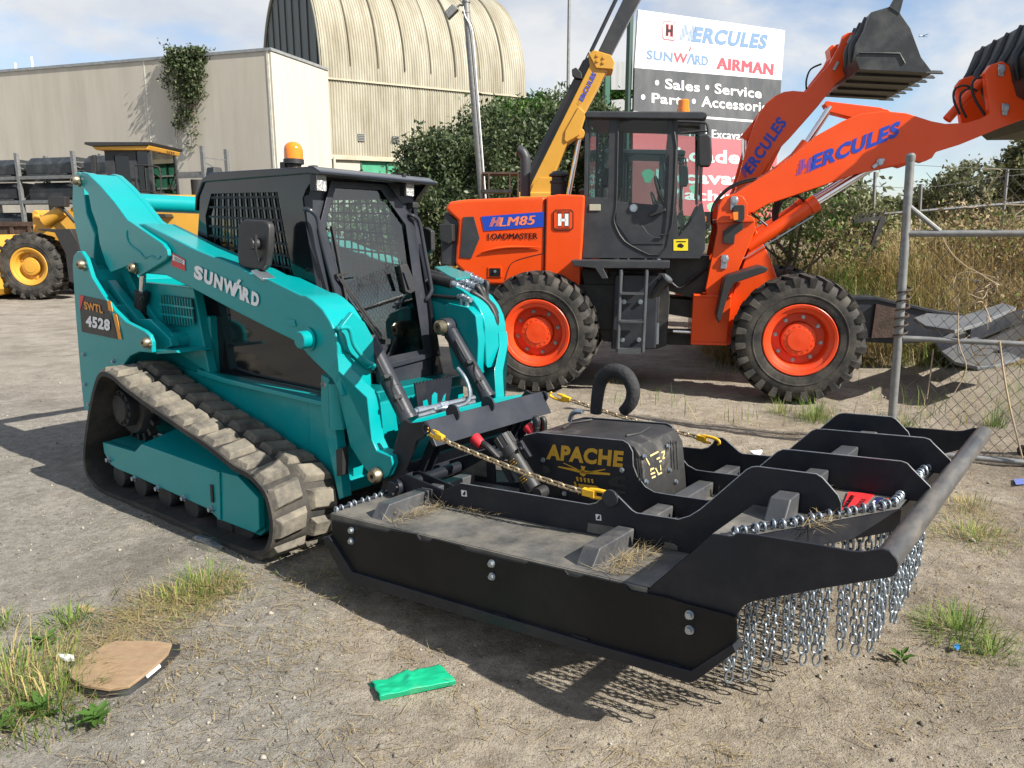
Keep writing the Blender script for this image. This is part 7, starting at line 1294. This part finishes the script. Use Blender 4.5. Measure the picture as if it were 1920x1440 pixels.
def scrap():
    F_ = Frame(foot(1600, 8.9), -8); P, bp = F_.P, F_.bp
    T = empty('steel_beam', F_, 'long black steel beam lying behind the front tyre of the orange loader', 'beam'); b = MB(); b.prism(P(0, [(1590, 560), (1640, 560), (1760, 586), (1800, 592), (1800, 638), (1760, 640), (1690, 645), (1590, 640)]), 0, .22); b.build('web', CHAR, T, bevel=.01); b = MB(); b.prism(P(0, [(1590, 556), (1640, 556), (1760, 583), (1802, 588), (1802, 593), (1760, 589), (1640, 562), (1590, 562)]), -.03, .26); b.build('flange', CHAR, T, bevel=.006)
    b = MB(); b.prism(P(-.05, [(1643, 570), (1680, 578), (1692, 632), (1634, 634)]), -.05, -.01); o = b.build('rusty_panel', RUST, T)
    F3 = Frame(foot(1780, 7.7), -20); T = empty('guard_panels', F3, 'stack of curved grey steel guard panels lying behind the wire gate', 'scrap metal', base=(0, 0, 0)); GP = mat('grey_guard', (.17, .18, .19), .4, .3, var=.2, scale=3, dirt=(.25, .21, .16), dscale=4, damt=.4)
    L = lambda u, v, z: F3.loc(G(u, v, z))
    b = MB(); b.plate([L(u, v, z) for u, v, z in ((1713, 602, .74), (1738, 593, .74), (1805, 598, .76), (1880, 574, .84), (1905, 582, .84), (1838, 612, .76), (1790, 626, .73), (1735, 617, .72))], -.035); b.build('upper_panel', GP, T, bevel=.006)
    b = MB(); b.plate([L(u, v, z) for u, v, z in ((1753, 645, .42), (1796, 622, .46), (1850, 645, .44), (1912, 676, .42), (1868, 690, .42), (1832, 694, .40), (1790, 684, .40), (1765, 664, .40))], -.03); b.build('lower_panel', GP, T, bevel=.006)
    for p, q in (((1815, 630, .5), (1925, 588, .62)), ((1850, 652, .42), (1930, 612, .5)), ((1870, 672, .4), (1935, 650, .45))): b = MB(); b.bar(L(*p), L(*q), .05, .16); b.build('channel', CHAR, T, bevel=.006)
    b = MB(); a, c = L(1800, 660, .2), L(1900, 640, .2); b.bar(a, c, .5, .36); b.build('support_block', DKIRON, T, bevel=.02); b = MB(); a, c = L(1770, 612, .36), L(1850, 600, .36); b.bar(a, c, .35, .7); b.build('support_block', DKIRON, T, bevel=.02)
    for u, v in ((1765, 645), (1775, 655), (1890, 668)): p = L(u, v, .445); 
    F4 = Frame(foot(1620, 10.3), 0); T = empty('harrow_frame', F4, 'black toothed steel frame leaning upright in the dry grass', 'scrap metal'); bp = F4.bp; b = MB(); b.bar(bp(1655, 408, 0), bp(1602, 560, 0), .05, .07); b.bar(bp(1600, 415, 0), bp(1658, 408, 0), .04, .05); b.bar(bp(1618, 460, 0), bp(1570, 520, 0), .04, .05)
    for i in range(9): p = bp(1598+i*7, 414-i*.8, 0); b.bar(p, p+[.03, 0, .09], .015, .015)
    b.bar(bp(1602, 560, 0), (bp(1602, 560, 0)[0]-.05, 0, 0), .05, .05); b.build('frame', DKIRON, T)
scrap()
# ------------------------------------------------------------------ things lying in the foreground
def foreground():
    c = G(230, 1255); F_ = Frame((c[0], c[1], 0), 0); L = lambda u, v, z: F_.loc(G(u, v, z))
    T = empty('floor_mat', F_, 'worn tan plywood offcut with a black rubber edge lying on the dirt', 'board')
    up = [(128, 1261), (160, 1236), (202, 1212), (218, 1206), (289, 1206), (323, 1211), (316, 1229), (295, 1250), (269, 1271), (242, 1291), (208, 1297), (158, 1290), (134, 1276)]; ou = [(124, 1262), (157, 1235), (200, 1209), (216, 1203), (291, 1203), (338, 1208), (338, 1225), (307, 1255), (275, 1284), (243, 1307), (205, 1310), (163, 1307), (133, 1284)]
    b = MB(); b.plate([L(u, v, .034) for u, v in up], -.012); b.build('plywood', mat('worn_plywood', (.30, .205, .12), .8, var=.25, scale=5, dirt=(.16, .10, .06), dscale=6, damt=.75, dlo=.42, dhi=.72, stretch=(1, 2, 1), bump=.1), T, bevel=.002)
    b = MB(); n = len(up); vs = [L(u, v, .03) for u, v in up]+[L(u, v, .002) for u, v in ou]; b.add(vs, [(i, (i+1) % n, (i+1) % n+n, i+n) for i in range(n)]); b.build('rubber_edge', PLASB, T, smooth=60)
    b = MB(); b.bar(L(136, 1259, .037), L(200, 1214, .037), .016, .004); b.build('batten', mat('pale_batten', (.5, .4, .27), .8, var=.2), T); b = MB(); b.bar(L(275, 1269, .03), L(300, 1248, .03), .012, .004, (1, -.5, .5)); b.build('edge_print', WHITE, T)
    # folded green bag
    c = G(775, 1285); F_ = Frame((c[0], c[1], 0), 0); L = lambda u, v, z: F_.loc(G(u, v, z)); T = empty('green_bag', F_, 'folded bright green plastic bag lying on the dirt', 'bag'); GB = mat('green_plastic', (.01, .40, .20), .38, var=.12, scale=9, dirt=(.30, .25, .12), dscale=4, damt=.6, dlo=.55, dhi=.8, bump=.12, bscale=25)
    q00, q10, q11, q01 = [np.array(L(*p, .0)) for p in ((712, 1319), (854, 1288), (824, 1250), (696, 1284))]; n, m = 30, 18; V = []
    for j in range(m+1):
        for i in range(n+1):
            s, t = i/n, j/m; p = (q00*(1-s)+q10*s)*(1-t)+(q01*(1-s)+q11*s)*t; z = .010+.016*(1-t)**.5+.0025*math.sin(9*s+3*t)*t+.0015*math.sin(21*s-7*t)*t+.012*math.exp(-((s-.42-.1*t)/.05)**2)*t; z += .006*float(vnoise(s*8, t*8, .9, 4)); p = p+np.array([.003*math.sin(11*t), .002*math.sin(17*s+1)*t, z]); V.append(p)
    F = [(j*(n+1)+i, j*(n+1)+i+1, (j+1)*(n+1)+i+1, (j+1)*(n+1)+i) for j in range(m) for i in range(n)]; b = MB(); b.add(V, F); o = b.build('top_layer', GB, T, smooth=80); so = o.modifiers.new('thick', 'SOLIDIFY'); so.thickness = .003
    b = MB(); vs = []
    for i in range(n+1): vs += [V[i], V[i]+np.array([0, .004, -.012]), V[i]*[1, 1, 0]+np.array([0, .012, .004])]
    b.add(vs, [(i*3+k, i*3+3+k, i*3+4+k, i*3+1+k) for i in range(n) for k in (0, 1)]); b.build('fold', GB, T, smooth=80)
    b = MB(); vs = [q00*[1, 1, 0]+[0, .01, .004], q10*[1, 1, 0]+[0, .01, .004], q11+[0, 0, .004], q01+[-.01, .0, .004]]; b.add(vs, [(0, 1, 2, 3)]); b.build('bottom_layer', GB, T)
    def scrapbit(name, px, z, m, label, cat, th=.004):
        u = sum(p[0] for p in px)/len(px); v = sum(p[1] for p in px)/len(px); c = G(u, v); F_ = Frame((c[0], c[1], float(gh(c[0], c[1]))), 0); b = MB(); b.plate([F_.loc(G(p[0], p[1], z+.006*(i % 2))) for i, p in enumerate(px)], th); o = b.build(name, m, None, bevel=.001); o.matrix_world = F_.mat(); tag(o, label, cat); return o
    scrapbit('dry_leaf', [(145, 1136), (158, 1133), (178, 1140), (172, 1147), (155, 1149)], .012, mat('dead_leaf', (.42, .29, .16), .8, var=.2, scale=30), 'curled tan dead leaf on the grey ground above the plywood', 'leaf')
    scrapbit('rag', [(106, 1223), (120, 1226), (138, 1227), (139, 1234), (126, 1236), (112, 1231)], .03, mat('white_rag', (.75, .75, .73), .8, var=.1), 'crumpled white rag beside the plywood board', 'rag', .012)
    scrapbit('paper_scrap', [(1405, 845), (1428, 843), (1432, 850), (1418, 854)], .01, mat('paper', (.75, .74, .70), .8), 'white paper scrap on the ground behind the mower ribs', 'paper scrap')
    scrapbit('plastic_scrap', [(1786, 1210), (1796, 1206), (1802, 1214), (1793, 1218)], .02, mat('blue_plastic', (.03, .20, .50), .4), 'small blue plastic scrap in the green grass by the chains', 'plastic scrap')
    scrapbit('plastic_wrapper', [(1900, 898), (1925, 897), (1930, 906), (1905, 908)], .01, mat('blue_wrapper', (.12, .16, .42), .4), 'pale blue wrapper on the dirt at the right edge', 'wrapper')
    c = G(1913, 853); o = MB().lathe([(0, 0), (.035, .0), (.045, .02), (.03, .05), (.034, .08), (0, .085)], (0, 0, .03), (1, .3, .1), 14).build('rubber_foot', PLASB, None); o.location = (c[0], c[1], 0); tag(o, 'black rubber plug on the ground at the foot of the gate', 'plug')
    c = G(394, 1030); b = MB(); b.lathe([(0, -.10), (.03, -.10), (.036, -.07), (.034, 0), (.037, .04), (.03, .07), (.012, .10), (.012, .125), (0, .125)], (0, 0, .036), (1, -.7, .05), 20); o = b.build('plastic_bottle', glass('clear_plastic', (.85, .88, .88), .8), None, smooth=60); o.location = (c[0], c[1], 0); tag(o, 'crushed clear plastic bottle against the rubber track', 'bottle')
    # grass
    GT = 'grass tufts in the yard'
    tuft((385, 1105), 330, .22, .17, 1, 'green grass clump beside the clear bottle at the near track', (.45, .35, .2), spread=1.1)
    tuft((330, 1128), 260, .25, .13, 2, 'half dry grass clump left of the near track clump', (.15, .3, .55), spread=1.4)
    tuft((30, 1290), 620, .32, .24, 3, 'large dry and green grass clump at the left edge by the plywood', (.22, .28, .5), spread=1.3)
    tuft((95, 1330), 420, .26, .20, 4, 'mixed grass clump touching the lower left of the plywood', (.35, .30, .35), spread=1.2)
    tuft((130, 1175), 240, .16, .13, 5, 'small green grass clump above the white rag', (.6, .3, .1))
    tuft((8, 1178), 130, .10, .10, 6, 'tiny grass clump cut by the left edge', (.5, .3, .2))
    tuft((1530, 785), 330, .20, .30, 7, 'tall green grass clump in front of the orange loader front tyre', (.5, .4, .1), spread=.9)
    tuft((1465, 772), 150, .16, .22, 8, 'thin grass clump at the left of the orange front tyre', (.45, .35, .2))
    tuft((1800, 1185), 520, .22, .16, 9, 'bright green spreading grass clump beside the hanging chains', (.5, .45, .05), spread=1.6)
    tuft((1860, 1230), 200, .14, .12, 10, 'smaller green grass clump near the right edge below the spreading one', (.5, .4, .1), spread=1.5)
    tuft((1830, 1010), 330, .24, .15, 11, 'yellowing grass clump right of the push bar', (.2, .35, .45), spread=1.2)
    tuft((1815, 955), 260, .22, .13, 12, 'dry straw clump under the far end of the push bar', (.1, .2, .7), spread=1.3)
    tuft((1690, 800), 200, .2, .16, 13, 'green weeds at the foot of the gate post', (.6, .3, .1)); tuft((1865, 800), 160, .12, .25, 14, 'tall thin weeds growing through the gate mesh', (.7, .25, .05), spread=.5)
    # leafy weeds
    WM = [flat('weed_leaf', (.075, .155, .03), .55, .3)]
    def weed(px, n, L, seed, label):
        g = G(*px); r = np.random.default_rng(seed); b = MB()
        for i in range(n):
            a = i*2.4+r.uniform(-.3, .3); z0 = .01+.05*i/n*L/.1; e = r.uniform(.25, .8); l = L*r.uniform(.6, 1.1); d = np.array([math.cos(a)*math.cos(e), math.sin(a)*math.cos(e), math.sin(e)]); s = np.array([-math.sin(a), math.cos(a), 0]); o = np.array([0, 0, z0]); w = l*.17
            P = [o, o+d*l*.35+s*w, o+d*l*.7+s*w*.8-[0, 0, l*.05], o+d*l-[0, 0, l*.16], o+d*l*.7-s*w*.8-[0, 0, l*.05], o+d*l*.35-s*w]; m_ = [o+d*l*.35-[0, 0, .006], o+d*l*.7-[0, 0, l*.05+.005]]; b.add(P+m_, [(0, 1, 6), (1, 2, 7, 6), (2, 3, 7), (3, 4, 7), (4, 5, 6, 7), (5, 0, 6)])
        o = b.build('leafy_weed', WM[0], None, smooth=60); o.location = (g[0], g[1], float(gh(g[0], g[1]))); tag(o, label, 'weed', 'leafy weeds')
    weed((182, 1362), 18, .075, 1, 'broad leaved green weed below the plywood board'); weed((78, 1342), 16, .085, 2, 'bright green weed in the grass left of the plywood'); weed((6, 1372), 12, .08, 3, 'green weed cut by the left picture edge'); weed((85, 1215), 14, .07, 4, 'leafy weed left of the white rag'); weed((1690, 1240), 9, .07, 5, 'tiny weed at the tip of the hanging chains')
foreground()
